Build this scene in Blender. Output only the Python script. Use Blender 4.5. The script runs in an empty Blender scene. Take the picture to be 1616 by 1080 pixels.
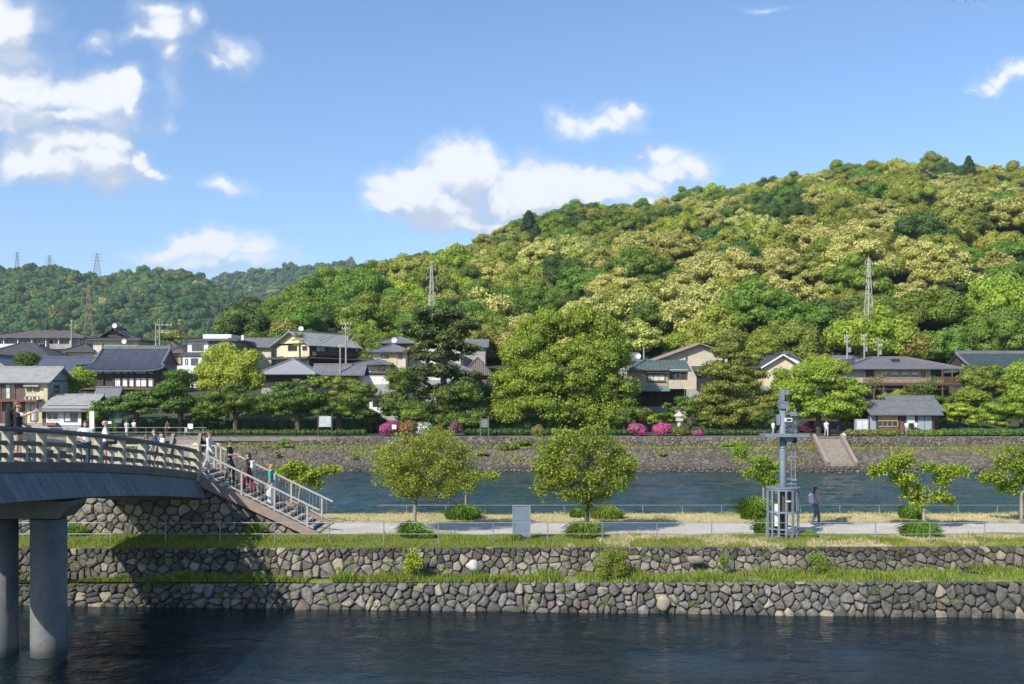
import bpy, bmesh, math, random
import numpy as np
from mathutils import Vector, Matrix, Quaternion
R = math.radians
random.seed(7)
sc = bpy.context.scene
col = sc.collection

# ---------------------------------------------------------------- camera
FPX = 1571.0          # focal length in pixels of the 1616 px wide photograph
HC = 5.6              # camera height above the island path
HZ = 620.0            # picture row of the horizon
def X(px, D): return (px - 808.0) / FPX * D
def Z(py, D): return HC - (py - HZ) / FPX * D
cam_d = bpy.data.cameras.new('camera')
cam_d.sensor_width = 36.0
cam_d.lens = FPX / 1616.0 * 36.0
cam_d.shift_y = (HZ - 540.0) / 1616.0
cam_d.clip_start = 0.2
cam_d.clip_end = 12000
cam = bpy.data.objects.new('camera', cam_d)
cam.location = (0, 0, HC)
cam.rotation_euler = (R(90), 0, 0)
col.objects.link(cam)
sc.camera = cam

# ---------------------------------------------------------------- sun
SUN_EL = R(37.0)
SAZ = (-0.60, -0.80)                      # horizontal direction towards the sun
SUN = Vector((SAZ[0]*math.cos(SUN_EL), SAZ[1]*math.cos(SUN_EL), math.sin(SUN_EL)))
sd = bpy.data.lights.new('sun', 'SUN')
sd.energy = 5.0
sd.angle = R(0.5)
sd.color = (1.0, 0.94, 0.84)
so = bpy.data.objects.new('sun', sd)
so.rotation_euler = SUN.to_track_quat('Z', 'Y').to_euler()
so.location = (-60, -80, 90)
col.objects.link(so)

# ---------------------------------------------------------------- world
SKY_STRENGTH = 0.115
world = bpy.data.worlds.new('World')
sc.world = world
world.use_nodes = True
wt = world.node_tree
wt.nodes.clear()

class NB:
    """small helper to write node trees"""
    def __init__(s, nt): s.nt = nt
    def n(s, typ, **kw):
        nd = s.nt.nodes.new(typ)
        for k, v in kw.items(): setattr(nd, k, v)
        return nd
    def link(s, a, b): s.nt.links.new(a, b)
    def put(s, sock, v):
        if hasattr(v, 'is_output') or isinstance(v, bpy.types.NodeSocket): s.nt.links.new(v, sock)
        else: sock.default_value = v
    def m(s, op, a, b=0.0, c=0.0, clamp=False):
        nd = s.n('ShaderNodeMath', operation=op); nd.use_clamp = clamp
        s.put(nd.inputs[0], a); s.put(nd.inputs[1], b)
        if len(nd.inputs) > 2: s.put(nd.inputs[2], c)
        return nd.outputs[0]
    def v(s, op, a, b=(0, 0, 0)):
        nd = s.n('ShaderNodeVectorMath', operation=op)
        s.put(nd.inputs[0], a)
        if op == 'SCALE': s.put(nd.inputs['Scale'], b)
        elif op in ('LENGTH', 'NORMALIZE'): pass
        else: s.put(nd.inputs[1], b)
        return nd.outputs['Value'] if op in ('LENGTH', 'DOT_PRODUCT', 'DISTANCE') else nd.outputs[0]
    def mix(s, f, a, b, blend='MIX'):
        nd = s.n('ShaderNodeMix', data_type='RGBA', blend_type=blend)
        s.put(nd.inputs[0], f); s.put(nd.inputs[6], a); s.put(nd.inputs[7], b)
        return nd.outputs[2]
    def smooth(s, x, a, b):
        nd = s.n('ShaderNodeMapRange', interpolation_type='SMOOTHSTEP')
        s.put(nd.inputs[0], x); nd.inputs[1].default_value = a; nd.inputs[2].default_value = b
        return nd.outputs[0]
    def noise(s, vec, scale, detail=4, rough=0.55, dist=0.0, dim='3D', out='Fac'):
        nd = s.n('ShaderNodeTexNoise', noise_dimensions=dim)
        if vec is not None: s.put(nd.inputs['Vector'], vec)
        nd.inputs['Scale'].default_value = scale
        nd.inputs['Detail'].default_value = detail
        nd.inputs['Roughness'].default_value = rough
        nd.inputs['Distortion'].default_value = dist
        return nd.outputs[out]
    def ramp(s, f, stops):
        nd = s.n('ShaderNodeValToRGB')
        s.put(nd.inputs[0], f)
        e = nd.color_ramp.elements
        while len(e) < len(stops): e.new(0.5)
        for el, (p, c) in zip(e, stops): el.position = p; el.color = (*c[:3], 1)
        return nd.outputs[0]

# clouds: (px, py, rx, ry, weight, softness group) of each puff, turned into directions
CLOUDS = [
 # long bright bank over the ridge
 (622,292,46,40,1),(600,325,32,26,.9),(655,300,48,38,1),(705,262,42,36,1),(735,285,45,45,1),(762,275,34,30,.9),
 (700,325,85,34,.95),(800,312,50,42,1),(835,290,42,40,1),(880,282,46,34,1),(850,320,75,38,1),(925,290,45,34,.95),
 (960,292,55,32,.9),(1010,282,55,30,.9),(1050,262,50,28,.95),(1052,235,34,22,.9),(1095,258,34,22,.8),
 (780,352,150,22,.75),(665,352,70,16,.6),(1000,318,60,18,.7),(1015,234,14,8,.6),
 # left middle cloud
 (45,252,58,42,1),(85,236,54,38,1),(130,225,50,30,1),(168,222,38,30,1),(150,248,60,30,.9),(100,262,90,30,.9),
 (215,252,26,20,.85),(238,264,26,13,.75),(170,274,80,20,.55),(60,285,70,10,.35),
 # upper left mass
 (5,30,84,54,1),(45,24,48,42,.9),(20,80,70,22,.6),(20,128,100,40,.9),(95,145,86,38,.85),(155,152,66,42,.9),
 (198,140,28,32,.95),(205,165,22,28,.8),(100,182,120,24,.7),(20,170,80,34,.8),
 # small ragged ones
 (155,66,26,12,.5),(168,80,10,10,.4),(250,22,36,20,.6),(262,62,30,40,.62),(225,66,30,14,.5),(268,105,26,38,.55),(292,30,14,18,.4),
 (366,78,30,26,.55),(350,94,20,10,.4),(262,186,14,8,.3),(365,292,38,17,.6),
 # low cloud over the far hills
 (330,394,85,22,.85),(270,388,55,16,.7),(390,404,60,16,.7),(345,420,110,18,.5),(300,385,30,16,.8),(215,395,20,10,.4),
 # small cloud above the bank
 (890,182,26,20,.6),(925,190,36,16,.6),(975,178,40,20,.7),(1003,168,22,18,.75),(950,196,60,14,.5),
 # right edge
 (1590,118,34,16,.7),(1560,128,28,14,.6),(1630,112,40,18,.7),(1528,138,18,8,.4),
 (1185,2,24,6,.35),
 # faint ones outside the frame
 (-90,120,110,60,1),(-110,260,80,30,.8),(1900,220,120,40,.9),(1760,340,90,22,.6),
]
def cloud_group():
    g = bpy.data.node_groups.new('cloud_field', 'ShaderNodeTree')
    g.interface.new_socket('UV', in_out='INPUT', socket_type='NodeSocketVector')
    g.interface.new_socket('Fac', in_out='OUTPUT', socket_type='NodeSocketFloat')
    b = NB(g)
    gi = b.n('NodeGroupInput'); go = b.n('NodeGroupOutput')
    uv = gi.outputs[0]
    n1 = b.v('SUBTRACT', b.noise(uv, 9, 5, .6, out='Color'), (.5, .5, .5))
    w = b.v('ADD', uv, b.v('SCALE', n1, 0.10))
    w = b.v('MULTIPLY', w, (1, 1, 0))
    acc = None
    for (px, py, rx, ry, wt_) in CLOUDS:
        c = ((px-808)/FPX, -(py-HZ)/FPX, 0)
        d = b.v('MULTIPLY', b.v('SUBTRACT', w, c), (FPX/(rx*1.22), FPX/(ry*1.22), 0))
        f = b.m('MULTIPLY_ADD', b.v('LENGTH', d), -wt_, wt_)
        if acc is None: acc = f
        else:
            acc = b.m('SMOOTH_MAX', acc, f, 0.12)
    big = b.noise(uv, 17, 8, .58)
    vor = b.n('ShaderNodeTexVoronoi', feature='SMOOTH_F1')
    b.link(b.v('ADD', uv, b.v('SCALE', n1, .03)), vor.inputs['Vector']); vor.inputs['Scale'].default_value = 30
    vor.inputs['Smoothness'].default_value = .4
    f = b.m('MULTIPLY_ADD', b.m('SUBTRACT', big, .5), .80, acc)
    f = b.m('MULTIPLY_ADD', b.m('SUBTRACT', .42, vor.outputs['Distance']), .26, f)
    b.link(f, go.inputs[0])
    return g
cg = cloud_group()
b = NB(wt)
tc = b.n('ShaderNodeTexCoord')
dirv = tc.outputs['Generated']
sep = b.n('ShaderNodeSeparateXYZ'); b.link(dirv, sep.inputs[0])
ysafe = b.m('MAXIMUM', sep.outputs[1], 0.02)
u = b.m('DIVIDE', sep.outputs[0], ysafe); v_ = b.m('DIVIDE', sep.outputs[2], ysafe)
cmb = b.n('ShaderNodeCombineXYZ'); b.link(u, cmb.inputs[0]); b.link(v_, cmb.inputs[1])
uv = cmb.outputs[0]
g1 = b.n('ShaderNodeGroup'); g1.node_tree = cg; b.link(uv, g1.inputs[0])
g2 = b.n('ShaderNodeGroup'); g2.node_tree = cg; b.link(b.v('ADD', uv, (-.016, .032, 0)), g2.inputs[0])
front = b.smooth(sep.outputs[1], 0.25, 0.5)
mask = b.m('MULTIPLY', b.m('MAXIMUM', b.smooth(g1.outputs[0], -0.02, 0.52), b.m('MULTIPLY', b.smooth(g1.outputs[0], -.28, .25), .30)), front)
lit = b.smooth(b.m('SUBTRACT', g1.outputs[0], g2.outputs[0]), -0.22, 0.28)
thick = b.smooth(g1.outputs[0], .1, .75)
# the rest of the sky carries the same kind of scattered cloud
other = b.smooth(b.noise(dirv, 3.0, 7, .6), .60, .74)
other = b.m('MULTIPLY', other, b.m('SUBTRACT', 1.0, front))
other = b.m('MULTIPLY', other, b.smooth(sep.outputs[2], 0.02, 0.2))
sky = b.n('ShaderNodeTexSky', sky_type='NISHITA')
sky.sun_disc = False
sky.sun_elevation = SUN_EL
sky.sun_rotation = math.atan2(SAZ[0], SAZ[1])
sky.altitude = 50
sky.air_density = 1.0
sky.dust_density = 0.6
sky.ozone_density = 2.5
skyc = b.mix(1.0, sky.outputs[0], (1.00, 1.12, 1.26, 1), 'MULTIPLY')
K = 0.76 / SKY_STRENGTH
white = (1.08*K, 1.09*K, 1.10*K, 1); grey = (0.58*K, 0.66*K, 0.82*K, 1)
cc = b.mix(b.m('MULTIPLY_ADD', lit, .8, b.m('MULTIPLY', thick, .12)), grey, white)
skyc = b.mix(b.m('MULTIPLY', mask, .93), skyc, cc)
skyc = b.mix(b.m('MULTIPLY', other, .8), skyc, (.8*K, .83*K, .88*K, 1))
bg = b.n('ShaderNodeBackground'); b.link(skyc, bg.inputs[0]); bg.inputs[1].default_value = SKY_STRENGTH
wo = b.n('ShaderNodeOutputWorld'); b.link(bg.outputs[0], wo.inputs[0])

sc.view_settings.view_transform = 'Standard'
sc.view_settings.look = 'None'
sc.view_settings.exposure = 0.40
sc.view_settings.gamma = 1.0
sc.view_settings.use_curve_mapping = False
sc.render.engine = 'CYCLES'
sc.cycles.max_bounces = 6
sc.cycles.diffuse_bounces = 3
sc.cycles.glossy_bounces = 3
sc.cycles.transmission_bounces = 3
sc.cycles.volume_bounces = 0
sc.cycles.use_denoising = True

# ================================================================ helpers
def tag(o, label=None, cat=None, group=None, kind=None):
    if label: o['label'] = label
    if cat: o['category'] = cat
    if group: o['group'] = group
    if kind: o['kind'] = kind
    return o

def empty(name, loc=(0, 0, 0), rz=0.0, label=None, cat=None, group=None):
    o = bpy.data.objects.new(name, None)
    o.empty_display_size = 0.3
    o.location = loc; o.rotation_euler = (0, 0, rz)
    col.objects.link(o)
    return tag(o, label, cat, group)

def link(name, me, parent=None, mat=None):
    o = bpy.data.objects.new(name, me)
    if mat is not None:
        for m_ in (mat if isinstance(mat, (list, tuple)) else [mat]):
            me.materials.append(m_)
    col.objects.link(o)
    if parent is not None: o.parent = parent
    return o

def copy_tree(o, parent=None):
    c = o.copy(); col.objects.link(c)
    if parent is not None: c.parent = parent
    for ch in list(o.children): copy_tree(ch, c)
    return c

class MB:
    """collects boxes, tubes and prisms into ONE mesh"""
    def __init__(s, xf=None): s.v = []; s.f = []; s.xf = xf; s.mi = []
    def add(s, vs, fs, mi=0):
        o = len(s.v)
        if s.xf: vs = [s.xf(p) for p in vs]
        s.v += [tuple(p) for p in vs]; s.f += [tuple(i+o for i in f) for f in fs]
        s.mi += [mi]*len(fs)
        return s
    def box(s, x0, x1, y0, y1, z0, z1, mi=0):
        x0, x1 = sorted((x0, x1)); y0, y1 = sorted((y0, y1)); z0, z1 = sorted((z0, z1))
        vs = [(x0,y0,z0),(x1,y0,z0),(x1,y1,z0),(x0,y1,z0),(x0,y0,z1),(x1,y0,z1),(x1,y1,z1),(x0,y1,z1)]
        return s.add(vs, [(0,3,2,1),(4,5,6,7),(0,1,5,4),(1,2,6,5),(2,3,7,6),(3,0,4,7)], mi)
    def beam(s, p0, p1, w, h, up=(0, 0, 1), mi=0):
        p0 = Vector(p0); p1 = Vector(p1); d = (p1-p0).normalized(); up = Vector(up)
        r = d.cross(up)
        if r.length < 1e-4: r = d.cross(Vector((1, 0, 0)))
        r.normalize(); q = r.cross(d).normalized()
        vs = []
        for p in (p0, p1):
            for a, c in ((-1,-1),(1,-1),(1,1),(-1,1)): vs.append(p + r*(a*w/2) + q*(c*h/2))
        return s.add(vs, [(0,1,2,3),(7,6,5,4),(0,4,5,1),(1,5,6,2),(2,6,7,3),(3,7,4,0)], mi)
    def tube(s, pts, rad, n=6, caps=True, mi=0):
        pts = [Vector(p) for p in pts]
        if not isinstance(rad, (list, tuple)): rad = [rad]*len(pts)
        vs = []; fs = []; prev = None
        for i, p in enumerate(pts):
            d = (pts[min(i+1, len(pts)-1)] - pts[max(i-1, 0)])
            if d.length < 1e-6: d = Vector((0, 0, 1))
            d.normalize()
            if prev is None:
                prev = d.cross(Vector((0.3, 1, 0.1)) if abs(d.y) < .9 else Vector((1, 0, 0))).normalized()
            r = (prev - d*prev.dot(d)).normalized(); prev = r
            q = d.cross(r)
            for k in range(n):
                a = 2*math.pi*k/n
                vs.append(p + (r*math.cos(a) + q*math.sin(a))*rad[i])
        for i in range(len(pts)-1):
            for k in range(n):
                fs.append((i*n+k, i*n+(k+1) % n, (i+1)*n+(k+1) % n, (i+1)*n+k))
        if caps:
            fs.append(tuple(reversed(range(n)))); fs.append(tuple((len(pts)-1)*n+k for k in range(n)))
        return s.add(vs, fs, mi)
    def prism(s, poly, off, mi=0):
        """poly: list of 3d points, extruded by the vector off"""
        n = len(poly); off = Vector(off)
        vs = [Vector(p) for p in poly] + [Vector(p)+off for p in poly]
        fs = [tuple(range(n)), tuple(reversed(range(n, 2*n)))]
        for i in range(n): fs.append((i, i+n, (i+1) % n+n, (i+1) % n))
        return s.add(vs, fs, mi)
    def ball(s, c, r, seg=8, ring=6, mi=0):
        if not isinstance(r, (tuple, list)): r = (r, r, r)
        vs = [(c[0], c[1], c[2]-r[2])]; fs = []
        for i in range(1, ring):
            t = math.pi*i/ring
            for k in range(seg):
                a = 2*math.pi*k/seg
                vs.append((c[0]+r[0]*math.sin(t)*math.cos(a), c[1]+r[1]*math.sin(t)*math.sin(a), c[2]-r[2]*math.cos(t)))
        vs.append((c[0], c[1], c[2]+r[2])); L = len(vs)-1
        for k in range(seg):
            fs.append((0, 1+(k+1) % seg, 1+k)); fs.append((L, L-seg+k, L-seg+(k+1) % seg))
        for i in range(ring-2):
            for k in range(seg):
                a = 1+i*seg
                fs.append((a+k, a+(k+1) % seg, a+seg+(k+1) % seg, a+seg+k))
        return s.add(vs, fs, mi)
    def mesh(s, name, smooth=False):
        me = bpy.data.meshes.new(name)
        me.from_pydata(s.v, [], s.f)
        if any(s.mi): me.polygons.foreach_set('material_index', s.mi)
        bm = bmesh.new(); bm.from_mesh(me); bmesh.ops.recalc_face_normals(bm, faces=bm.faces); bm.to_mesh(me); bm.free()
        if smooth: me.polygons.foreach_set('use_smooth', [True]*len(me.polygons))
        me.update()
        return me
    def build(s, name, mat, parent=None, label=None, cat=None, group=None, kind=None, smooth=False):
        o = link(name, s.mesh(name, smooth), parent, mat)
        return tag(o, label, cat, group, kind)

def quads_mesh(name, Q, mats=None, mi=None, smooth=False):
    """Q: (N,4,3) float array -> mesh of loose quads"""
    Q = np.asarray(Q, dtype=np.float32); n = len(Q)
    me = bpy.data.meshes.new(name)
    me.vertices.add(n*4); me.vertices.foreach_set('co', Q.reshape(-1))
    me.loops.add(n*4); me.loops.foreach_set('vertex_index', np.arange(n*4, dtype=np.int32))
    me.polygons.add(n)
    me.polygons.foreach_set('loop_start', np.arange(0, n*4, 4, dtype=np.int32))
    me.polygons.foreach_set('loop_total', np.full(n, 4, dtype=np.int32))
    for m_ in mats or []: me.materials.append(m_)
    if mi is not None: me.polygons.foreach_set('material_index', np.asarray(mi, dtype=np.int32))
    me.update(calc_edges=True)
    return me

# ---------------------------------------------------------------- materials
MATS = {}
def pmat(name, c1, c2=None, scale=3.0, rough=0.8, bump=0.0, bscale=None, detail=5, contrast=(.35, .65), metal=0.0, spec=None,
         objvar=0.0, c3=None, stretch=(1, 1, 1), coord='Object', bdist=0.02, islandvar=0.0, stain=None):
    if name in MATS: return MATS[name]
    m = bpy.data.materials.new(name); m.use_nodes = True
    nt = m.node_tree; nt.nodes.clear(); q = NB(nt)
    out = q.n('ShaderNodeOutputMaterial'); pb = q.n('ShaderNodeBsdfPrincipled'); q.link(pb.outputs[0], out.inputs[0])
    pb.inputs['Roughness'].default_value = rough; pb.inputs['Metallic'].default_value = metal
    if spec is not None: pb.inputs['Specular IOR Level'].default_value = spec
    t = q.n('ShaderNodeTexCoord'); vec = q.v('MULTIPLY', t.outputs[coord], stretch)
    if objvar:
        oi = q.n('ShaderNodeObjectInfo')
        vec = q.v('ADD', vec, q.v('SCALE', (13.1, 7.7, 5.3), q.m('MULTIPLY', oi.outputs['Random'], 10)))
    c2 = c2 or tuple(x*.75 for x in c1)
    f = q.noise(vec, scale, detail, .6)
    stops = [(contrast[0], c1), (contrast[1], c2)]
    if c3: stops = [(contrast[0], c1), ((contrast[0]+contrast[1])/2, c2), (contrast[1], c3)]
    c = q.ramp(f, stops)
    fine = q.noise(vec, scale*9, 3, .6)
    c = q.mix(.35, c, q.ramp(fine, [(.3, (.55, .55, .55)), (.7, (1.3, 1.3, 1.3))]), 'MULTIPLY')
    if stain:
        big = q.noise(q.v('MULTIPLY', t.outputs[coord], (1, 1, .25)), stain[1], 4, .65)
        c = q.mix(q.m('MULTIPLY', q.smooth(big, .5, .7), .7), c, (*stain[0], 1))
    if objvar:
        hsv = q.n('ShaderNodeHueSaturation')
        q.link(q.m('MULTIPLY_ADD', oi.outputs['Random'], objvar, 1-objvar/2), hsv.inputs['Value'])
        q.link(c, hsv.inputs['Color']); c = hsv.outputs[0]
    if islandvar:
        g = q.n('ShaderNodeNewGeometry'); hsv = q.n('ShaderNodeHueSaturation')
        q.link(q.m('MULTIPLY_ADD', g.outputs['Random Per Island'], islandvar, 1-islandvar/2), hsv.inputs['Value'])
        q.link(c, hsv.inputs['Color']); c = hsv.outputs[0]
    q.link(c, pb.inputs['Base Color'])
    if bump:
        bn = q.n('ShaderNodeBump'); bn.inputs['Strength'].default_value = bump; bn.inputs['Distance'].default_value = bdist
        q.link(q.noise(vec, bscale or scale*4, 6, .65), bn.inputs['Height']); q.link(bn.outputs[0], pb.inputs['Normal'])
    MATS[name] = m
    return m

def tide(m, z0, z1, colr):
    q = NB(m.node_tree); pb = next(n for n in m.node_tree.nodes if n.type == 'BSDF_PRINCIPLED')
    src = pb.inputs['Base Color'].links[0].from_socket
    t = q.n('ShaderNodeTexCoord'); s = q.n('ShaderNodeSeparateXYZ'); q.link(t.outputs['Object'], s.inputs[0])
    h = q.m('MULTIPLY_ADD', q.noise(t.outputs['Object'], 3.0, 4, .6), .25, s.outputs[2])
    q.link(q.mix(q.m('MULTIPLY', q.smooth(h, z1, z0), .8), src, (*colr, 1)), pb.inputs['Base Color'])
def leafmat(name, c1, c2, trans=0.28, objvar=.35, hue=.02, rough=.55):
    if name in MATS: return MATS[name]
    m = bpy.data.materials.new(name); m.use_nodes = True
    nt = m.node_tree; nt.nodes.clear(); q = NB(nt)
    out = q.n('ShaderNodeOutputMaterial'); pb = q.n('ShaderNodeBsdfPrincipled')
    g = q.n('ShaderNodeNewGeometry'); oi = q.n('ShaderNodeObjectInfo'); t = q.n('ShaderNodeTexCoord')
    f = q.m('ADD', q.m('MULTIPLY', g.outputs['Random Per Island'], .6), q.m('MULTIPLY', q.noise(t.outputs['Object'], .7, 2), .4))
    c = q.ramp(f, [(.15, c1), (.85, c2)])
    hsv = q.n('ShaderNodeHueSaturation')
    q.link(q.m('MULTIPLY_ADD', oi.outputs['Random'], objvar, 1-objvar/2), hsv.inputs['Value'])
    r2 = q.m('FRACT', q.m('MULTIPLY', oi.outputs['Random'], 17.37))
    q.link(q.m('MULTIPLY_ADD', r2, hue*2, .5-hue), hsv.inputs['Hue'])
    q.link(c, hsv.inputs['Color'])
    q.link(hsv.outputs[0], pb.inputs['Base Color']); pb.inputs['Roughness'].default_value = rough
    pb.inputs['Specular IOR Level'].default_value = .3
    tr = q.n('ShaderNodeBsdfTranslucent')
    q.link(q.mix(1.0, hsv.outputs[0], (1.25, 1.35, .6, 1), 'MULTIPLY'), tr.inputs[0])
    mx = q.n('ShaderNodeMixShader'); mx.inputs[0].default_value = trans
    q.link(pb.outputs[0], mx.inputs[1]); q.link(tr.outputs[0], mx.inputs[2]); q.link(mx.outputs[0], out.inputs[0])
    MATS[name] = m
    return m

def roofmat(name, c1, c2, pitch=.27, strength=.5, rough=.6):
    """tiled roof: rolls run down the slope, courses run across"""
    if name in MATS: return MATS[name]
    m = bpy.data.materials.new(name); m.use_nodes = True
    nt = m.node_tree; nt.nodes.clear(); q = NB(nt)
    out = q.n('ShaderNodeOutputMaterial'); pb = q.n('ShaderNodeBsdfPrincipled'); q.link(pb.outputs[0], out.inputs[0])
    t = q.n('ShaderNodeTexCoord'); sp = q.n('ShaderNodeSeparateXYZ'); q.link(t.outputs['Object'], sp.inputs[0])
    nv = q.n('ShaderNodeSeparateXYZ'); q.link(t.outputs['Normal'], nv.inputs[0])
    side = q.m('GREATER_THAN', q.m('ABSOLUTE', nv.outputs[0]), q.m('ABSOLUTE', nv.outputs[1]))
    co = q.m('ADD', q.m('MULTIPLY', sp.outputs[1], side), q.m('MULTIPLY', sp.outputs[0], q.m('SUBTRACT', 1.0, side)))
    w = q.m('SINE', q.m('MULTIPLY', co, 2*math.pi/pitch))
    z = q.m('SINE', q.m('MULTIPLY', sp.outputs[2], 2*math.pi/.16))
    h = q.m('ADD', w, q.m('MULTIPLY', z, .3))
    n = q.noise(t.outputs['Object'], 1.3, 5, .65)
    c = q.ramp(n, [(.35, c1), (.65, c2)])
    c = q.mix(.3, c, q.ramp(q.noise(t.outputs['Object'], 14, 3), [(.35, (.5, .5, .5)), (.65, (1.4, 1.4, 1.4))]), 'MULTIPLY')
    q.link(c, pb.inputs['Base Color']); pb.inputs['Roughness'].default_value = rough
    bn = q.n('ShaderNodeBump'); bn.inputs['Strength'].default_value = strength; bn.inputs['Distance'].default_value = .05
    q.link(h, bn.inputs['Height']); q.link(bn.outputs[0], pb.inputs['Normal'])
    MATS[name] = m
    return m

def glassmat(name='window_glass', c=(.02, .025, .03)):
    return pmat(name, c, tuple(x*2.2 for x in c), scale=.8, rough=.08, spec=.8)

CONC = pmat('bridge_concrete', (.155, .155, .135), (.11, .108, .095), 1.6, .85, .25, 9, stain=((.12, .12, .10), 1.2))
CREAMC = pmat('rail_concrete', (.50, .46, .34), (.40, .37, .28), 2.5, .8, .2, 12, stain=((.2, .19, .15), 1.5))
PLANK = pmat('fascia_plank', (.15, .165, .18), (.105, .118, .135), 2.2, .75, .2, 14, stretch=(1, 1, .3), objvar=.25, stain=((.07, .08, .09), 1.4))
PIER = pmat('pier_concrete', (.155, .16, .16), (.11, .115, .12), 1.2, .8, .15, 10, stain=((.18, .18, .17), .8))
tide(PIER, -1.80, -1.45, (.035, .04, .03))
STONE_U = pmat('wall_stone', (.12, .105, .085), (.19, .17, .14), 2.6, .9, .6, 9, objvar=1.0, c3=(.085, .078, .07), islandvar=.4)
STONE_L = pmat('river_stone', (.085, .082, .078), (.14, .134, .122), 2.6, .85, .6, 9, objvar=1.0, c3=(.062, .060, .060), islandvar=.7)
tide(STONE_L, -1.90, -1.60, (.03, .033, .025))
STONE_T = pmat('tan_stone', (.30, .265, .20), (.22, .19, .145), 3, .9, .5, 9, objvar=.4)
STONE_D = pmat('dark_cap_stone', (.06, .05, .048), (.10, .085, .075), 3, .9, .5, 9, objvar=.7)
STONE_R = pmat('red_stone', (.115, .085, .078), (.15, .12, .108), 3, .9, .5, 9, objvar=.3)
STONE_W = pmat('white_stone', (.50, .49, .45), (.34, .33, .30), 4, .85, .4, 9)
MORTAR = pmat('wall_joint', (.05, .05, .03), (.028, .03, .018), 5, .95, .6, 20)
GALV = pmat('galvanised_steel', (.30, .33, .35), (.24, .27, .29), 5, .45, metal=.4)
BLUEGREY = pmat('bluegrey_paint', (.14, .185, .24), (.115, .155, .20), 3, .5, .05, stain=((.14, .16, .19), 2))
SKIN = pmat('skin', (.52, .32, .22), (.46, .27, .18), 8, .55)
BARK = pmat('bark', (.07, .055, .042), (.12, .10, .08), 7, .95, .7, 26, stretch=(1, 1, .3))
BARKP = pmat('pale_bark', (.30, .26, .21), (.2, .17, .14), 7, .95, .5, 26, stretch=(1, 1, .3))
DARKWOOD = pmat('dark_wood', (.045, .03, .022), (.07, .05, .036), 4, .8, .2, 20)
BROWNWOOD = pmat('brown_wood', (.11, .06, .04), (.15, .085, .055), 4, .8, .2, 20)
BLACKP = pmat('black_paint', (.018, .018, .02), (.03, .03, .032), 4, .5)
WHITEP = pmat('white_paint', (.74, .74, .72), (.64, .64, .62), 2, .6, stain=((.45, .45, .42), .8))
GLASS = glassmat()
CURTAIN = pmat('pale_blind', (.5, .52, .5), (.6, .62, .6), 1.5, .7)
L_BRIGHT = leafmat('leaf_bright', (.21, .29, .022), (.38, .46, .05))
L_MID = leafmat('leaf_mid', (.10, .17, .020), (.19, .28, .036))
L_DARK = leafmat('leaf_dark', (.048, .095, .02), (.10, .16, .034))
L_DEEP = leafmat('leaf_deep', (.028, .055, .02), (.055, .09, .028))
L_OLIVE = leafmat('leaf_olive', (.19, .215, .03), (.30, .32, .052))
L_PINE = leafmat('leaf_pine', (.085, .11, .022), (.16, .185, .04), trans=.12)
L_CREAM = leafmat('blossom_cream', (.40, .39, .11), (.54, .50, .18), trans=.2, objvar=.3, hue=.012)
L_RUST = leafmat('leaf_rust', (.20, .17, .05), (.32, .23, .07))
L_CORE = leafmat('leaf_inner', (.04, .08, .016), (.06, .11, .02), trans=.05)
L_FAR = leafmat('leaf_far', (.06, .13, .035), (.11, .20, .05), objvar=.6, hue=.025)
L_GRASS = leafmat('grass_blade', (.15, .205, .028), (.29, .34, .06), trans=.3, objvar=.0)
L_GRASSD = leafmat('grass_dark', (.08, .17, .02), (.16, .28, .04), trans=.3, objvar=.3)
L_STRAW = leafmat('grass_straw', (.46, .40, .20), (.62, .54, .32), trans=.2, objvar=0)
# ================================================================ terrain
WZ = -1.95
def crest_py(px):
    P = [(-400,640),(350,625),(395,585),(430,530),(480,488),(540,462),(600,448),(650,440),(700,432),(745,416),(800,392),(850,374),
         (900,362),(950,352),(1000,350),(1050,343),(1100,333),(1150,326),(1200,316),(1250,305),(1300,296),(1350,290),(1400,286),
         (1450,284),(1500,287),(1550,290),(1616,296),(1750,305),(1900,330),(2300,420)]
    return float(np.interp(px, [p[0] for p in P], [p[1] for p in P]))
def town_z(Y):
    return float(np.interp(Y, [103, 114, 125, 150, 172, 400, 900], [1.0, 1.15, 3.6, 8.0, 11.5, 14, 16]))
YC = 440.0
def hill_z(x, Y):
    base = town_z(Y)
    a = x/max(Y, 1.0); px = a*FPX + 808
    zc = HC + (HZ-crest_py(px))/FPX*YC
    t0 = 168.0
    if Y < t0 or zc < base: return base
    t = (Y-t0)/(YC-t0)
    if t <= 1:
        s = t**0.92
        h = base + (zc-base)*s
        h += 3.2*math.sin(x*.045+Y*.021)*math.sin(Y*.04-x*.012)*min(1, t*4)*min(1, (1-t)*4)
    else:
        h = zc - (zc-12)*min(1, ((t-1)*.9)**1.3)
    return max(h, base-2)

def grid_mesh(name, amin, amax, na, ys, zf, mat, label_kind='structure', polar=True):
    vs = []; fs = []
    for Y in ys:
        for i in range(na+1):
            a = amin + (amax-amin)*i/na
            x = a*Y if polar else a
            vs.append((x, Y, zf(x, Y)))
    for j in range(len(ys)-1):
        for i in range(na):
            k = j*(na+1)+i
            fs.append((k, k+1, k+na+2, k+na+1))
    me = bpy.data.meshes.new(name); me.from_pydata(vs, [], fs)
    me.polygons.foreach_set('use_smooth', [True]*len(fs)); me.update()
    o = link(name, me, None, mat); tag(o, kind='structure')
    return o
UNDER = pmat('undergrowth', (.02, .035, .012), (.045, .06, .02), .25, .95, .5, 2, c3=(.06, .05, .03))
TOWN = pmat('town_ground', (.10, .095, .08), (.05, .07, .03), .15, .95, .3, 3, c3=(.16, .15, .13))
def town_or_hill(x, Y): return hill_z(x, Y)
ys = [105.6, 108, 111, 114, 118, 122, 126, 132, 138, 145, 152, 160] + [168+8.5*i for i in range(44)] + [560, 600, 660, 740, 880]
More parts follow.
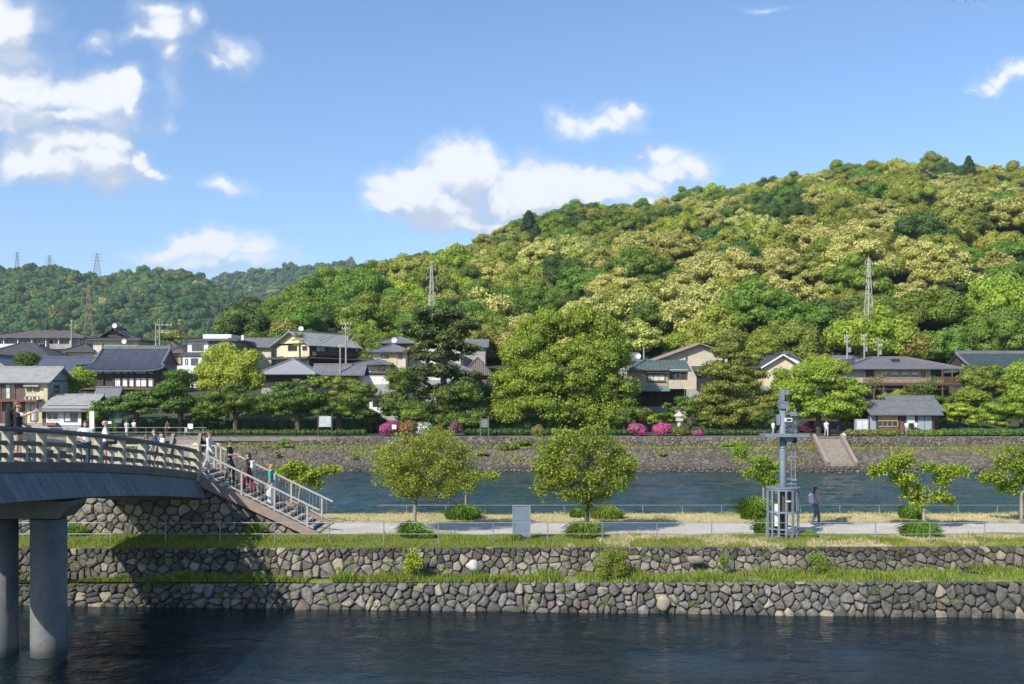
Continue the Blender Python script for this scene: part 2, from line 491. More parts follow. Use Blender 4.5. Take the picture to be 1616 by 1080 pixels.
grid_mesh('hill', -1.1, 1.3, 150, ys, town_or_hill, UNDER)
MB().box(-900, 900, 102.9, 105.6, .6, 1.0).build('road', pmat('road_gravel', (.22, .2, .17), (.15, .14, .12), 1, .95, .3, 12), kind='structure')
MB().box(-6000, 6000, -3000, 9000, -9, -6.0).build('ground', UNDER, kind='structure')

# far hills, two ridges
def crest1(px): return float(np.interp(px, [-900,-300,-100,0,40,70,100,140,165,190,220,250,285,312,330,345,370,400,430,470,520,580],
        [520,470,446,440,436,437,442,449,453,446,441,440,438,444,457,462,470,485,500,520,545,600]))
def crest2(px): return float(np.interp(px, [100,250,300,340,360,400,450,500,540,580,620,700,900],
        [560,480,456,448,443,438,434,428,426,428,434,450,520]))
def far_z(crest, Y0, Y1, z0=10):
    def f(x, Y):
        px = x/Y*FPX+808
        zc = HC + (HZ-crest(px))/FPX*Y1
        t = (Y-Y0)/(Y1-Y0)
        if t <= 1:
            h = z0 + (zc-z0)*max(0, t)**1.15
            amp = (Y1-Y0)*.035*math.sin(math.pi*min(1, max(0, t)))
            h += amp*(math.sin(x*.011+Y*.006)+.6*math.sin(x*.024-Y*.013+2))*.5
        else: h = zc-(zc)*min(1, (t-1)*1.5)
        return h
    return f
fz1 = far_z(crest1, 620, 1150); fz2 = far_z(crest2, 1200, 1900)
grid_mesh('far_hill', -.95, -.06, 90, [620+14.5*i for i in range(46)], fz1, UNDER)
grid_mesh('far_hill', -.75, .3, 90, [1200+22*i for i in range(44)], fz2, UNDER)

# ---------------------------------------------------------------- water
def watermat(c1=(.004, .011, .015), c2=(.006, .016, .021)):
    m = bpy.data.materials.new('river_water'); m.use_nodes = True
    nt = m.node_tree; nt.nodes.clear(); q = NB(nt)
    out = q.n('ShaderNodeOutputMaterial'); pb = q.n('ShaderNodeBsdfPrincipled'); q.link(pb.outputs[0], out.inputs[0])
    t = q.n('ShaderNodeTexCoord'); o = t.outputs['Object']
    c = q.ramp(q.noise(o, .15, 3), [(.35, c1), (.65, c2)])
    q.link(c, pb.inputs['Base Color'])
    pb.inputs['Roughness'].default_value = .06; pb.inputs['IOR'].default_value = 1.33
    pb.inputs['Specular IOR Level'].default_value = .5
    s = q.n('ShaderNodeSeparateXYZ'); q.link(o, s.inputs[0])
    n1 = q.noise(q.v('MULTIPLY', o, (.8, 1.5, 1)), 2.6, 3, .55, .6)
    n2 = q.noise(q.v('MULTIPLY', o, (1, 1.25, 1)), 8.0, 3, .6, .3)
    n3 = q.noise(q.v('MULTIPLY', o, (.5, 1.0, 1)), .45, 2, .5)
    calm = q.m('MULTIPLY_ADD', q.smooth(n3, .36, .62), .75, .3)
    h = q.m('MULTIPLY', q.m('ADD', q.m('MULTIPLY', n1, 1.0), q.m('MULTIPLY', n2, .36)), calm)
    bn = q.n('ShaderNodeBump'); bn.inputs['Strength'].default_value = 1.0; bn.inputs['Distance'].default_value = .135
    q.link(h, bn.inputs['Height']); q.link(bn.outputs[0], pb.inputs['Normal'])
    return m
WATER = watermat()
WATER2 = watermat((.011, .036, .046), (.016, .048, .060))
def water_sheet(xs, ys, seed, lmin, lmax, slope, fade, wm=None):
    rg = np.random.default_rng(seed); Xg, Yg = np.meshgrid(xs, ys); H_ = np.zeros_like(Xg)
    n = 46; sl = slope/math.sqrt(n/2)
    for k in range(n):
        L = lmin*(lmax/lmin)**rg.random(); a_ = rg.normal()*.75+math.pi/2
        kx, ky = math.cos(a_)*2*math.pi/L, math.sin(a_)*2*math.pi/L; ph = rg.uniform(0, 6.28)
        env = .55+.45*np.sin(Xg*rg.uniform(.03, .3)+Yg*rg.uniform(.05, .4)+ph*3)
        H_ += env*sl*L/(2*math.pi)*np.sin(kx*Xg+ky*Yg+ph+.6*np.sin(Xg*.4+Yg*.3+ph))
    H_ *= fade(Xg, Yg)
    nx = len(xs); V = np.stack([Xg, Yg, H_+WZ], 2).reshape(-1, 3)
    i = np.arange((len(ys)-1)*nx).reshape(len(ys)-1, nx)[:, :-1].reshape(-1)
    F = np.stack([i, i+1, i+nx+1, i+nx], 1)
    me = bpy.data.meshes.new('river'); me.vertices.add(len(V)); me.vertices.foreach_set('co', V.astype(np.float32).reshape(-1))
    me.loops.add(len(F)*4); me.loops.foreach_set('vertex_index', F.astype(np.int32).reshape(-1)); me.polygons.add(len(F))
    me.polygons.foreach_set('loop_start', np.arange(0, len(F)*4, 4, dtype=np.int32)); me.polygons.foreach_set('loop_total', np.full(len(F), 4, dtype=np.int32))
    me.polygons.foreach_set('use_smooth', [True]*len(F)); me.update(calc_edges=True)
    return tag(link('river', me, None, wm or WATER), kind='structure')
xs_a = np.concatenate([[-900, -300, -100, -50], np.arange(-26, 26, .13), [50, 100, 300, 900]])
ys_a = np.concatenate([[-200, -60, -20, 0, 6], np.arange(10, 36, .11), [38, 42]])
water_sheet(xs_a, ys_a, 4, .38, 1.6, .085, lambda x, y: np.clip((27-np.abs(x))/3, 0, 1)*np.clip((y-9)/3, 0, 1)*np.clip(.35+(36-y)/5, .3, 1))
xs_b = np.concatenate([[-900, -300, -150, -80], np.arange(-62, 62, .27), [80, 150, 300, 900]])
ys_b = np.concatenate([[42, 46.5], np.arange(48, 97.5, .24)])
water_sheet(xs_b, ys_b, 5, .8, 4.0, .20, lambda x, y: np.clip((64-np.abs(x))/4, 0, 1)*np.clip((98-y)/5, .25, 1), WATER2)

# ---------------------------------------------------------------- island
def sx(x): return (x+13.6)/30.5
def uw_top(x): return 35.85+.4*sx(x)                      # y of the upper wall's top edge
def lw_y(x): return 35.2-1.8*sx(x)
def lw_top(x): return -1.19+.42*sx(x)
def uw_bot(x): return -1.05+.12*sx(x)
def island():
    prof = []
    vs = []; fs = []
    xs = [-60, -40] + [-26+2*i for i in range(27)] + [40, 60]
    for x in xs:
        row = [(lw_y(x)+.34, -3.0), (lw_y(x)+.36, lw_top(x)-.03), (lw_y(x)+.5, lw_top(x)-.01), (uw_top(x)+.06, uw_bot(x)-.02),
               (uw_top(x)+.20, -.04), (uw_top(x)+.4, 0.0), (39.1, 0.0), (44.2, 0.0), (46.3, -.02), (46.9, -.35), (48.3, -1.2), (50.5, -2.6)]
        for (y, z) in row: vs.append((x, y, z))
    n = 12
    for i in range(len(xs)-1):
        for k in range(n-1):
            fs.append((i*n+k, (i+1)*n+k, (i+1)*n+k+1, i*n+k+1))
    me = bpy.data.meshes.new('island_ground'); me.from_pydata(vs, [], fs); me.update()
    bm = bmesh.new(); bm.from_mesh(me); bmesh.ops.recalc_face_normals(bm, faces=bm.faces); bm.to_mesh(me); bm.free()
    return tag(link('island_ground', me, None, GROUND), kind='structure')
def groundmat():
    m = bpy.data.materials.new('island_turf'); m.use_nodes = True
    nt = m.node_tree; nt.nodes.clear(); q = NB(nt)
    out = q.n('ShaderNodeOutputMaterial'); pb = q.n('ShaderNodeBsdfPrincipled'); q.link(pb.outputs[0], out.inputs[0])
    t = q.n('ShaderNodeTexCoord'); o = t.outputs['Object']
    s = q.n('ShaderNodeSeparateXYZ'); q.link(o, s.inputs[0])
    grass = q.ramp(q.noise(o, 2.2, 5, .65), [(.3, (.09, .13, .025)), (.6, (.17, .2, .045)), (.75, (.26, .24, .09))])
    straw = q.ramp(q.noise(o, 3.1, 6, .7), [(.3, (.25, .22, .09)), (.5, (.45, .38, .20)), (.72, (.52, .45, .27))])
    far = q.smooth(s.outputs[1], 42.5, 43.8)
    patch = q.smooth(q.noise(q.v('MULTIPLY', o, (.5, 1.3, 1)), .55, 4), .44, .60)
    right = q.smooth(s.outputs[0], 1.0, 6.0)
    f = q.m('MAXIMUM', q.m('MULTIPLY', far, .9), q.m('MULTIPLY', q.m('MULTIPLY', patch, right), .85))
    c = q.mix(f, grass, straw)
    q.link(c, pb.inputs['Base Color']); pb.inputs['Roughness'].default_value = .95
    bn = q.n('ShaderNodeBump'); bn.inputs['Strength'].default_value = .6; bn.inputs['Distance'].default_value = .03
    q.link(q.noise(o, 22, 5, .7), bn.inputs['Height']); q.link(bn.outputs[0], pb.inputs['Normal'])
    return m
GROUND = groundmat()
island()
# footpath with wavering edges, laid 4 mm above the turf
rng = np.random.default_rng(3)
vs = []; fs = []
xs = np.linspace(-7.6, 40, 200)
for i, x in enumerate(xs):
    y0 = 39.35 + .18*math.sin(x*.7)+.12*math.sin(x*2.3+1)+rng.normal()*.04
    y1 = 42.9 + .14*math.sin(x*.9+2)+.10*math.sin(x*2.9)+rng.normal()*.04
    if x > 12: y0 += (x-12)*.03
    for t in (0, .25, .5, .75, 1): vs.append((x, y0+(y1-y0)*t, .014))
for i in range(len(xs)-1):
    for k in range(4): fs.append((i*5+k, (i+1)*5+k, (i+1)*5+k+1, i*5+k+1))
me = bpy.data.meshes.new('footpath'); me.from_pydata(vs, [], fs); me.update()
PATH = pmat('path_gravel', (.52, .48, .42), (.42, .39, .34), .7, .95, .25, 30, detail=7, stain=((.38, .33, .25), .5))
tag(link('footpath', me, None, PATH), kind='structure')
MB().tube([(X(490, 38.0), 37.7, .012), (X(490, 38.0), 37.7, .03)], .42, 20).build('manhole_cover', pmat('iron_lid', (.12, .10, .09), (.17, .14, .12), 9, .8, .4), label='round dark iron manhole cover lying in the grass below the foot of the stairs', cat='manhole cover')

# ================================================================ stone walls
def clip(poly, a, bb):
    """keep the part of poly nearer to a than to bb"""
    mx, my = (a[0]+bb[0])/2, (a[1]+bb[1])/2; nx, ny = bb[0]-a[0], bb[1]-a[1]
    out = []
    for i in range(len(poly)):
        p, q = poly[i], poly[(i+1) % len(poly)]
        dp = (p[0]-mx)*nx+(p[1]-my)*ny; dq = (q[0]-mx)*nx+(q[1]-my)*ny
        if dp <= 0: out.append(p)
        if (dp < 0 < dq) or (dq < 0 < dp):
            t = dp/(dp-dq); out.append((p[0]+(q[0]-p[0])*t, p[1]+(q[1]-p[1])*t))
    return out
def voronoi(pts, rect):
    cells = []
    P = np.array(pts)
    for i, p in enumerate(pts):
        poly = [(rect[0], rect[2]), (rect[1], rect[2]), (rect[1], rect[3]), (rect[0], rect[3])]
        d = ((P-P[i])**2).sum(1)
        for j in np.argsort(d)[1:18]: poly = clip(poly, p, pts[j])
        cells.append(poly)
    return cells
def stone_field(root, W, H, sp, mapf, mats, seed, maxn=295, asp=1.25, proud=.09, gap=.022, keep=None, name='stone', sizevar=.5, small_top=False, rnd=(.08, .2), face=.74):
    """fills the W x H rectangle with irregular fitted stones; mapf(u, v, depth) -> 3d point"""
    r = random.Random(seed)
    pts = []
    v = 0
    while v < H:
        rh = sp*(.6+.8*r.random())/asp
        if small_top and v > H*.6: rh *= .8
        u = -r.random()*sp
        while u < W:
            du = sp*(1-sizevar/2+sizevar*r.random()*1.4)
            pts.append((u+du/2, v+rh/2+(r.random()-.5)*rh*.75)); u += du
        v += rh
    pts = [p for p in pts if -.1 < p[0] < W+.1 and r.random() > .13]
    cells = voronoi(pts, (0, W, 0, H))
    n = 0; restv = MB()
    cells.sort(key=lambda c: abs(sum(p[0] for p in c)/max(1, len(c))-W/2))
    for c in cells:
        if len(c) < 3: continue
        cx = sum(p[0] for p in c)/len(c); cy = sum(p[1] for p in c)/len(c)
        if keep and not keep(cx, cy): continue
        # shrink and round corners
        ar = abs(sum(c[i][0]*c[(i+1) % len(c)][1]-c[(i+1) % len(c)][0]*c[i][1] for i in range(len(c))))/2
        if ar < sp*sp*.08: continue
        rr = math.sqrt(ar/math.pi); k = max(.5, 1-gap/rr)
        c = [(cx+(p[0]-cx)*k, cy+(p[1]-cy)*k) for p in c]
        c2 = []
        for i in range(len(c)):
            p, q = c[i], c[(i+1) % len(c)]
            L = math.hypot(p[0]-q[0], p[1]-q[1])
            if L < rr*.25: c2.append(((p[0]+q[0])/2, (p[1]+q[1])/2)); continue
            w_ = r.uniform(*rnd); c2.append((p[0]*(1-w_)+q[0]*w_, p[1]*(1-w_)+q[1]*w_)); c2.append((p[0]*w_+q[0]*(1-w_), p[1]*w_+q[1]*(1-w_)))
        m = len(c2)
        pr = proud*(.5+.9*r.random()); tx = (r.random()-.5)*.5; ty = (r.random()-.5)*.5
        vs = [mapf(p[0], p[1], -.10) for p in c2]
        vs += [mapf(cx+(p[0]-cx)*.97, cy+(p[1]-cy)*.97, pr*.45) for p in c2]
        vs += [mapf(cx+(p[0]-cx)*face, cy+(p[1]-cy)*face, pr*(.92+tx*(p[0]-cx)/rr*.7+ty*(p[1]-cy)/rr*.7)+r.uniform(-.022, .022)) for p in c2]
        vs += [mapf(cx+rr*.15*tx, cy+rr*.15*ty, pr*1.04)]
        fs = []
        for i in range(m):
            j = (i+1) % m
            fs.append((i, j, m+j, m+i)); fs.append((m+i, m+j, 2*m+j, 2*m+i)); fs.append((2*m+i, 2*m+j, 3*m))
        x = r.random(); acc = 0; mm = mats[0][0]
        for (mt, w) in mats:
            acc += w
            if x < acc: mm = mt; break
        if small_top and cy > H*(.70+.1*math.sin(cx*.7)) and r.random() < .35+.5*min(1, cx/W*1.4): mm = STONE_D
        if n < maxn:
            mb = MB(); mb.add(vs, fs); o = mb.build(name, mm, root); n += 1
            me = o.data; me.polygons.foreach_set('use_smooth', [k_ % 3 == 0 for k_ in range(len(me.polygons))])
        else:
            ml = [q[0] for q in mats]+[STONE_D]; restv.add(vs, fs, ml.index(mm))
    if restv.v: restv.build(name+'s_beyond', [q[0] for q in mats]+[STONE_D], root, kind='stuff')
    return n
mats_u = [(STONE_U, .80), (STONE_T, .09), (STONE_L, .11)]
mats_l = [(STONE_L, .76), (STONE_T, .05), (STONE_R, .025), (STONE_U, .165)]
W0, WL = -19.0, 38.5
up = empty('stone_wall', (0, 0, 0), label='upper rubble stone retaining wall below the grass strip of the island', cat='wall')
def mapu(u, v, d):
    x = W0+u; hb = uw_bot(x)-.03; z = hb+(0.0-hb)*v; y = uw_top(x)-.20+.20*v
    return (x, y-d, z)
stone_field(up, WL, 1.0, .28, mapu, mats_u, 11, asp=1.22, proud=.13, small_top=True, gap=.010, sizevar=1.05)
lo = empty('stone_wall', (0, 0, 0), label='lower grey stone retaining wall standing in the near water', cat='wall')
def mapl(u, v, d):
    x = W0+u; zb = WZ-.12; z = zb+(lw_top(x)-zb)*v; y = lw_y(x)+.15*v
    return (x, y-d, z)
stone_field(lo, WL, 1.0, .28, mapl, mats_l, 23, rnd=(.16, .30), face=.66, asp=1.2, proud=.15, gap=.010, sizevar=1.05)
# joints behind the stones and wall ends outside the frame
for root, mf in ((up, mapu), (lo, mapl)):
    mb = MB(); n = 40
    vs = [mf(WL*i/n, v, -.045) for i in range(n+1) for v in (0, .96)] + [mf(WL*i/n, v, -.42) for i in range(n+1) for v in (0, .96)]
    fs = []
    K_ = 2*(n+1)
    for i in range(n):
        fs.append((2*i, 2*i+2, 2*i+3, 2*i+1)); fs.append((K_+2*i, K_+2*i+1, K_+2*i+3, K_+2*i+2))
        fs.append((2*i+1, 2*i+3, K_+2*i+3, K_+2*i+1))
    mb.add(vs, fs); mb.build('joint_filling', MORTAR, root)
def rock(c, r):
    mb = MB(); mb.ball(c, r, 12, 8); q = random.Random(int(c[0]*100)); ph = [q.uniform(0, 6) for _ in range(4)]
    def w(p):
        d = [(p[i]-c[i])/r[i] for i in range(3)]
        k = 1+.13*math.sin(3*d[0]+ph[0])+.11*math.sin(4*d[2]+ph[1]+2*d[0])+q.uniform(-.04, .04)
        return tuple(c[i]+(p[i]-c[i])*k for i in range(3))
    mb.v = [w(p) for p in mb.v]; return mb
# the one white boulder
mb = rock((X(746, 35.2), 35.15, Z(893, 35.2)), (.26, .13, .20))
o = mb.build('boulder', STONE_W, None, 'rounded white boulder set at the foot of the upper stone wall', 'boulder', smooth=True)
mb = rock((X(1098, 35.5), 35.55, Z(884, 35.5)), (.28, .07, .17))
o = mb.build('boulder', STONE_T, None, 'large pale tan boulder bulging from the middle of the upper stone wall', 'boulder', smooth=True)
mb = rock((X(1047, 33.9), 33.95, Z(952, 33.9)), (.27, .12, .25))
o = mb.build('boulder', STONE_T, None, 'large pale boulder at the waterline in the lower stone wall', 'boulder', smooth=True)

# ================================================================ far embankment
BANK = pmat('bank_stone', (.15, .14, .125), (.24, .22, .19), .5, .95, .9, 3.5, c3=(.105, .10, .095), detail=8, bdist=.12)
def bankmat():
    m = bpy.data.materials.new('bank_facing'); m.use_nodes = True
    nt = m.node_tree; nt.nodes.clear(); q = NB(nt)
    out = q.n('ShaderNodeOutputMaterial'); pb = q.n('ShaderNodeBsdfPrincipled'); q.link(pb.outputs[0], out.inputs[0])
    t = q.n('ShaderNodeTexCoord'); o = t.outputs['Object']
    vo = q.n('ShaderNodeTexVoronoi', feature='F1'); q.link(q.v('MULTIPLY', o, (1, 1, 1.5)), vo.inputs['Vector']); vo.inputs['Scale'].default_value = 2.4
    ve = q.n('ShaderNodeTexVoronoi', feature='DISTANCE_TO_EDGE'); q.link(q.v('MULTIPLY', o, (1, 1, 1.5)), ve.inputs['Vector']); ve.inputs['Scale'].default_value = 2.4
    cs = q.n('ShaderNodeSeparateColor'); q.link(vo.outputs['Color'], cs.inputs[0])
    c = q.ramp(cs.outputs[0], [(0, (.085, .070, .054)), (.5, (.13, .108, .084)), (1, (.18, .152, .12))])
    c = q.mix(q.smooth(ve.outputs['Distance'], .10, .0), c, (.04, .038, .026, 1))
    s = q.n('ShaderNodeSeparateXYZ'); q.link(o, s.inputs[0])
    dry = q.smooth(q.noise(q.v('MULTIPLY', o, (.10, .35, .35)), 1.0, 6, .7), .46, .60)
    zz = q.m('MULTIPLY', q.smooth(s.outputs[2], -1.3, -.6), q.smooth(s.outputs[2], .6, .2))
    veg = q.ramp(q.noise(q.v('MULTIPLY', o, (.2, .6, .6)), 1.2, 6, .7), [(.35, (.08, .11, .025)), (.5, (.17, .14, .055)), (.65, (.24, .16, .08))])
    c = q.mix(q.m('MULTIPLY', dry, q.m('MULTIPLY', zz, .8)), c, veg)
    q.link(c, pb.inputs['Base Color']); pb.inputs['Roughness'].default_value = .95
    bn = q.n('ShaderNodeBump'); bn.inputs['Strength'].default_value = 1.0; bn.inputs['Distance'].default_value = .12
    q.link(q.smooth(ve.outputs['Distance'], 0, .25), bn.inputs['Height']); q.link(bn.outputs[0], pb.inputs['Normal'])
    return m
BANKM = bankmat()
def by(x): return 95.3 - .03*x            # waterline of the far bank
emb = empty('embankment', (0, 0, 0), label='sloping stone embankment on the far side of the river below the road', cat='embankment')
rg = np.random.default_rng(5)
vs = []; fs = []
xs = np.linspace(-80, 80, 321)
prof = [(0, -3.0), (.05, -1.55), (1.3, -1.45), (1.5, -1.4), (3.6, -.72), (5.6, -.05), (6.6, .0), (6.85, .35), (7.15, 1.02), (7.7, 1.04)]
for x in xs:
    for (dy, z) in prof:
        vs.append((x, by(x)+dy+rg.normal()*.05*(dy > 1), z+rg.normal()*.03*(dy > 1)))
n = len(prof)
for i in range(len(xs)-1):
    for k in range(n-1): fs.append((i*n+k, (i+1)*n+k, (i+1)*n+k+1, i*n+k+1))
me = bpy.data.meshes.new('facing'); me.from_pydata(vs, [], fs); me.update()
bm = bmesh.new(); bm.from_mesh(me); bmesh.ops.recalc_face_normals(bm, faces=bm.faces); bm.to_mesh(me); bm.free()
link('facing', me, emb, BANKM)
# fitted stones of the facing, too small in the picture to pick apart one by one
mb = MB(); r = random.Random(9)
for (a0, a1, z0, z1, st) in ((1.55, 5.5, -1.38, -.08, .55), (6.9, 7.15, .42, 1.0, .42)):
    rows = 7 if st > .5 else 2
    for j in range(rows):
        t = (j+.5)/rows; u = -62
        while u < 66:
            w = st*(.7+.8*r.random()); tt = t+(r.random()-.5)*.5/rows
            y = a0+(a1-a0)*tt; z = z0+(z1-z0)*tt
            if r.random() < .8:
                h = w*.42
                ny, nz = (-.32, .95) if st > .5 else (-.92, .38)
                c = Vector((u, by(u)+y, z)); up_ = Vector((0, a1-a0, z1-z0)).normalized(); nr = Vector((0, ny, nz)).normalized()
                pts = []
                k_ = 6
                for q in range(k_):
                    an = 2*math.pi*(q+r.random()*.5)/k_
                    pts.append((math.cos(an)*w*.47, math.sin(an)*h))
                v0 = [c+Vector((p[0], 0, 0))+up_*p[1]-nr*.05 for p in pts]
                v1 = [c+Vector((p[0]*.85, 0, 0))+up_*p[1]*.85+nr*(.02+.05*r.random()) for p in pts]
                f = [tuple(range(6, 12))]+[(q, (q+1) % 6, (q+1) % 6+6, q+6) for q in range(6)]
                mb.add(v0+v1, f)
            u += w
mb.build('facing_stones', pmat('bank_stones', (.085, .072, .058), (.13, .112, .088), .35, .95, .4, 8, c3=(.10, .095, .075), islandvar=.7), emb, kind='stuff')

# stone stairs going down the far bank
def bank_stairs(pxa, pxb, pya, pyb, w, label, nst=15):
    t = empty('bank_stairs', (0, 0, 0), label=label, cat='stairs')
    SM = pmat('bank_step', (.30, .25, .21), (.22, .19, .16), 2, .95, .3, 10)
    xa, xb = X(pxa, 103), X(pxb, 97)
    y0 = by(xb)+1.4; y1 = by(xa)+7.4
    for i in range(nst):
        f = i/(nst-1); x = xb+(xa-xb)*f
        z = -1.38+(1.02+1.38)*f; y = y0+(y1-y0)*f
        MB().box(x-w/2, x+w/2, y-.05, y+.55, z-.55, z+.06).build('step', SM, t)
    for s in (-1, 1):
        m_ = MB(); m_.beam((xb+s*(w/2+.2), y0, -1.25), (xa+s*(w/2+.2), y1, 1.18), .3, .45); m_.build('side_kerb', SM, t)
    return t
bank_stairs(1300, 1322, 0, 0, 2.4, 'pale stone stairs cutting down the far embankment at the right, beside the seated couple')
bank_stairs(291, 283, 0, 0, 2.4, 'stone stairs down the far embankment behind the end of the bridge')

# ================================================================ fences
def pole_fence(pxs_first, step, npost, y, z0, z1, zm, label, r=.019, bar=.013):
    t = empty('fence', (0, 0, 0), label=label, cat='fence')
    x0 = pxs_first; proto = None
    for i in range(npost):
        x = x0+i*step
        if proto is None:
            proto = MB().tube([(0, 0, 0), (0, 0, z1-z0)], r, 8).build('post', GALV, t)
            proto.location = (x, y, z0)
        else:
            c = proto.copy(); c.location = (x, y, z0); col.objects.link(c); c.parent = t
    for z in zm:
        MB().tube([(x0-.3, y, z), (x0+(npost-1)*step+.3, y, z)], bar, 8).build('rail', GALV, t)
    return t
pole_fence(X(1123, 37)-13*2.03, 2.03, 22, 37.0, 0, .78, (.765, .35), 'low grey pipe fence along the near edge of the island, two rails')
pole_fence(X(1325.5, 47)-19*1.86, 1.86, 28, 47.0, -.5, .3, (.29, -.12), 'low pipe fence along the far edge of the island in front of the wide river')
FENCEM = BLACKP
pole_fence(-60, 2.0, 15, 103.35, 1.0, 2.0, (1.98, 1.5), 'thin dark railing along the far embankment top behind the bridge', .022, .016)
# ================================================================ bridge
def bx(Y): return -13.0 + (Y-25.5)*.036         # x of the near rail line
_dy = [8, 14, 20, 25.5, 28.8, 34, 38.5, 39.4]
_dz = [4.05, 4.15, 4.08, 3.84, 3.56, 3.08, 2.54, 2.42]
def bz(Y): return float(np.polyval(_pf, Y))
_pf = np.polyfit(_dy, _dz, 3)
BW = 3.0
YE = 39.4
bridge = empty('footbridge', (0, 0, 0), label='arched grey concrete footbridge with wooden-style railing leading onto the island from the left', cat='bridge')
Ys = [8+ (YE-8)*i/40 for i in range(41)]
def ribbon(name, mat, prof, xs_fn=bx, ys=Ys, parent=bridge, smooth=False):
    """sweeps a closed (dx, dz) profile along the deck line"""
    vs = []; fs = []; n = len(prof)
    for Y in ys:
        for (dx, dz) in prof: vs.append((xs_fn(Y)+dx, Y, bz(Y)+dz))
    for i in range(len(ys)-1):
        for k in range(n): fs.append((i*n+k, i*n+(k+1) % n, (i+1)*n+(k+1) % n, (i+1)*n+k))
    fs.append(tuple(range(n))); fs.append(tuple((len(ys)-1)*n+k for k in reversed(range(n))))
    mb = MB(); mb.add(vs, fs); return mb.build(name, mat, parent, smooth=smooth)
ribbon('deck', pmat('deck_paving', (.34, .33, .3), (.28, .27, .25), 2, .9, .2, 14), [(-BW+.1, -.32), (-.1, -.32), (-.1, -.02), (-BW+.1, -.02)])
ribbon('edge_beam', CONC, [(-.12, -.26), (.08, -.26), (.10, -.02), (.06, .02), (-.12, .02)])
ribbon('edge_beam', CONC, [(-BW-.08, -.26), (-BW+.12, -.26), (-BW+.12, .02), (-BW-.08, .02)])
ribbon('girder', CONC, [(-BW+.5, -.95), (-.5, -.95), (-.3, -.33), (-BW+.3, -.33)])
# sloping fascia planks, each a piece
def fascia(side):
    Y = 8.4; i = 0
    while Y < YE-.1:
        w = min(.42, YE-Y)-.025
        for_ = (lambda yy, t: (bx(yy) + (.04+.40*t if side > 0 else -BW-.04-.40*t), yy+.07*t, bz(yy)-.27-.74*t))
        a0, a1, b1, b0 = for_(Y, 0), for_(Y+w, 0), for_(Y+w, 1), for_(Y, 1)
        off = (-.05*side, 0, -.03)
        mb = MB(); mb.prism([a0, a1, b1, b0], off)
        mb.build('fascia_plank', PLANK, bridge); Y += .42
fascia(1); fascia(-1)
ribbon('soffit', CONC, [(-BW+.2, -1.06), (-.15+.30, -1.06), (-.02+.2, -.96), (-BW+.2, -.96)])
# railings: three rails, posts with short struts between
for s, xo in ((1, 0.0), (-1, -BW)):
    ribbon('handrail', CONC if s > 0 else CREAMC, [(xo-.10, .80), (xo+.10, .80), (xo+.12, .86), (xo+.07, .93), (xo-.07, .93), (xo-.12, .86)])
    ribbon('middle_rail', CONC, [(xo-.045, .44), (xo+.045, .44), (xo+.045, .56), (xo-.045, .56)])
    ribbon('lower_rail', CONC, [(xo-.045, .12), (xo+.045, .12), (xo+.045, .25), (xo-.045, .25)])
    ps = [39.4-1.72*k for k in range(1, 18)]
    for Y in ps:
        x = bx(Y)+xo; z = bz(Y)
        MB().box(x-.10, x+.10, Y-.10, Y+.10, z+.0, z+.80).build('rail_post', CREAMC, bridge)
        Y2 = Y+.86; x = bx(Y2)+xo; z = bz(Y2)
        MB().box(x-.06, x+.06, Y2-.07, Y2+.07, z+.02, z+.45).build('rail_strut', CREAMC, bridge)
    x = bx(YE)+xo
    mb = MB(); mb.box(x-.16, x+.16, YE-.16, YE+.16, bz(YE)-.3, bz(YE)+1.10)
    mb.add([(x-.18, YE-.18, bz(YE)+1.10), (x+.18, YE-.18, bz(YE)+1.10), (x+.18, YE+.18, bz(YE)+1.10), (x-.18, YE+.18, bz(YE)+1.10), (x, YE, bz(YE)+1.24)],
           [(0, 1, 2, 3), (0, 4, 1), (1, 4, 2), (2, 4, 3), (3, 4, 0)])
    mb.build('end_post', CREAMC, bridge)
# pier bents: round columns under a tapered cap beam
def bent(Yp):
    zc = bz(Yp)-1.06
    xc = bx(Yp)-1.24
    prof = [(xc-1.60, zc), (xc+1.60, zc), (xc+1.56, zc-.14), (xc+1.25, zc-.50), (xc-1.25, zc-.50), (xc-1.56, zc-.14)]
    mb = MB(); mb.prism([(p[0], Yp-.55, p[1]) for p in prof], (0, 1.1, 0)); mb.build('pier_cap', CONC, bridge)
    for px in (-13.4, -14.82):
        x = px + (bx(Yp)-bx(28.8))
        m_ = MB(); m_.tube([(x, Yp, -5), (x, Yp, zc-.55)], .495, 40)
        o = m_.build('pier_column', PIER, bridge)
        o.data.polygons.foreach_set('use_smooth', [len(p.vertices) == 4 for p in o.data.polygons])
bent(28.8); bent(13.0)

# ================================================================ abutment, landing and stairs
ZL = 2.40                                 # landing level
XA, XB = -12.55, -7.75                    # top and foot of the stairs
YN, YF = 39.4, 42.4
def stz(x): return ZL*(XB-x)/(XB-XA)
ab = empty('abutment', (0, 0, 0), label='rubble stone abutment carrying the end of the bridge and the stairs', cat='abutment')
XW = -25.0
mb = MB()
mb.prism([(XW, YN+.12, -.1), (XB-.2, YN+.12, -.1), (XB-.25, YN+.12, .02), (XA, YN+.12, ZL-.34), (XW, YN+.12, ZL-.34)], (0, YF-YN-.24, 0))
mb.build('core', MORTAR, ab)
mb = MB(); mb.box(XW, -16.8, YN-.1, YF+.1, ZL-.33, ZL-.05); mb.build('coping', CONC, ab)
def mapa(u, v, d): return (XW+u, YN+.12-d-.0*v, -.05+v)
def keepa(u, v):
    x = XW+u; return v < (ZL-.36 if x < XA else stz(x)-.28)
mats_a = [(STONE_U, .62), (STONE_T, .22), (STONE_L, .16)]
stone_field(ab, XB-XW, 2.1, .36, mapa, mats_a, 31, asp=1.2, proud=.08, keep=keepa, maxn=290)
st = empty('staircase', (0, 0, 0), label='straight open stone staircase with metal railings going down from the bridge to the path', cat='stairs')
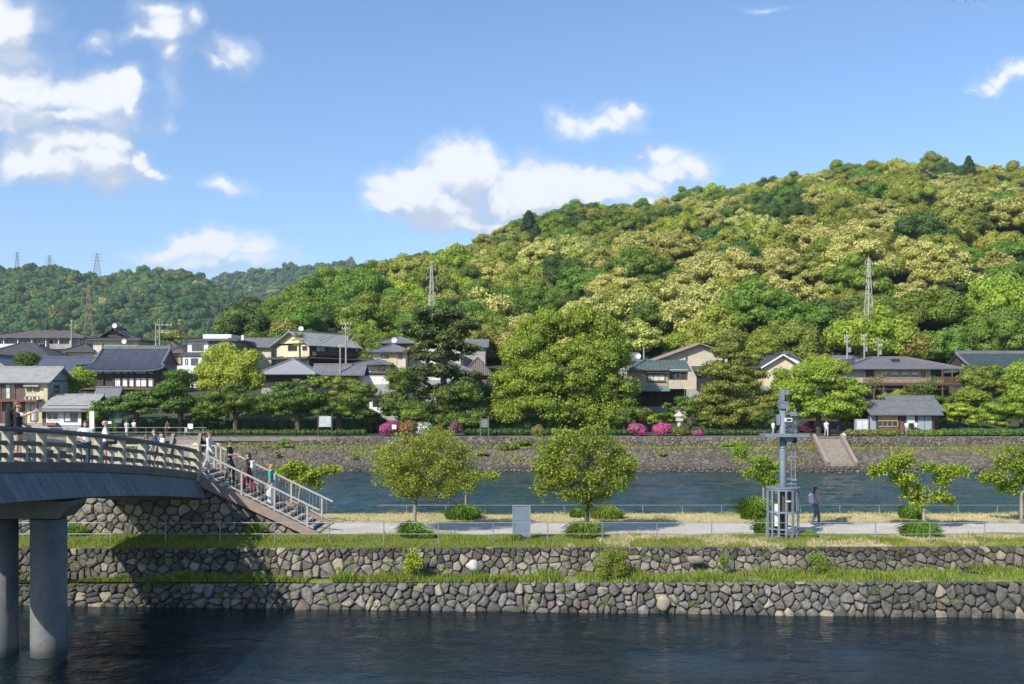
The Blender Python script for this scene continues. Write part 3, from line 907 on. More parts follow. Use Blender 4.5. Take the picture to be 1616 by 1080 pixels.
MB().box(-16.9, XA+.02, YN-.05, YF+.05, ZL-.28, ZL).build('landing', CONC, st)
STR = pmat('stringer_stone', (.30, .22, .18), (.22, .17, .145), 2.5, .9, .3, 12, stain=((.14, .12, .1), 1.3))
NS = 15
for i in range(NS):
    x0 = XA+(XB-XA)*i/NS; x1 = XA+(XB-XA)*(i+1)/NS; z = ZL*(1-(i+1)/NS)+.02
    MB().box(x0-.03, x1-.004, YN+.22, YF-.22, z-.10, z).build('tread', pmat('tread_stone', (.42, .39, .34), (.33, .31, .28), 3, .9, .2, 15), st)
    MB().box(x0-.0, x0+.05, YN+.23, YF-.23, z+.003, z+ZL/NS-.103).build('riser', pmat('riser_dark', (.05, .045, .04), (.08, .07, .06), 3, .9), st)
for y in (YN, YF):
    mb = MB()
    mb.prism([(XA, y-.11, ZL+.05), (XA, y-.11, ZL-.40), (XB-.35, y-.11, -.05), (XB+.12, y-.11, -.05), (XB+.12, y-.11, .06)], (0, .22, 0))
    mb.build('stringer', STR, st)
def stair_rail(y, t, label):
    P = lambda x, h: (x, y, max(0, stz(x) if x > XA else ZL)+.06+h)
    xs_ = [XA+.15]+[XA+.55+ (XB-XA-.9)*k/3 for k in range(4)]
    for x in xs_:
        MB().box(x-.035, x+.035, y-.035, y+.035, P(x, 0)[2]-.03, P(x, .88)[2]).build('rail_post', RAILM, t)
    top = [P(XA+.02, .90), P(XA+.35, .90)] if False else None
    m_ = MB(); m_.beam(P(XA+.1, .90), P(XB+.12, .90), .07, .07); m_.build('handrail', RAILM, t)
    m_ = MB(); m_.beam(P(XA+.3, .13), P(XB-.1, .13), .045, .05); m_.build('lower_rail', RAILM, t)
    x = XA+.3
    k = 0
    while x < XB-.15:
        if min(abs(x-q) for q in xs_) > .05:
            if k == 0:
                base = MB().tube([(0, 0, 0), (0, 0, .74)], .007, 5).build('baluster', RAILM, t); base.location = P(x, .14); k = 1
            else:
                c = base.copy(); c.location = P(x, .14); col.objects.link(c); c.parent = t
        x += .145
RAILM = pmat('rail_paint', (.40, .38, .34), (.33, .31, .28), 3, .6)
for y, w in ((YN+.0, 'near'), (YF, 'far')):
    t = empty('stair_railing', (0, 0, 0), label='pale metal railing with thin balusters along the %s side of the staircase' % w, cat='railing')
    stair_rail(y, t, w)
# landing rail at the back
t = empty('landing_railing', (0, 0, 0), label='white railing closing the back of the landing behind the bridge end', cat='railing')
mb = MB(); mb.beam((-17, YF, ZL+.96), (XA+.1, YF, ZL+.96), .07, .07); mb.build('handrail', RAILM, t)
mb = MB(); mb.beam((-17, YF, ZL+.18), (XA+.1, YF, ZL+.18), .045, .05); mb.build('lower_rail', RAILM, t)
for k in range(5):
    x = -17+k*1.1; MB().box(x-.035, x+.035, YF-.035, YF+.035, ZL, ZL+.92).build('rail_post', RAILM, t)

# ================================================================ steel-blue sign board
ys_ = 37.75
sg = empty('sign_board', (X(823, ys_), ys_, 0), R(-3), 'plain blue-grey metal board standing in the grass between the two round trees', 'sign')
MB().box(-.32, .32, -.03, .03, .30, 1.28).build('upper_panel', BLUEGREY, sg)
MB().box(-.32, .32, -.035, .035, .0, .285).build('lower_panel', BLUEGREY, sg)
mb = MB(); [mb.box(s*.325-.018, s*.325+.018, -.045, .045, -.1, 1.31) for s in (-1, 1)]; mb.box(-.343, .343, -.045, .045, 1.31, 1.345); mb.build('frame', GALV, sg)

# ================================================================ monitoring mast in its cage
yc = 38.7; xc_ = X(1235.5, yc)
ms = empty('monitoring_mast', (xc_, yc, 0), 0, 'tall grey river monitoring mast with cameras, round platform and ladder, standing inside a barred cage', 'mast')
MASTP = pmat('mast_paint', (.17, .205, .25), (.14, .17, .21), 3, .5, .05, stain=((.18, .2, .23), 1.5))
mb = MB(); mb.tube([(0, 0, -.05), (0, 0, 5.0)], .125, 20); o = mb.build('mast_pole', MASTP, ms, smooth=True)
mb = MB(); mb.tube([(0, 0, 3.0), (0, 0, 3.38)], .14, 20); mb.tube([(0, 0, 3.44), (0, 0, 3.52)], .155, 20); mb.build('collar', MASTP, ms)
MB().box(-.80, .88, -.5, .5, 3.92, 4.00).build('platform', MASTP, ms)
mb = MB(); mb.prism([(-.05, -.3, 3.92), (.42, -.3, 3.92), (.22, -.3, 3.62), (.12, -.3, 3.62)], (0, .6, 0)); mb.build('platform_bracket', MASTP, ms)
MB().box(-.82, .90, -.52, -.49, 3.90, 4.03).build('platform_edge', MASTP, ms)
# head units
mb = MB(); mb.box(-.14, .17, -.2, .2, 4.98, 5.22); mb.prism([(-.16, -.22, 5.22), (.20, -.22, 5.2), (.17, -.22, 5.26), (-.14, -.22, 5.30)], (0, .44, 0)); mb.build('camera_housing', MASTP, ms)
mb = MB(); mb.box(-.12, .03, -.14, .14, 5.3, 5.72); mb.build('camera_housing', MASTP, ms)
mb = MB(); mb.box(.05, .22, -.13, .15, 5.52, 5.72); mb.tube([(.22, 0, 5.62), (.27, 0, 5.62)], .05, 10); mb.build('camera_housing', MASTP, ms)
mb = MB(); mb.box(.02, .28, -.12, -.3, 4.48, 4.62); mb.build('junction_box', WHITEP, ms)
mb = MB(); mb.box(.06, .24, -.31, -.302, 4.51, 4.59); mb.build('dark_window', BLACKP, ms)
mb = MB(); mb.tube([(.12, -.1, 4.78), (.55, -.1, 4.80)], .03, 8); mb.box(.25, .5, -.18, -.02, 4.70, 4.86); mb.build('side_arm', MASTP, ms)
mb = MB(); mb.box(-.24, -.125, -.1, .1, 4.35, 4.75); mb.build('cable_box', MASTP, ms)
mb = MB(); mb.tube([(.05, -.24, 4.25), (.24, -.26, 4.36)], .05, 10); mb.build('spot_camera', BLACKP, ms)
# ladder on the right side
mb = MB()
for xx in (.34, .50): mb.tube([(xx, .05, 1.9), (xx, .05, 4.98)], .018, 8)
mb.build('ladder_rail', GALV, ms)
for k in range(10): MB().tube([(.34, .05, 2.05+.3*k), (.50, .05, 2.05+.3*k)], .012, 6).build('rung', GALV, ms)
mb = MB()
for z in (2.05, 2.25, 3.1): mb.beam((.1, 0, z), (.52, 0, z), .05, .05)
mb.box(.30, .5, -.12, .08, 2.18, 2.26); mb.build('ladder_bracket', MASTP, ms)
mb = MB(); mb.box(.24, .50, -.15, .05, 3.66, 3.84); mb.build('platform_light', BLACKP, ms)
# cage: round bars and three hoops
RC = .60
for k in range(14):
    a = 2*math.pi*(k+.35)/14
    x, y = RC*math.cos(a), RC*math.sin(a)
    m_ = MB(); t_ = Vector((-math.sin(a), math.cos(a), 0)); m_.beam((x, y, .02), (x, y, 1.86), .035, .075, up=t_); m_.build('cage_bar', MASTP, ms)
for z, h in ((.35, .05), (1.0, .07), (1.86, .09)):
    pts = [(RC*1.02*math.cos(2*math.pi*k/36), RC*1.02*math.sin(2*math.pi*k/36)) for k in range(36)]
    mb = MB()
    vs = []; fs = []
    for (rr, zz) in ((1.03, z-h/2), (1.03, z+h/2), (.96, z+h/2), (.96, z-h/2)):
        for k in range(36): vs.append((RC*rr*math.cos(2*math.pi*k/36), RC*rr*math.sin(2*math.pi*k/36), zz))
    for q in range(4):
        for k in range(36): fs.append((q*36+k, q*36+(k+1) % 36, ((q+1) % 4)*36+(k+1) % 36, ((q+1) % 4)*36+k))
    mb.add(vs, fs); mb.build('cage_hoop', MASTP, ms)
mb = MB(); mb.tube([(0, 0, 1.90), (0, 0, 1.94)], RC*1.08, 36); mb.build('cage_lid', MASTP, ms)
BROWNB = pmat('cabinet_brown', (.07, .055, .05), (.10, .08, .07), 2, .6)
for xx, yy in ((-.14, -.28), (.16, -.22), (.32, .1)):
    MB().box(xx-.11, xx+.11, yy-.08, yy+.1, .95, 1.82).build('cabinet', BROWNB, ms)
MB().box(-.3, .0, -.2, .1, .1, .85).build('control_box', BLACKP, ms)
MB().box(-.40, -.28, -.3, -.18, .45, 1.3).build('white_box', WHITEP, ms)
mb = MB()
r = random.Random(4)
for k in range(60):
    a = r.random()*6.28; q = r.uniform(.2, .66)
    mb.ball((q*math.cos(a), q*math.sin(a), .04), (.07*r.uniform(.6, 1.3), .07, .06), 6, 4)
mb.build('base_rubble', STONE_L, ms, kind='stuff')
# warning plate on the cage
MB().box(-.05, .13, -RC*1.06-.012, -RC*1.06, 1.42, 1.47).build('plate', WHITEP, ms)

# ================================================================ people
def hull(bm, spheres):
    """adds the convex hull of some ellipsoids to bm"""
    vs = []
    for (c, r) in spheres:
        if not isinstance(r, (tuple, list)): r = (r, r, r)
        for i in range(1, 6):
            t = math.pi*i/6
            for k in range(8):
                a = 2*math.pi*k/8
                vs.append(bm.verts.new((c[0]+r[0]*math.sin(t)*math.cos(a), c[1]+r[1]*math.sin(t)*math.sin(a), c[2]+r[2]*math.cos(t))))
        vs.append(bm.verts.new((c[0], c[1], c[2]+r[2]))); vs.append(bm.verts.new((c[0], c[1], c[2]-r[2])))
    g = bmesh.ops.convex_hull(bm, input=vs)
    dead = list({v for v in g['geom_interior'] if isinstance(v, bmesh.types.BMVert)} | {v for v in g['geom_unused'] if isinstance(v, bmesh.types.BMVert)})
    if dead: bmesh.ops.delete(bm, geom=dead, context='VERTS')
def remeshed(name, hulls, voxel, extra=None, dec=.45, smooth=2):
    bm = bmesh.new()
    for h in hulls: hull(bm, h)
    me = bpy.data.meshes.new(name); bm.to_mesh(me); bm.free()
    o = bpy.data.objects.new(name, me); col.objects.link(o)
    m1 = o.modifiers.new('r', 'REMESH'); m1.mode = 'VOXEL'; m1.voxel_size = voxel
    m2 = o.modifiers.new('s', 'SMOOTH'); m2.iterations = smooth; m2.factor = .5
    if dec < 1: m3 = o.modifiers.new('d', 'DECIMATE'); m3.ratio = dec
    dg = bpy.context.evaluated_depsgraph_get()
    me2 = bpy.data.meshes.new_from_object(o.evaluated_get(dg))
    bpy.data.objects.remove(o); bpy.data.meshes.remove(me)
    if extra:
        bm = bmesh.new(); bm.from_mesh(me2)
        for h in extra: hull(bm, h)
        bm.to_mesh(me2); bm.free()
    me2.polygons.foreach_set('use_smooth', [True]*len(me2.polygons)); me2.name = name
    return me2
def cloth(name, c, rough=.85):
    return pmat('cloth_'+name, c, tuple(x*.78 for x in c), 7, rough, .25, 18, contrast=(.3, .7))
def person(loc, yaw, label, H=1.65, top=None, legs=None, hair=None, pose='stand', sleeves='short', legw=1.0, arms=None, voxel=.016,
           build=1.0, hairlen=0, skirt=False, shoes=(.03, .03, .03), group=None, lean=0.0, head_turn=0.0, fine=True):
    """a figure facing local +x; joints are given as fractions of the body height"""
    root = empty('person', loc, yaw, label, 'person', group)
    V = lambda x, y, z: (x*H, y*H, z*H)
    b_ = build
    sit = pose.startswith('sit')
    pz = .53
    if sit: pz = .09
    def up(x, y, z):  # upper body with a forward lean about the pelvis
        dz = z-.53
        return V(x+math.sin(lean)*dz, y, pz+dz*math.cos(lean))
    stepl = {'stand': (.01, -.01), 'walk': (.13, -.13), 'walk2': (-.12, .14), 'down': (.10, -.07)}.get(pose, (0, 0))
    J = {}
    for s, n_, st_ in ((1, 'L', stepl[0]), (-1, 'R', stepl[1])):
        J['hip'+n_] = V(0, s*.052*b_, pz-.01)
        if sit:
            J['kne'+n_] = V(.23, s*.065, pz+.04); J['ank'+n_] = V(.24, s*.06, pz-.20); J['toe'+n_] = V(.31, s*.065, pz-.225)
        else:
            lift = .0 if st_ >= 0 else .03
            bend = .02 if abs(st_) < .05 else .045
            J['kne'+n_] = V(st_*.55+bend, s*.055, .285+lift*.4); J['ank'+n_] = V(st_, s*.055, .05+lift); J['toe'+n_] = V(st_+.095, s*.062, .018+lift*.3)
        J['sho'+n_] = up(0, s*.115*b_, .805)
        a = (arms or {}).get(n_)
        if a is None:
            sw = -st_*.45
            e_, h_ = (.0+sw*.5-.01, s*.135, .63), (.05+sw, s*.14, .485)
            if sit: e_, h_ = (.05, s*.14, .66), (.17, s*.09, .58)
        else: e_, h_ = a
        J['elb'+n_] = up(*e_); J['wri'+n_] = up(*h_)
    hd = up(.015, 0, .925)
    r_ = lambda k: k*H
    def dirv(a, c):
        d = Vector(c)-Vector(a); return d.normalized() if d.length > 0 else Vector((0, 0, -1))
    body = []
    # trunk: pelvis, waist, chest, shoulders, neck
    T = lambda x, z, rx, ry, rz: (up(x, 0, z), (r_(rx), r_(ry*b_), r_(rz)))
    body.append([T(0, .53, .058, .088, .05), T(.0, .62, .05, .072, .04)])
    body.append([T(.0, .62, .05, .072, .04), T(.004, .74, .062, .09, .05)])
    body.append([T(.004, .74, .062, .09, .05), T(.0, .80, .045, .10, .03)])
    body.append([(J['shoL'], r_(.034)), (J['shoR'], r_(.034)), T(0, .83, .035, .05, .02)])
    body.append([(up(0, 0, .80), r_(.034)), (up(.008, 0, .88), r_(.030))])
    # head: skull, face, jaw
    body.append([(up(.0, 0, .945), (r_(.056), r_(.045), r_(.052))), (up(.018, 0, .915), (r_(.043), r_(.036), r_(.04))), (up(.032, 0, .885), r_(.018))])
    body.append([(up(.062, 0, .918), r_(.007)), (up(.070, 0, .905), r_(.010))])
    for s in (1, -1): body.append([(up(.0, s*.046, .915), (r_(.012), r_(.006), r_(.018)))])
    for n_ in 'LR':
        body.append([(J['hip'+n_], r_(.054*b_)), (J['kne'+n_], r_(.034))])
        body.append([(J['kne'+n_], r_(.034)), (J['ank'+n_], r_(.021))])
        k = Vector(J['kne'+n_])*.68+Vector(J['ank'+n_])*.32
        body.append([(tuple(k-Vector((r_(.008), 0, 0))), r_(.033)), (J['kne'+n_], r_(.028))])
        body.append([(J['ank'+n_], r_(.022)), (J['toe'+n_], (r_(.03), r_(.022), r_(.014))), (tuple(Vector(J['ank'+n_])+Vector((-r_(.02), 0, -r_(.03)))), r_(.018))])
        body.append([(J['sho'+n_], r_(.031)), (J['elb'+n_], r_(.024))])
        body.append([(J['elb'+n_], r_(.024)), (J['wri'+n_], r_(.016))])
        d = dirv(J['elb'+n_], J['wri'+n_]); w = Vector(J['wri'+n_])
        side = Vector((1, 0, 0)) if abs(d.x) < .7 else Vector((0, 0, 1))
        side = (side-d*side.dot(d)).normalized()
        pm = w+d*r_(.030)
        body.append([(tuple(w), r_(.014)), (tuple(pm+side*r_(.010)), r_(.012)), (tuple(pm-side*r_(.010)), r_(.012))])
    fingers = []
    if fine:
        for n_, s in (('L', 1), ('R', -1)):
            d = dirv(J['elb'+n_], J['wri'+n_]); w = Vector(J['wri'+n_])
            side = Vector((1, 0, 0)) if abs(d.x) < .7 else Vector((0, 0, 1))
            side = (side-d*side.dot(d)).normalized(); nrm = d.cross(side).normalized()*(-s)
            for k, L in enumerate((.036, .044, .041, .030)):
                o_ = side*r_(.0165-.011*k)
                p0 = w+d*r_(.034)+o_; p1 = p0+d*r_(L*.55)+nrm*r_(.003); p2 = p1+d*r_(L*.4)+nrm*r_(.011)
                fingers.append([(tuple(p0), r_(.0058)), (tuple(p1), r_(.0052))]); fingers.append([(tuple(p1), r_(.0052)), (tuple(p2), r_(.0042))])
            p0 = w+d*r_(.016)+side*r_(.016); p1 = p0+(d*.75+side*.65).normalized()*r_(.026); p2 = p1+(d*.95+side*.2).normalized()*r_(.018)
            fingers.append([(tuple(p0), r_(.007)), (tuple(p1), r_(.006))]); fingers.append([(tuple(p1), r_(.006)), (tuple(p2), r_(.005))])
    link('body', remeshed('body', body, voxel, fingers), root, SKIN)
    # clothes are shells a little outside the body
    g = .010
    TT = lambda x, z, rx, ry, rz: (up(x, 0, z), (r_(rx)+g*1.5, r_(ry*b_)+g*1.6, r_(rz)+g))
    sh = [[TT(0, .53, .058, .088, .03), TT(.0, .62, .053, .078, .04)], [TT(.0, .62, .053, .078, .04), TT(.004, .74, .062, .09, .05)],
          [TT(.004, .74, .062, .09, .05), TT(.0, .80, .045, .10, .03)], [(J['shoL'], r_(.034)+g), (J['shoR'], r_(.034)+g), TT(0, .835, .03, .045, .01)]]
    for n_ in 'LR':
        e = Vector(J['sho'+n_]).lerp(Vector(J['elb'+n_]), .62 if sleeves == 'short' else 1.0)
        sh.append([(J['sho'+n_], r_(.034)+g), (tuple(e), r_(.030)+g*1.3)])
        if sleeves == 'long': sh.append([(J['elb'+n_], r_(.026)+g), (J['wri'+n_], r_(.019)+g)])
    link('shirt', remeshed('shirt', sh, voxel, smooth=1), root, top)
    tr = [[(up(0, 0, .535), (r_(.060)+g, r_(.089*b_)+g, r_(.035))), (J['hipL'], r_(.058)+g), (J['hipR'], r_(.058)+g)]]
    if skirt:
        tr.append([(up(0, 0, .56), (r_(.052), r_(.075), r_(.02))), (V(.02, 0, .24), (r_(.10), r_(.105), r_(.015)))])
    else:
        for n_ in 'LR':
            tr.append([(J['hip'+n_], r_(.057*b_)+g), (J['kne'+n_], r_(.036)*legw+g)])
            if legw > 0:
                a = Vector(J['kne'+n_]).lerp(Vector(J['ank'+n_]), .93)
                tr.append([(J['kne'+n_], r_(.036)*legw+g), (tuple(a), r_(.025)*max(1, legw*1.25)+g)])
    link('trousers' if not skirt else 'skirt', remeshed('trousers', tr, voxel, smooth=1), root, legs)
    if legw > 0 or True:
        for n_ in 'LR':
            a = Vector(J['ank'+n_])
            shm = [[(tuple(a+Vector((-r_(.02), 0, -r_(.028)))), (r_(.022), r_(.022), r_(.022))), (J['toe'+n_], (r_(.036), r_(.026), r_(.018)))]]
            link('shoe', remeshed('shoe', shm, .012, dec=.6), root, cloth('shoe%d' % int(shoes[0]*100), shoes))
    hr = [[(up(-.012, 0, .955), (r_(.056), r_(.051), r_(.050))), (up(.012, 0, .965), (r_(.046), r_(.046), r_(.038)))]]
    if hairlen: 
        hr.append([(up(-.03, 0, .935), (r_(.036), r_(.046), r_(.03))), (up(-.045-.02*(hairlen > 1), 0, .935-.075*hairlen), (r_(.022), r_(.045), r_(.02)))])
    else: hr.append([(up(-.03, 0, .93), (r_(.034), r_(.044), r_(.035)))])
    link('hair', remeshed('hair', hr, .012, smooth=1), root, hair)
    if fine:
        ey = MB(); 
        for s in (1, -1): ey.ball(up(.056, s*.018, .924), r_(.0055), 6, 4)
        ey.build('eyes', BLACKP, root)
        mo = MB(); mo.ball(up(.054, 0, .893), (r_(.005), r_(.012), r_(.003)), 8, 4); mo.build('mouth', pmat('lips', (.38, .14, .12), (.34, .12, .1), 4, .5), root)
    root['_up'] = 0
    return root, up, H
H_BLACK = pmat('hair_black', (.018, .014, .012), (.035, .028, .022), 12, .45)
H_BROWN = pmat('hair_brown', (.10, .05, .028), (.15, .08, .045), 12, .5)
H_GINGER = pmat('hair_ginger', (.34, .16, .05), (.42, .22, .08), 12, .5)
H_GREY = pmat('hair_grey', (.30, .24, .2), (.38, .3, .25), 12, .6)
def place(px, D, z, yawdeg, label, **kw):
    r_, up, H = person((X(px, D), D, z), R(yawdeg), label, **kw); del r_['_up']; return r_, up, H
WHITE = cloth('white', (.72, .72, .73)); NAVY = cloth('navy', (.02, .028, .06)); BLACKC = cloth('black', (.014, .014, .018))
DENIM = cloth('denim', (.07, .10, .16)); MAROON = cloth('maroon', (.16, .018, .028)); TEAL = cloth('teal', (.04, .42, .34))
BROWNC = cloth('brown', (.07, .035, .03)); LGREY = cloth('lightgrey', (.42, .43, .46)); BLUEC = cloth('blue', (.035, .07, .16)); PINK = cloth('pink', (.5, .25, .26))
BEIGE = cloth('beige', (.35, .3, .25))
def bag(p, up, pos, size, mat, name, label, cat):
    c = Vector(up(*pos)); M_ = Matrix.Rotation(p.rotation_euler[2], 4, 'Z')
    s = [v*.5 for v in size]
    q = .16
    me = remeshed(name, [[((sx_*s[0]*q, sy_*s[1]*.6, sz_*s[2]*.7), (s[0]*.6, s[1]*.4, s[2]*.3)) for sx_ in (-1, 1) for sy_ in (-1, 1) for sz_ in (-1, 1)],
                         [((s[0]*.6, 0, -s[2]*.25), (s[0]*.45, s[1]*.7, s[2]*.4))]], .014, dec=.6)
    o = empty(name, Vector(p.location)+M_@c, p.rotation_euler[2], label, cat)
    link('pouch', me, o, mat)
    mb = MB()
    for sy_ in (-1, 1):
        mb.tube([(-s[0]*.3, sy_*s[1]*.6, s[2]*.8), (s[0]*.2-.0, sy_*s[1]*.75, s[2]*1.12), (.13, sy_*s[1]*.85, s[2]*.85), (.16, sy_*s[1]*.9, 0), (.05, sy_*s[1]*.8, -s[2]*.8)], .014, 6)
    mb.build('strap', mat, o)
    return o
# on the bridge
def bd(px, x): 
    D = x*FPX/(px-808.0); return D, bz(D)-.02
D, z = bd(30, -13.9)
p, up_, H = place(28, D, z, 8, 'person in black shorts with white sleeves on the bridge, pointing to the right', H=1.74,
      top=BLACKC, legs=NAVY, hair=H_BROWN, pose='stand', legw=0, sleeves='short', arms={'R': ((.15, -.145, .775), (.30, -.14, .835)), 'L': ((-.02, .15, .66), (.10, .13, .60))}, build=1.12)
mb = MB()
for s_, n_ in ((-1, 'R'), (1, 'L')): pass
me = remeshed('sleeve', [[(up_(.02, -.125, .80), .075), (up_(.11, -.14, .785), .062)]], .014); link('sleeve', me, p, WHITE)
bag(p, up_, (-.12, 0, .72), (.26, .34, .52), BLACKC, 'backpack', 'bulky black backpack worn by the pointing person at the left edge of the bridge', 'backpack')
D, z = bd(135, -14.9)
place(135, D, z, -70, 'person with fair-brown hair and long white t-shirt in the middle of the bridge', H=1.64, top=WHITE, legs=NAVY, hair=H_BROWN, pose='stand', arms={'R': ((.08, -.14, .66), (.17, -.08, .64))})
D, z = bd(166, -14.4)
p, up_, H = place(166, D, z, 25, 'person with thin grey hair, white tee and dark shorts on the bridge', H=1.68, top=WHITE, legs=NAVY, hair=H_GREY, pose='stand', legw=0, build=1.1, arms={'L': ((.05, .14, .65), (.17, .05, .64)), 'R': ((.05, -.14, .65), (.18, -.06, .62))})
bag(p, up_, (.20, -.03, .60), (.12, .26, .22), BLACKC, 'shoulder_bag', 'small black bag held in front of the grey-haired person on the bridge', 'bag')
D, z = bd(232, -14.3)
place(231, D, z, 20, 'person half hidden behind the one in dark blue on the bridge', H=1.5, top=PINK, legs=WHITE, hair=H_BROWN, pose='stand')
D, z = bd(243, -13.85)
place(244, D, z, 200, 'person with black hair in a dark blue polo shirt near the end of the bridge', H=1.70, top=BLUEC, legs=DENIM, hair=H_BLACK, pose='walk')
D, z = bd(257, -13.5)
p, up_, H = place(256, D, z, 215, 'person in white top and pale skirt beside the one in dark blue on the bridge', H=1.57, top=WHITE, legs=BEIGE, hair=H_BLACK, skirt=True, pose='walk2', hairlen=1)
bag(p, up_, (-.02, .13, .60), (.12, .16, .24), BLACKC, 'shoulder_bag', 'small black shoulder bag of the person in the pale skirt on the bridge', 'bag')
# on the stairs
place(330, 41.1, ZL, 0, 'person in white blouse and pale grey trousers at the top of the stairs', H=1.60, top=WHITE, legs=LGREY, hair=H_BROWN, hairlen=2, pose='walk', sleeves='long', legw=1.2, arms={'L': ((.06, .15, .68), (.20, .15, .66))})
def stp(px, D):
    x = X(px, D); k = math.floor((x-XA)/((XB-XA)/NS)); return ZL*(1-(k+1)/NS)+.02
place(362, 41.0, stp(362, 41.0), 0, 'person in black t-shirt and dark patterned trousers coming down the stairs second from the top', H=1.70, top=BLACKC, legs=pmat('cloth_pattern', (.015, .015, .02), (.3, .3, .32), 16, .9, contrast=(.55, .62)), hair=H_BLACK, pose='down', legw=1.35, arms={'L': ((.04, .15, .65), (.16, .10, .64)), 'R': ((.03, -.15, .65), (.15, -.1, .66))})
p, up_, H = place(392, 41.0, stp(392, 41.0)+.02, 170, 'person in brown top and wide maroon trousers carrying a white bag on the stairs', H=1.66, top=BROWNC, legs=MAROON, hair=H_BLACK, hairlen=2, pose='walk', legw=1.9, sleeves='long')
bag(p, up_, (-.12, 0, .70), (.18, .30, .32), WHITE, 'backpack', 'round white bag on the back of the person in maroon trousers on the stairs', 'bag')
p, up_, H = place(428, 41.0, stp(428, 41.0), 175, 'person with ginger hair, teal t-shirt and wide white trousers low on the stairs', H=1.68, top=TEAL, legs=WHITE, hair=H_GINGER, pose='stand', legw=1.9)
bag(p, up_, (-.10, 0, .68), (.14, .24, .26), LGREY, 'backpack', 'small pale bag on the back of the ginger-haired person on the stairs', 'bag')
# on the path
p, up_, H = place(1287, 42.1, .015, 12, 'person with long black hair walking on the island path beside the caged mast', H=1.60, top=BEIGE, legs=DENIM, hair=H_BLACK, hairlen=2, pose='walk', sleeves='long', arms={'L': ((.03, .14, .66), (.15, .08, .73)), 'R': ((.03, -.14, .64), (.10, -.12, .54))})
bag(p, up_, (-.12, 0, .69), (.20, .30, .38), cloth('palegrey', (.50, .52, .56)), 'backpack', 'pale grey backpack of the person walking on the island path', 'backpack')
ph = empty('phone', Vector(p.location)+Matrix.Rotation(p.rotation_euler[2], 3, 'Z')@Vector(up_(.19, .08, .76)), R(12), 'dark phone held up by the person walking on the island path', 'phone')
MB().box(-.006, .006, -.035, .035, -.07, .07).build('case', BLACKP, ph)
# on the far bank
FP = dict(fine=False, voxel=.03)
place(1304, 104.4, 1.04, -90, 'person in white t-shirt and grey trousers standing at the top of the far bank stairs', H=1.68, top=WHITE, legs=LGREY, hair=H_BLACK, pose='walk', **FP)
place(1331, 102.3, .75, -80, 'person in white top and dark trousers sitting on the far embankment edge', H=1.62, top=WHITE, legs=BLACKC, hair=H_BLACK, pose='sit', **FP)
place(1344, 102.1, .75, -100, 'person in black top with pale pink trousers sitting on the far embankment edge', H=1.58, top=BLACKC, legs=PINK, hair=H_BLACK, pose='sit', **FP)
place(1220, 106.5, 1.0, 20, 'person in white walking on the far road just left of the grey mast', H=1.6, top=WHITE, legs=LGREY, hair=H_BROWN, pose='walk', **FP)
place(200, 107.0, 1.0, -60, 'person in a white dress under the left trees of the far bank', H=1.6, top=WHITE, legs=WHITE, hair=H_BLACK, skirt=True, **FP)
place(211, 107.5, 1.0, -100, 'person in white top and dark trousers under the left trees of the far bank', H=1.66, top=WHITE, legs=BLACKC, hair=H_GREY, **FP)
place(264, 106.6, 1.0, -100, 'person in dark red top on the far bank left of the square white notice', H=1.6, top=MAROON, legs=BLACKC, hair=H_BLACK, **FP)
place(1380, 107.2, 1.0, -90, 'person in white shirt in front of the tea house, left one of two', H=1.6, top=WHITE, legs=BEIGE, hair=H_BLACK, **FP) if False else None
# ================================================================ foliage
def unit(a): return a/np.maximum(1e-9, np.linalg.norm(a, axis=-1, keepdims=True))
def cards(P, N, S, rng, aspect=.75, fold=0.0):
    """rhombic leaf cards at P facing N with sizes S -> (n,4,3)"""
    n = len(P)
    t = unit(np.cross(N, rng.normal(size=(n, 3)))); b_ = np.cross(N, t)
    S = S[:, None]
    return np.stack([P-t*S*.5, P-b_*S*.5*aspect+N*S*fold, P+t*S*.5, P+b_*S*.5*aspect+N*S*fold], axis=1)
def lobe_cards(lobes, per_area, size, rng, jit=.45, center=None, low=-.35, depth=.25):
    """leaf cards over the surfaces of ellipsoid lobes"""
    Q = []; T = []
    for (c, r) in lobes:
        c = np.array(c); r = np.array(r if isinstance(r, (tuple, list, np.ndarray)) else (r, r, r), float)
        area = 4*math.pi*((r[0]*r[1])**1.6+(r[0]*r[2])**1.6+(r[1]*r[2])**1.6)**(1/1.6)/3**(1/1.6)
        n = int(area*per_area)+4
        d = unit(rng.normal(size=(n, 3)))
        d = d[d[:, 2] > low-rng.random(len(d))*.25]
        n = len(d)
        rad = 1-depth*rng.random(n)**1.5
        rad *= 1+.10*np.sin(d[:, 0]*7+c[0]*3)*np.sin(d[:, 1]*7+c[1])*1.0
        P = c+d*r*rad[:, None]
        N = unit(unit(d/r)+rng.normal(size=(n, 3))*jit)
        S = size*(.6+.8*rng.random(n))
        Q.append(cards(P, N, S, rng)); T.append(np.stack([rad, d[:, 2]], 1))
    return np.concatenate(Q), np.concatenate(T)
def core_mesh(lobes, k=.72):
    mb = MB()
    for (c, r) in lobes:
        r = r if isinstance(r, (tuple, list)) else (r, r, r)
        mb.ball(c, tuple(x*k for x in r), 7, 5)
    return mb
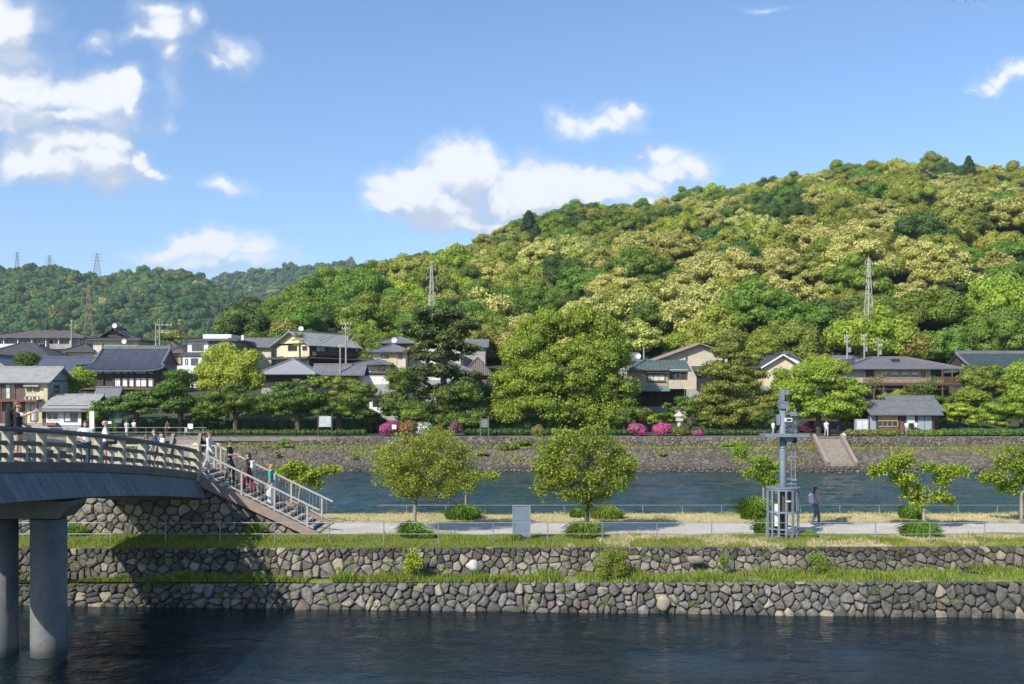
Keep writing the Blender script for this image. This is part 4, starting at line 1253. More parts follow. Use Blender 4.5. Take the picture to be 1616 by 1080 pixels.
def join_quads_and_mb(name, Q, mi, mb, mats, mbi):
    Q = np.asarray(Q, np.float32); n = len(Q)
    v2 = np.array(mb.v, np.float32) if mb.v else np.zeros((0, 3), np.float32)
    me = bpy.data.meshes.new(name)
    nv = n*4+len(v2); me.vertices.add(nv)
    me.vertices.foreach_set('co', np.concatenate([Q.reshape(-1, 3), v2]).reshape(-1))
    li = [np.arange(n*4, dtype=np.int32)]; tot = [4]*n
    for f in mb.f: li.append(np.array(f, np.int32)+n*4); tot.append(len(f))
    li = np.concatenate(li); tot = np.array(tot, np.int32)
    me.loops.add(len(li)); me.loops.foreach_set('vertex_index', li)
    me.polygons.add(len(tot)); me.polygons.foreach_set('loop_total', tot)
    me.polygons.foreach_set('loop_start', np.concatenate([[0], np.cumsum(tot)[:-1]]).astype(np.int32))
    me.polygons.foreach_set('material_index', np.concatenate([np.asarray(mi, np.int32), np.full(len(mb.f), mbi, np.int32)]))
    for m_ in mats: me.materials.append(m_)
    me.update(calc_edges=True)
    return me

# ---------------------------------------------------------------- forest crowns, shared by many trees
def forest_crown(name, seed, mats, w=5.0, h=4.2, nl=34, lr=(1.0, 1.7), per=9.5, size=.42, bloom=0.0, flat=1.0, cone=False, trunk=True):
    rng = np.random.default_rng(seed); lobes = []
    sub = 5 if not cone else 1
    # a few big masses, each carrying rounded clumps, so that crowns read as heaps of heads
    masses = []
    for k in range(sub):
        a = 2*math.pi*(k+rng.random()*.5)/sub
        rr = w*.42 if sub > 1 else 0
        masses.append((np.array([rr*math.cos(a), rr*math.sin(a), h*(.45+.25*rng.random())]), w*.52, h*.55))
    masses.append((np.array([0, 0, h*.85]), w*.58, h*.55))
    for i in range(nl):
        if cone:
            t = (i+.5)/nl; z = h*2.0*t; rr = w*.62*(1-t)**.8*(.7+.4*rng.random()); a = i*2.4+rng.random()
            lobes.append(((rr*math.cos(a), rr*math.sin(a), z), (lr[1]*(1.1-t*.6), lr[1]*(1.1-t*.6), lr[0]*.75)))
        else:
            c, ww, hh = masses[int(rng.integers(len(masses)))]
            d = unit(rng.normal(size=3)); d[2] = abs(d[2])*1.0-.30
            d = unit(d)
            r = rng.uniform(*lr)
            p = c+d*np.array([ww-r*.4, ww-r*.4, hh])
            lobes.append((tuple(p), (r, r, r*.72*flat)))
    Q, T = lobe_cards(lobes, per, size, rng, jit=.38, low=-.45)
    u = rng.random(len(Q))
    top = np.clip((T[:, 1]+.6)*.9, 0, 1)*np.clip((T[:, 0]-.70)*5, 0, 1)
    mi = np.where(u < bloom*(.25+.95*top), 1, 0)
    mb = core_mesh(lobes, .72)
    for (c, ww, hh) in masses: mb.ball(tuple(c), (ww*.40, ww*.40, hh*.42), 8, 6) if not cone else mb.ball((0, 0, h*.8), (w*.3, w*.3, h), 8, 6)
    t = MB(); t.tube([(0, 0, -6), (.1, 0, -2), (0, .1, h*.6)], [.32, .26, .18], 6)
    nt_ = len(mb.f); o = len(mb.v); mb.v += t.v; mb.f += [tuple(i+o for i in f) for f in t.f]
    me = join_quads_and_mb(name, Q, mi, mb, [mats[0], mats[1] if len(mats) > 1 else mats[0], mats[0], BARK], 2)
    n_ = len(me.polygons); arr = np.zeros(n_, np.int32); me.polygons.foreach_get('material_index', arr); arr[n_-len(t.f):] = 3; me.polygons.foreach_set('material_index', arr)
    return me
KINDS = {}
for k in range(3):
    KINDS.setdefault('cream', []).append(forest_crown('cream_crown', 10+k, [L_OLIVE, L_CREAM], bloom=1.15, nl=70, lr=(.8, 1.4), per=19, size=.27))
    KINDS.setdefault('halfcream', []).append(forest_crown('halfcream_crown', 20+k, [L_OLIVE, L_CREAM], bloom=.62, nl=64, lr=(.85, 1.4), per=17, size=.28))
for k in range(2):
    KINDS.setdefault('olive', []).append(forest_crown('olive_crown', 30+k, [L_OLIVE], nl=60, per=16, size=.30))
    KINDS.setdefault('bright', []).append(forest_crown('bright_crown', 40+k, [L_BRIGHT if k else L_MID, L_MID], bloom=.3, nl=60, per=16, size=.29, flat=1.1))
    KINDS.setdefault('mid', []).append(forest_crown('mid_crown', 50+k, [L_MID], nl=60, per=16, size=.29, flat=.9))
    KINDS.setdefault('dark', []).append(forest_crown('dark_crown', 60+k, [L_DARK], nl=58, per=15, size=.30))
KINDS['deep'] = [forest_crown('pine_crown', 72, [L_DEEP], w=4.4, h=3.6, nl=60, lr=(.8, 1.4), per=13, size=.34, flat=.6),
                 forest_crown('pine_crown', 73, [L_DEEP], w=4.0, h=4.2, nl=60, lr=(.8, 1.4), per=13, size=.34, flat=.7),
                 forest_crown('pine_crown', 70, [L_DEEP], w=4, h=4.2, nl=60, lr=(.9, 1.5), per=13, size=.36, cone=True),
                 forest_crown('pine_crown', 71, [L_DEEP], w=4, h=3.4, nl=56, lr=(.9, 1.5), per=13, size=.38, flat=.7)]
KINDS['rust'] = [forest_crown('rust_crown', 80, [L_RUST, L_OLIVE], bloom=.4, nl=58, per=15, size=.34, lr=(.8, 1.4))]
LABELS = {
 'cream': ('broad evergreen tree heavy with cream yellow blossom in the woods on the hillside', 'blossoming trees on the hillside'),
 'halfcream': ('olive green broadleaf tree dusted with cream blossom in the woods on the hillside', 'part-blossoming trees on the hillside'),
 'olive': ('olive green round-crowned tree in the woods on the hillside', 'olive trees on the hillside'),
 'bright': ('fresh bright green leafy tree in the woods on the hillside', 'bright green trees on the hillside'),
 'mid': ('mid green leafy tree in the woods on the hillside', 'mid green trees on the hillside'),
 'dark': ('dark green dense tree in the woods on the hillside', 'dark green trees on the hillside'),
 'deep': ('nearly black-green conifer in the woods on the hillside', 'conifers on the hillside'),
 'rust': ('yellowish rust-tinged tree in the woods on the hillside', 'rust-tinged trees on the hillside'),
}
NAMES = {'cream': 'blossoming_tree', 'halfcream': 'blossoming_tree', 'olive': 'broadleaf_tree', 'bright': 'broadleaf_tree', 'mid': 'broadleaf_tree', 'dark': 'evergreen_tree', 'deep': 'conifer_tree', 'rust': 'broadleaf_tree'}
def crest_frac(px, py):  # 0 at the foot, 1 at the crest
    return (560-py)/max(20, 560-crest_py(px))
def vnoise(x, y, s, seed=0):
    return (math.sin(x*s+seed)*math.cos(y*s*1.3+seed*2)+math.sin(x*s*2.3+y*s*1.1+seed)*.5)/1.5
def pick_kind(x, Y, px, py, r):
    f = crest_frac(px, py); n = vnoise(x, Y, .045, 1.7)
    if px < 560: w = dict(mid=.36, dark=.22, bright=.22, olive=.14, halfcream=.06)
    elif px < 760: w = dict(mid=.28, dark=.14, bright=.20, olive=.16, halfcream=.10, cream=.12)
    else:
        w = dict(cream=.36+.28*n, halfcream=.30, olive=.22, bright=.08-.05*n, mid=.06-.08*n, dark=.04-.08*n, rust=.008)
        if py < 400: w = dict(cream=.26+.25*n, halfcream=.28, olive=.26, bright=.10, mid=.07-.08*n, dark=.05-.08*n, rust=.02)
        if py > 470 and px > 1130: w = dict(cream=.12, halfcream=.08, olive=.10, bright=.14, mid=.30, dark=.22, deep=.04)
        if 800 < px < 1090 and 325 < py < 380: w = dict(mid=.25, dark=.3, deep=.2, bright=.15, olive=.1)
        if px > 1420 and py < 300: w = dict(deep=.5, olive=.2, halfcream=.2, dark=.1)
        if 1190 < px < 1280 and 310 < py < 355: w = dict(dark=.7, mid=.3)
        if px > 1500 and 360 < py < 470: w = dict(bright=.4, mid=.3, olive=.1, halfcream=.1, deep=.1)
    ks = list(w); ws = [max(0, w[k]) for k in ks]
    return r.choices(ks, ws)[0]
LOOK = {'cream': 'cream-blossoming evergreen tree', 'halfcream': 'blossom-dusted olive tree', 'olive': 'olive green round-crowned tree', 'bright': 'bright green leafy tree',
        'mid': 'mid green leafy tree', 'dark': 'dark green dense tree', 'deep': 'nearly black-green conifer', 'rust': 'rust-tinged yellowish tree'}
MARKS = [(150, 'behind the apartment block'), (260, 'behind the temple hall roof'), (370, 'behind the white three-storey house'), (415, 'above the yellow-green round tree'), (460, 'behind the cream gabled house at left'), (520, 'above the long pale grey roof'), (575, 'behind the wired utility pole'), (640, 'above the stepped yellow house'), (700, 'left of the pylon over the tall pine'),
         (760, 'right of the pylon over the tall pine'), (830, 'left above the huge tree'), (900, 'above the huge tree'), (980, 'right above the huge tree'), (1040, 'behind the small grey-blue roof'), (1110, 'above the green-roofed house'),
         (1180, 'above the right pine'), (1250, 'above the dark-roofed cream house'), (1320, 'above the blue-grey stepped roofs'), (1371, 'left of the orange-tipped pylon'), (1430, 'right of the orange-tipped pylon'), (1490, 'above the brown inn'),
         (1540, 'above the right end of the inn'), (9999, 'above the green temple roof')]
def hill_label(k, px, py):
    m = next(t for (a, t) in MARKS if px < a)
    f = crest_frac(px, py); return '%s on the %s slope %s' % (LOOK[k], 'lowest' if f < .15 else 'lower' if f < .35 else 'middle' if f < .65 else 'upper', m)
r = random.Random(21)
trees = []
cells = {}
def free(x, y, d):
    gx, gy = int(x//6), int(y//6)
    for i in range(gx-2, gx+3):
        for j in range(gy-2, gy+3):
            for (a, b_) in cells.get((i, j), []):
                if (a-x)**2+(b_-y)**2 < d*d: return False
    return True
tries = 0
while tries < 40000 and len(trees) < 2600:
    tries += 1
    Y = 160+(486-160)*r.random()**.9
    a = r.uniform(-.62, .74); x = a*Y; px = a*FPX+808
    if Y < 172 and (px < 560 or 1255 < px < 1375): continue
    z = hill_z(x, Y)
    if z-town_z(Y) < 1.0 and px < 430: continue
    if z-town_z(Y) < .3 and Y > 230: continue
    sp = 7.0+4.2*r.random()
    if not free(x, Y, sp): continue
    cells.setdefault((int(x//6), int(Y//6)), []).append((x, Y))
    trees.append((x, Y, z, px, HZ-(z+6-HC)/Y*FPX))
trees_vis = sorted([t for t in trees if -20 < t[3] < 1640 and t[1] < 450], key=lambda t: t[1])
near_set = set(id(t) for t in trees_vis[:298])
sc_pts = []
for t in trees:
    (x, Y, z, px, py) = t
    k = pick_kind(x, Y, px, py, r)
    i = r.randrange(len(KINDS[k])); s = r.uniform(1.0, 1.65)*(1.0 if k != 'deep' else .8); rz = r.uniform(0, 6.28)
    tz = z-2.0+r.uniform(-.8, 1.2)+1.2*s
    ss = (s, s, s*r.uniform(.85, 1.2))
    if id(t) in near_set:
        o = bpy.data.objects.new(NAMES[k], KINDS[k][i]); col.objects.link(o)
        o.location = (x, Y, tz); o.rotation_euler = (0, 0, rz); o.scale = ss
        lb = hill_label(k, px, py); tag(o, lb, 'tree', lb)
    else: sc_pts.append((x, Y, tz, rz, ss, k, i))

# stuff: one geometry-nodes object for a wood that reads as one mass
def scatter(name, pts, protos, label):
    """pts: list of (loc, rz, scale3, proto index)"""
    pc = bpy.data.collections.new('crown_library_'+name)
    objs = []
    for i, me in enumerate(protos):
        o = bpy.data.objects.new('crown_%02d' % i, me); pc.objects.link(o); objs.append(o)
    me = bpy.data.meshes.new(name); me.from_pydata([p[0] for p in pts], [], [])
    a1 = me.attributes.new('rz', 'FLOAT', 'POINT'); a1.data.foreach_set('value', [p[1] for p in pts])
    a2 = me.attributes.new('sc', 'FLOAT_VECTOR', 'POINT'); a2.data.foreach_set('vector', [c for p in pts for c in p[2]])
    a3 = me.attributes.new('idx', 'INT', 'POINT'); a3.data.foreach_set('value', [p[3] for p in pts])
    ng = bpy.data.node_groups.new(name, 'GeometryNodeTree')
    ng.interface.new_socket('Geometry', in_out='INPUT', socket_type='NodeSocketGeometry')
    ng.interface.new_socket('Geometry', in_out='OUTPUT', socket_type='NodeSocketGeometry')
    N = ng.nodes; L = ng.links
    gi = N.new('NodeGroupInput'); go = N.new('NodeGroupOutput')
    ci = N.new('GeometryNodeCollectionInfo'); ci.inputs['Collection'].default_value = pc
    ci.inputs['Separate Children'].default_value = True; ci.inputs['Reset Children'].default_value = True
    ip = N.new('GeometryNodeInstanceOnPoints'); ip.inputs['Pick Instance'].default_value = True
    def at(nm, ty):
        n = N.new('GeometryNodeInputNamedAttribute'); n.data_type = ty; n.inputs[0].default_value = nm; return n.outputs[0]
    cx = N.new('ShaderNodeCombineXYZ'); L.new(at('rz', 'FLOAT'), cx.inputs[2])
    L.new(gi.outputs[0], ip.inputs['Points']); L.new(ci.outputs[0], ip.inputs['Instance'])
    L.new(at('idx', 'INT'), ip.inputs['Instance Index']); L.new(cx.outputs[0], ip.inputs['Rotation']); L.new(at('sc', 'FLOAT_VECTOR'), ip.inputs['Scale'])
    L.new(ip.outputs[0], go.inputs[0])
    o = bpy.data.objects.new(name, me); col.objects.link(o)
    md = o.modifiers.new('scatter', 'NODES'); md.node_group = ng
    return tag(o, label, 'woods', None, 'stuff')
protos = []; pidx = {}
for k in KINDS:
    for i, me in enumerate(KINDS[k]): pidx[(k, i)] = len(protos); protos.append(me)
scatter('hillside_woods', [((x, Y, z), rz, ss, pidx[(k, i)]) for (x, Y, z, rz, ss, k, i) in sc_pts], protos,
        'dense mixed woods with cream blossom covering the upper slopes of the nearer hill')
# far woods
FARP = []
for k, (m1, m2, bl) in enumerate(((L_FAR, L_FAR, 0), (L_FAR, L_FAR, 0), (L_FAR, L_DARK, .5), (L_FAR, L_MID, .5), (L_OLIVE, L_FAR, .5), (L_OLIVE, L_CREAM, .7), (L_FAR, L_RUST, .5))):
    FARP.append(forest_crown('far_crown', 90+k, [m1, m2], w=5.4, h=4.5, nl=12, lr=(1.8, 2.7), per=2.6, size=.9, bloom=bl))
def far_scatter(name, zf, Y0, Y1, a0, a1, sp, label, scale):
    pts = []; r = random.Random(hash(name) % 97 if False else len(name)); Y = Y0
    while Y < Y1:
        x = a0*Y
        while x < a1*Y:
            xx = x+r.uniform(-.5, .5)*sp; yy = Y+r.uniform(-.5, .5)*sp
            w = [.25, .25, .20, .18, .08, .02, .02]
            s = scale*r.uniform(.7, 1.35)
            pts.append(((xx, yy, zf(xx, yy)+s*1.0), r.uniform(0, 6.28), (s, s, s*r.uniform(.9, 1.5)), r.choices(range(7), w)[0]))
            x += sp
        Y += sp
    scatter(name, pts, FARP, label)
far_scatter('far_woods', fz1, 640, 1190, -.88, -.13, 10.5, 'green woods covering the nearer of the two distant hills at the left', 1.25)
far_scatter('far_woods', fz2, 1300, 1960, -.70, -.03, 15, 'bluish green woods covering the farthest ridge', 1.8)

# ---------------------------------------------------------------- trees with visible limbs
def branch_tree(root, tips, trunk_h, r0, bark, name='trunk', seed=1, bend=.12, fork=None, sag=0.0, lean=(0, 0)):
    """tapered trunk and limbs reaching all the tips"""
    rr = random.Random(seed)
    nodes = [Vector((0, 0, -.3)), Vector((lean[0]*.3, lean[1]*.3, trunk_h*.35)), Vector((lean[0]*.7, lean[1]*.7, trunk_h*.7)), Vector((lean[0], lean[1], trunk_h))]
    par = [-1, 0, 1, 2]
    F = nodes[-1]
    order = sorted(range(len(tips)), key=lambda i: (Vector(tips[i])-F).length)
    ends = []
    for i in order:
        t = Vector(tips[i])
        best, bi = 1e9, 3
        for j in range(3, len(nodes)):
            nj = nodes[j]; d = (t-nj).length; base = (nj-F).length
            back = max(0.0, base - (t-F).length+.05)
            cst = d + base*.25 + back*3
            if cst < best: best, bi = cst, j
        p = nodes[bi]; d = (t-p); L = d.length
        k = max(1, int(L/.45)) if L < 3 else max(2, int(L/1.2)); prev = bi
        for q in range(1, k+1):
            f = q/k
            pt = p+d*f+Vector((rr.uniform(-1, 1), rr.uniform(-1, 1), rr.uniform(-1, 1)))*L*bend*(1-f)*.6 + Vector((0, 0, -sag*L*math.sin(f*math.pi)))
            nodes.append(pt); par.append(prev); prev = len(nodes)-1
        ends.append(prev)
    cnt = [0.0]*len(nodes)
    for e in ends: cnt[e] += 1
    ch = [[] for _ in nodes]
    for i in range(len(nodes)-1, 0, -1):
        if not any(True for _ in ()): pass
        cnt[par[i]] += cnt[i]; ch[par[i]].append(i)
    tot = max(1, cnt[0]); rad = [max(.004, r0*(max(c, .5)/tot)**.47) for c in cnt]
    mb = MB(); done = set()
    def chain(i):
        pts = [nodes[par[i]]] if par[i] >= 0 else []; rs = [min(rad[par[i]], rad[i]*1.25)] if par[i] >= 0 else []
        j = i; stack = []
        while True:
            pts.append(nodes[j]); rs.append(rad[j])
            cs = sorted(ch[j], key=lambda c: -cnt[c])
            if not cs: break
            stack += cs[1:]; j = cs[0]
        mb.tube(pts, rs, 8 if rs[0] > .08 else 5, caps=True)
        return stack
    st = [0]
    while st:
        st += chain(st.pop())
    if rad[0]: 
        pass
    mb.build(name, bark, root, smooth=True)
    return nodes, rad

def tree_obj(name, loc, label, cat='tree', group=None, rz=0): return empty(name, loc, rz, label, cat, group)

def leafy(root, centers, n, spread, size, mats, rng, droop=0.0, flat=1.0, name='crown', weights=None, upn=.5):
    """loose leaves around twig ends"""
    C = np.array([tuple(c) for c in centers]); k = rng.integers(len(C), size=n)
    P = C[k]+rng.normal(size=(n, 3))*np.array([spread, spread, spread*flat])
    N = unit(rng.normal(size=(n, 3))+np.array([0, 0, upn]))
    Q = cards(P, N, size*(.6+.8*rng.random(n)), rng, .6)
    mi = rng.choice(len(mats), size=n, p=weights) if len(mats) > 1 else None
    return link(name, quads_mesh(name, Q, mats, mi), root)

def pts_in(rng, n, c, r, hollow=.35, zmin=-1):
    out = []
    while len(out) < n:
        d = rng.uniform(-1, 1, 3); L = np.linalg.norm(d)
        if L > 1 or L < hollow or d[2] < zmin: continue
        out.append(tuple(np.array(c)+d*np.array(r)))
    return out

# small round trees of the island: (px, base row, depth, crown left, right, top, bottom rows ...)
def island_tree(px, D, cl, cr, ct, cb, label, seed, ntip, nleaf, size, mats, bark, spread=.14, trunk_h=None, r0=.07, weights=None, hollow=.35, masses=None, flat=.8, name='ornamental_tree'):
    rng = np.random.default_rng(seed)
    x = X(px, D); root = tree_obj(name, (x, D, 0), label)
    cx = (X(cl, D)+X(cr, D))/2-x; rx = (X(cr, D)-X(cl, D))/2; zt = Z(ct, D); zb = Z(cb, D)
    tips = pts_in(rng, ntip, (cx, 0, (zt+zb)/2), (rx*.95, rx*.85, (zt-zb)/2*.95), hollow)
    if masses:
        tips = []; tt = sum(q[2]*q[3] for q in masses)
        for (mx, my, mrx, mrz) in masses: tips += pts_in(rng, max(6, int(ntip*mrx*mrz/tt)), (X(mx, D)-x, rng.uniform(-.25, .25), Z(my, D)), (mrx*D/FPX, mrx*D/FPX*.85, mrz*D/FPX), .15)
    th = trunk_h or zb+.1
    branch_tree(root, tips, th, r0, bark, seed=seed, lean=(cx*.15, 0))
    leafy(root, tips, nleaf, spread, size, mats, rng, flat=flat, weights=weights)
    return root
island_tree(653, 39.4, 590, 748, 675, 796, 'round olive-leaved island tree with fine leaves and pale trunk, left of the blue-grey board', 41, 300, 30000, .072,
            [L_OLIVE, L_BRIGHT, L_MID, L_RUST], BARKP, spread=.13, trunk_h=1.25, r0=.085, weights=[.40, .22, .32, .06], hollow=.3, masses=[(668,738,70,50),(628,722,36,38),(706,764,38,26),(640,764,38,24),(684,704,46,26),(722,728,26,30),(612,745,22,26)])
island_tree(926, 39.2, 848, 1008, 668, 806, 'round bright green island tree with short dark trunk, right of the blue-grey board', 42, 250, 17000, .105,
            [L_BRIGHT, L_MID, L_OLIVE], BARK, spread=.15, trunk_h=.95, r0=.10, weights=[.56, .34, .10], hollow=.25, masses=[(924,738,76,56),(895,706,46,28),(968,752,42,34),(872,762,30,24),(942,690,26,22),(985,728,24,22),(860,735,20,18),(922,782,40,16)])
# thin spreading trees along the far path edge
def spray_tree(px, D, arms, label, seed, base_z=0.0, th=1.0, r0=.05, nleaf=3200, size=.10, bark=BARKP, mats=None, weights=None, spread=.13, bare=None, dens=8):
    rng = np.random.default_rng(seed); x = X(px, D)
    root = tree_obj('ornamental_tree', (x, D, base_z), label)
    tips = []
    for (ax, az, rx, rz) in arms:      # arm clump centre in picture position, radius in metres
        c = (X(ax, D)-x, rng.uniform(-.3, .3), Z(az, D)-base_z)
        tips += pts_in(rng, max(4, int(dens*rx*3)), c, (rx, rx*.8, rz), 0.0)
    btips = tips+[(X(q[0], D)-x, .1, Z(q[1], D)-base_z) for q in (bare or [])]
    branch_tree(root, btips, th, r0, bark, seed=seed)
    leafy(root, tips, nleaf, spread, size, mats or [L_BRIGHT, L_MID], rng, flat=.7, weights=weights or [.6, .4], upn=.8)
    return root
spray_tree(735, 44.6, [(725, 756, .35, .14), (750, 752, .35, .12), (775, 750, .25, .10), (740, 768, .3, .12), (712, 765, .2, .1)],
           'slim young tree with flat leaf sprays behind the right side of the olive round tree', 51, th=1.25, r0=.045, nleaf=2600, size=.10)
spray_tree(1205, 45.2, [(1172, 712, .35, .2), (1195, 728, .4, .3), (1205, 750, .4, .3), (1218, 765, .3, .25), (1185, 745, .3, .2), (1224, 740, .25, .2)],
           'leafy young tree growing just left behind the caged mast', 52, th=1.3, r0=.055, nleaf=5200, size=.11)
spray_tree(1458, 40.6, [(1400, 735, .5, .28), (1425, 727, .45, .25), (1420, 755, .5, .28), (1440, 775, .45, .25), (1385, 745, .25, .18), (1487, 758, .35, .22), (1508, 742, .35, .14), (1490, 745, .3, .18),
           (1480, 785, .35, .2), (1450, 790, .35, .15), (1495, 790, .2, .08), (1462, 738, .15, .1)],
           'forked island tree with bare pale twigs in its middle, right of the walking person', 53, th=1.15, r0=.075, nleaf=10500, size=.11, bare=[(1472, 730), (1448, 735), (1475, 745), (1452, 752), (1468, 722), (1430, 760)])
spray_tree(1612, 42.5, [(1575, 752, .4, .3), (1590, 730, .45, .3), (1610, 745, .5, .4), (1600, 770, .5, .25), (1625, 715, .4, .25), (1630, 760, .5, .4), (1640, 735, .6, .4), (1590, 712, .2, .12), (1565, 755, .25, .12)],
           'leafy island tree cut by the right edge of the frame', 54, th=1.3, r0=.075, nleaf=12000, size=.10, mats=[L_BRIGHT, L_MID], weights=[.5, .5])
spray_tree(472, 45.0, [(450, 745, .35, .15), (470, 757, .45, .2), (490, 750, .45, .18), (510, 743, .4, .1), (527, 742, .2, .06), (475, 740, .3, .12), (440, 748, .2, .1), (498, 765, .3, .12), (462, 735, .25, .1)],
           'bright leafy low tree seen just behind the foot of the stairs', 55, th=.85, r0=.06, nleaf=5600, size=.12, bark=BARKP)

# ---------------------------------------------------------------- big trees of the far bank
def big_tree(name, px, D, zb, ell, label, mats, seed, nl=60, lr=(.9, 1.6), per=16, size=.22, flat=.75, trunk_h=2.5, r0=.45, bark=BARK, weights=None, limbs=26, jit=.5, low=-.4, hollow=.55, core=.62, group=None, cat='tree'):
    """ell: list of (px, py, rx_px, rz_px) masses in the picture at depth D"""
    rng = np.random.default_rng(seed); x = X(px, D); s = D/FPX
    root = tree_obj(name, (x, D, zb), label, cat, group)
    lobes = []; tot = sum(e[2]*e[3] for e in ell)
    for (ex, ey, rx, rz) in ell:
        c = np.array([(ex-px)*s, 0, Z(ey, D)-zb]); n = max(3, int(nl*rx*rz/tot)); R_ = np.array([rx*s, rx*s*.85, rz*s])
        for i in range(n):
            r = rng.uniform(*lr); r = min(r, rz*s*.8)
            d = unit(rng.normal(size=3)); k = 1-(1-hollow)*rng.random()**1.5
            p = c+d*(R_-np.array([r, r, r*flat])*.8)*k
            if p[2] < .8: continue
            lobes.append((tuple(p), (r*1.1, r*1.1, r*flat)))
    Q, T = lobe_cards(lobes, per, size, rng, jit=jit, low=low, depth=.3)
    mi = rng.choice(len(mats), size=len(Q), p=weights) if len(mats) > 1 else np.zeros(len(Q))
    mb = core_mesh(lobes, core) if core else MB()
    me = join_quads_and_mb('crown', Q, mi, mb, list(mats)+[mats[-1]], len(mats))
    link('crown', me, root)
    idx = rng.permutation(len(lobes))[:limbs]
    branch_tree(root, [lobes[i][0] for i in idx], trunk_h, r0, bark, seed=seed)
    return root
R_ = big_tree
# cherry row (left), low and spreading
R_('cherry_tree', 215, 108.5, 1.0, [(235,630,44,18),(195,640,50,16),(272,612,24,20),(255,642,55,16),(168,642,26,14)], 'spreading dark green cherry tree behind the bridge, below the big tiled temple roof', [L_MID, L_DARK], 101, nl=90, flat=.5, trunk_h=2, r0=.3, weights=[.55,.45], per=18, size=.2)
R_('cherry_tree', 285, 109.5, 1.0, [(283,598,26,22),(284,635,34,22),(270,618,24,20)], 'dark green cherry tree between the temple hall and the round yellow-green tree', [L_MID, L_DARK], 102, nl=50, flat=.5, trunk_h=2.2, r0=.3, weights=[.5,.5], per=18, size=.2)
R_('cherry_tree', 372, 108, 1.0, [(370,632,58,20),(340,645,40,16),(405,645,36,16),(365,615,36,12)], 'broad low dark green cherry tree under the round yellow-green tree', [L_DARK, L_MID], 103, nl=80, flat=.62, trunk_h=2, r0=.3, weights=[.55,.45], per=18, size=.2)
R_('cherry_tree', 470, 107.5, 1.0, [(470,630,60,20),(440,645,42,16),(500,648,46,14),(455,612,36,12)], 'broad layered dark green cherry tree in the middle of the left row', [L_DARK, L_MID], 104, nl=90, flat=.58, trunk_h=2, r0=.3, weights=[.6,.4], per=18, size=.2)
R_('cherry_tree', 535, 108.5, 1.0, [(530,605,52,14),(545,630,46,22),(500,600,40,10),(555,650,36,16),(570,618,30,16)], 'layered dull green cherry tree behind the pale notice board', [L_DARK, L_OLIVE], 105, nl=80, flat=.58, trunk_h=2.4, r0=.3, weights=[.6,.4], per=18, size=.19)
R_('round_tree', 358, 116, 1.6, [(350,565,30,26),(385,570,28,24),(330,590,26,22),(370,592,42,26),(400,600,18,22),(345,608,36,18),(358,552,18,14)], 'vivid yellow-green billowing round tree standing in front of the white three-storey house', [L_BRIGHT, L_OLIVE], 106, nl=110, lr=(.8,1.3), flat=.85, trunk_h=3, r0=.35, weights=[.8,.2], per=20, size=.2)
R_('broadleaf_tree', 128, 118, 2.0, [(130,598,22,22),(112,612,16,14),(122,585,12,10)], 'small bright green tree between the old two-storey house and the temple hall', [L_BRIGHT, L_MID], 107, nl=36, lr=(.6,1.0), flat=.8, trunk_h=2, r0=.2, weights=[.5,.5], per=22, size=.18, limbs=12)
R_('round_shrub', 43, 128, 5.0, [(43,568,22,14)], 'clipped round dark green tree among the roofs at the far left', [L_MID, L_DARK], 108, nl=26, lr=(.7,1.0), flat=.8, trunk_h=1.5, r0=.15, weights=[.5,.5], per=22, size=.18, limbs=8)
# tall pine left of the huge tree
R_('pine_tree', 700, 111, 1.0, [(690,498,46,20),(660,520,40,16),(728,515,34,16),(692,528,50,18),(690,562,44,16),(700,545,44,13),(655,552,26,10),(735,552,26,12),(690,585,54,14),(650,600,34,12),(735,595,32,12),(700,620,60,16),(730,645,44,16),(665,640,40,14)],
   'tall dark layered pine in front of the cream gabled houses', [L_PINE, L_DEEP], 109, nl=270, lr=(.7,1.2), flat=.55, trunk_h=8, r0=.38, weights=[.6,.4], per=20, size=.2, jit=.65, limbs=60, low=-.6)
R_('broadleaf_tree', 640, 109.5, 1.0, [(630,600,24,22),(622,640,30,26),(650,650,34,22)], 'mid green tree at the foot of the tall pine, left side', [L_MID, L_DARK], 110, nl=60, lr=(.7,1.1), flat=.7, trunk_h=2.5, r0=.25, weights=[.6,.4], per=20, size=.19)
R_('broadleaf_tree', 598, 107.4, 1.0, [(640,655,36,14),(655,642,30,12)], 'pale thin grey-green small tree above the azaleas beside the tall pine', [L_OLIVE, L_BRIGHT], 140, nl=24, lr=(.5,.8), flat=.6, trunk_h=1.8, r0=.10, weights=[.7,.3], per=14, size=.15, core=.4) if False else None
R_('broadleaf_tree', 730, 110.5, 1.0, [(725,625,44,26),(738,660,40,18),(700,660,34,18)], 'dark green bushy tree under the right side of the tall pine', [L_DARK, L_MID], 111, nl=70, lr=(.8,1.2), flat=.7, trunk_h=2.5, r0=.25, weights=[.6,.4], per=18, size=.2)
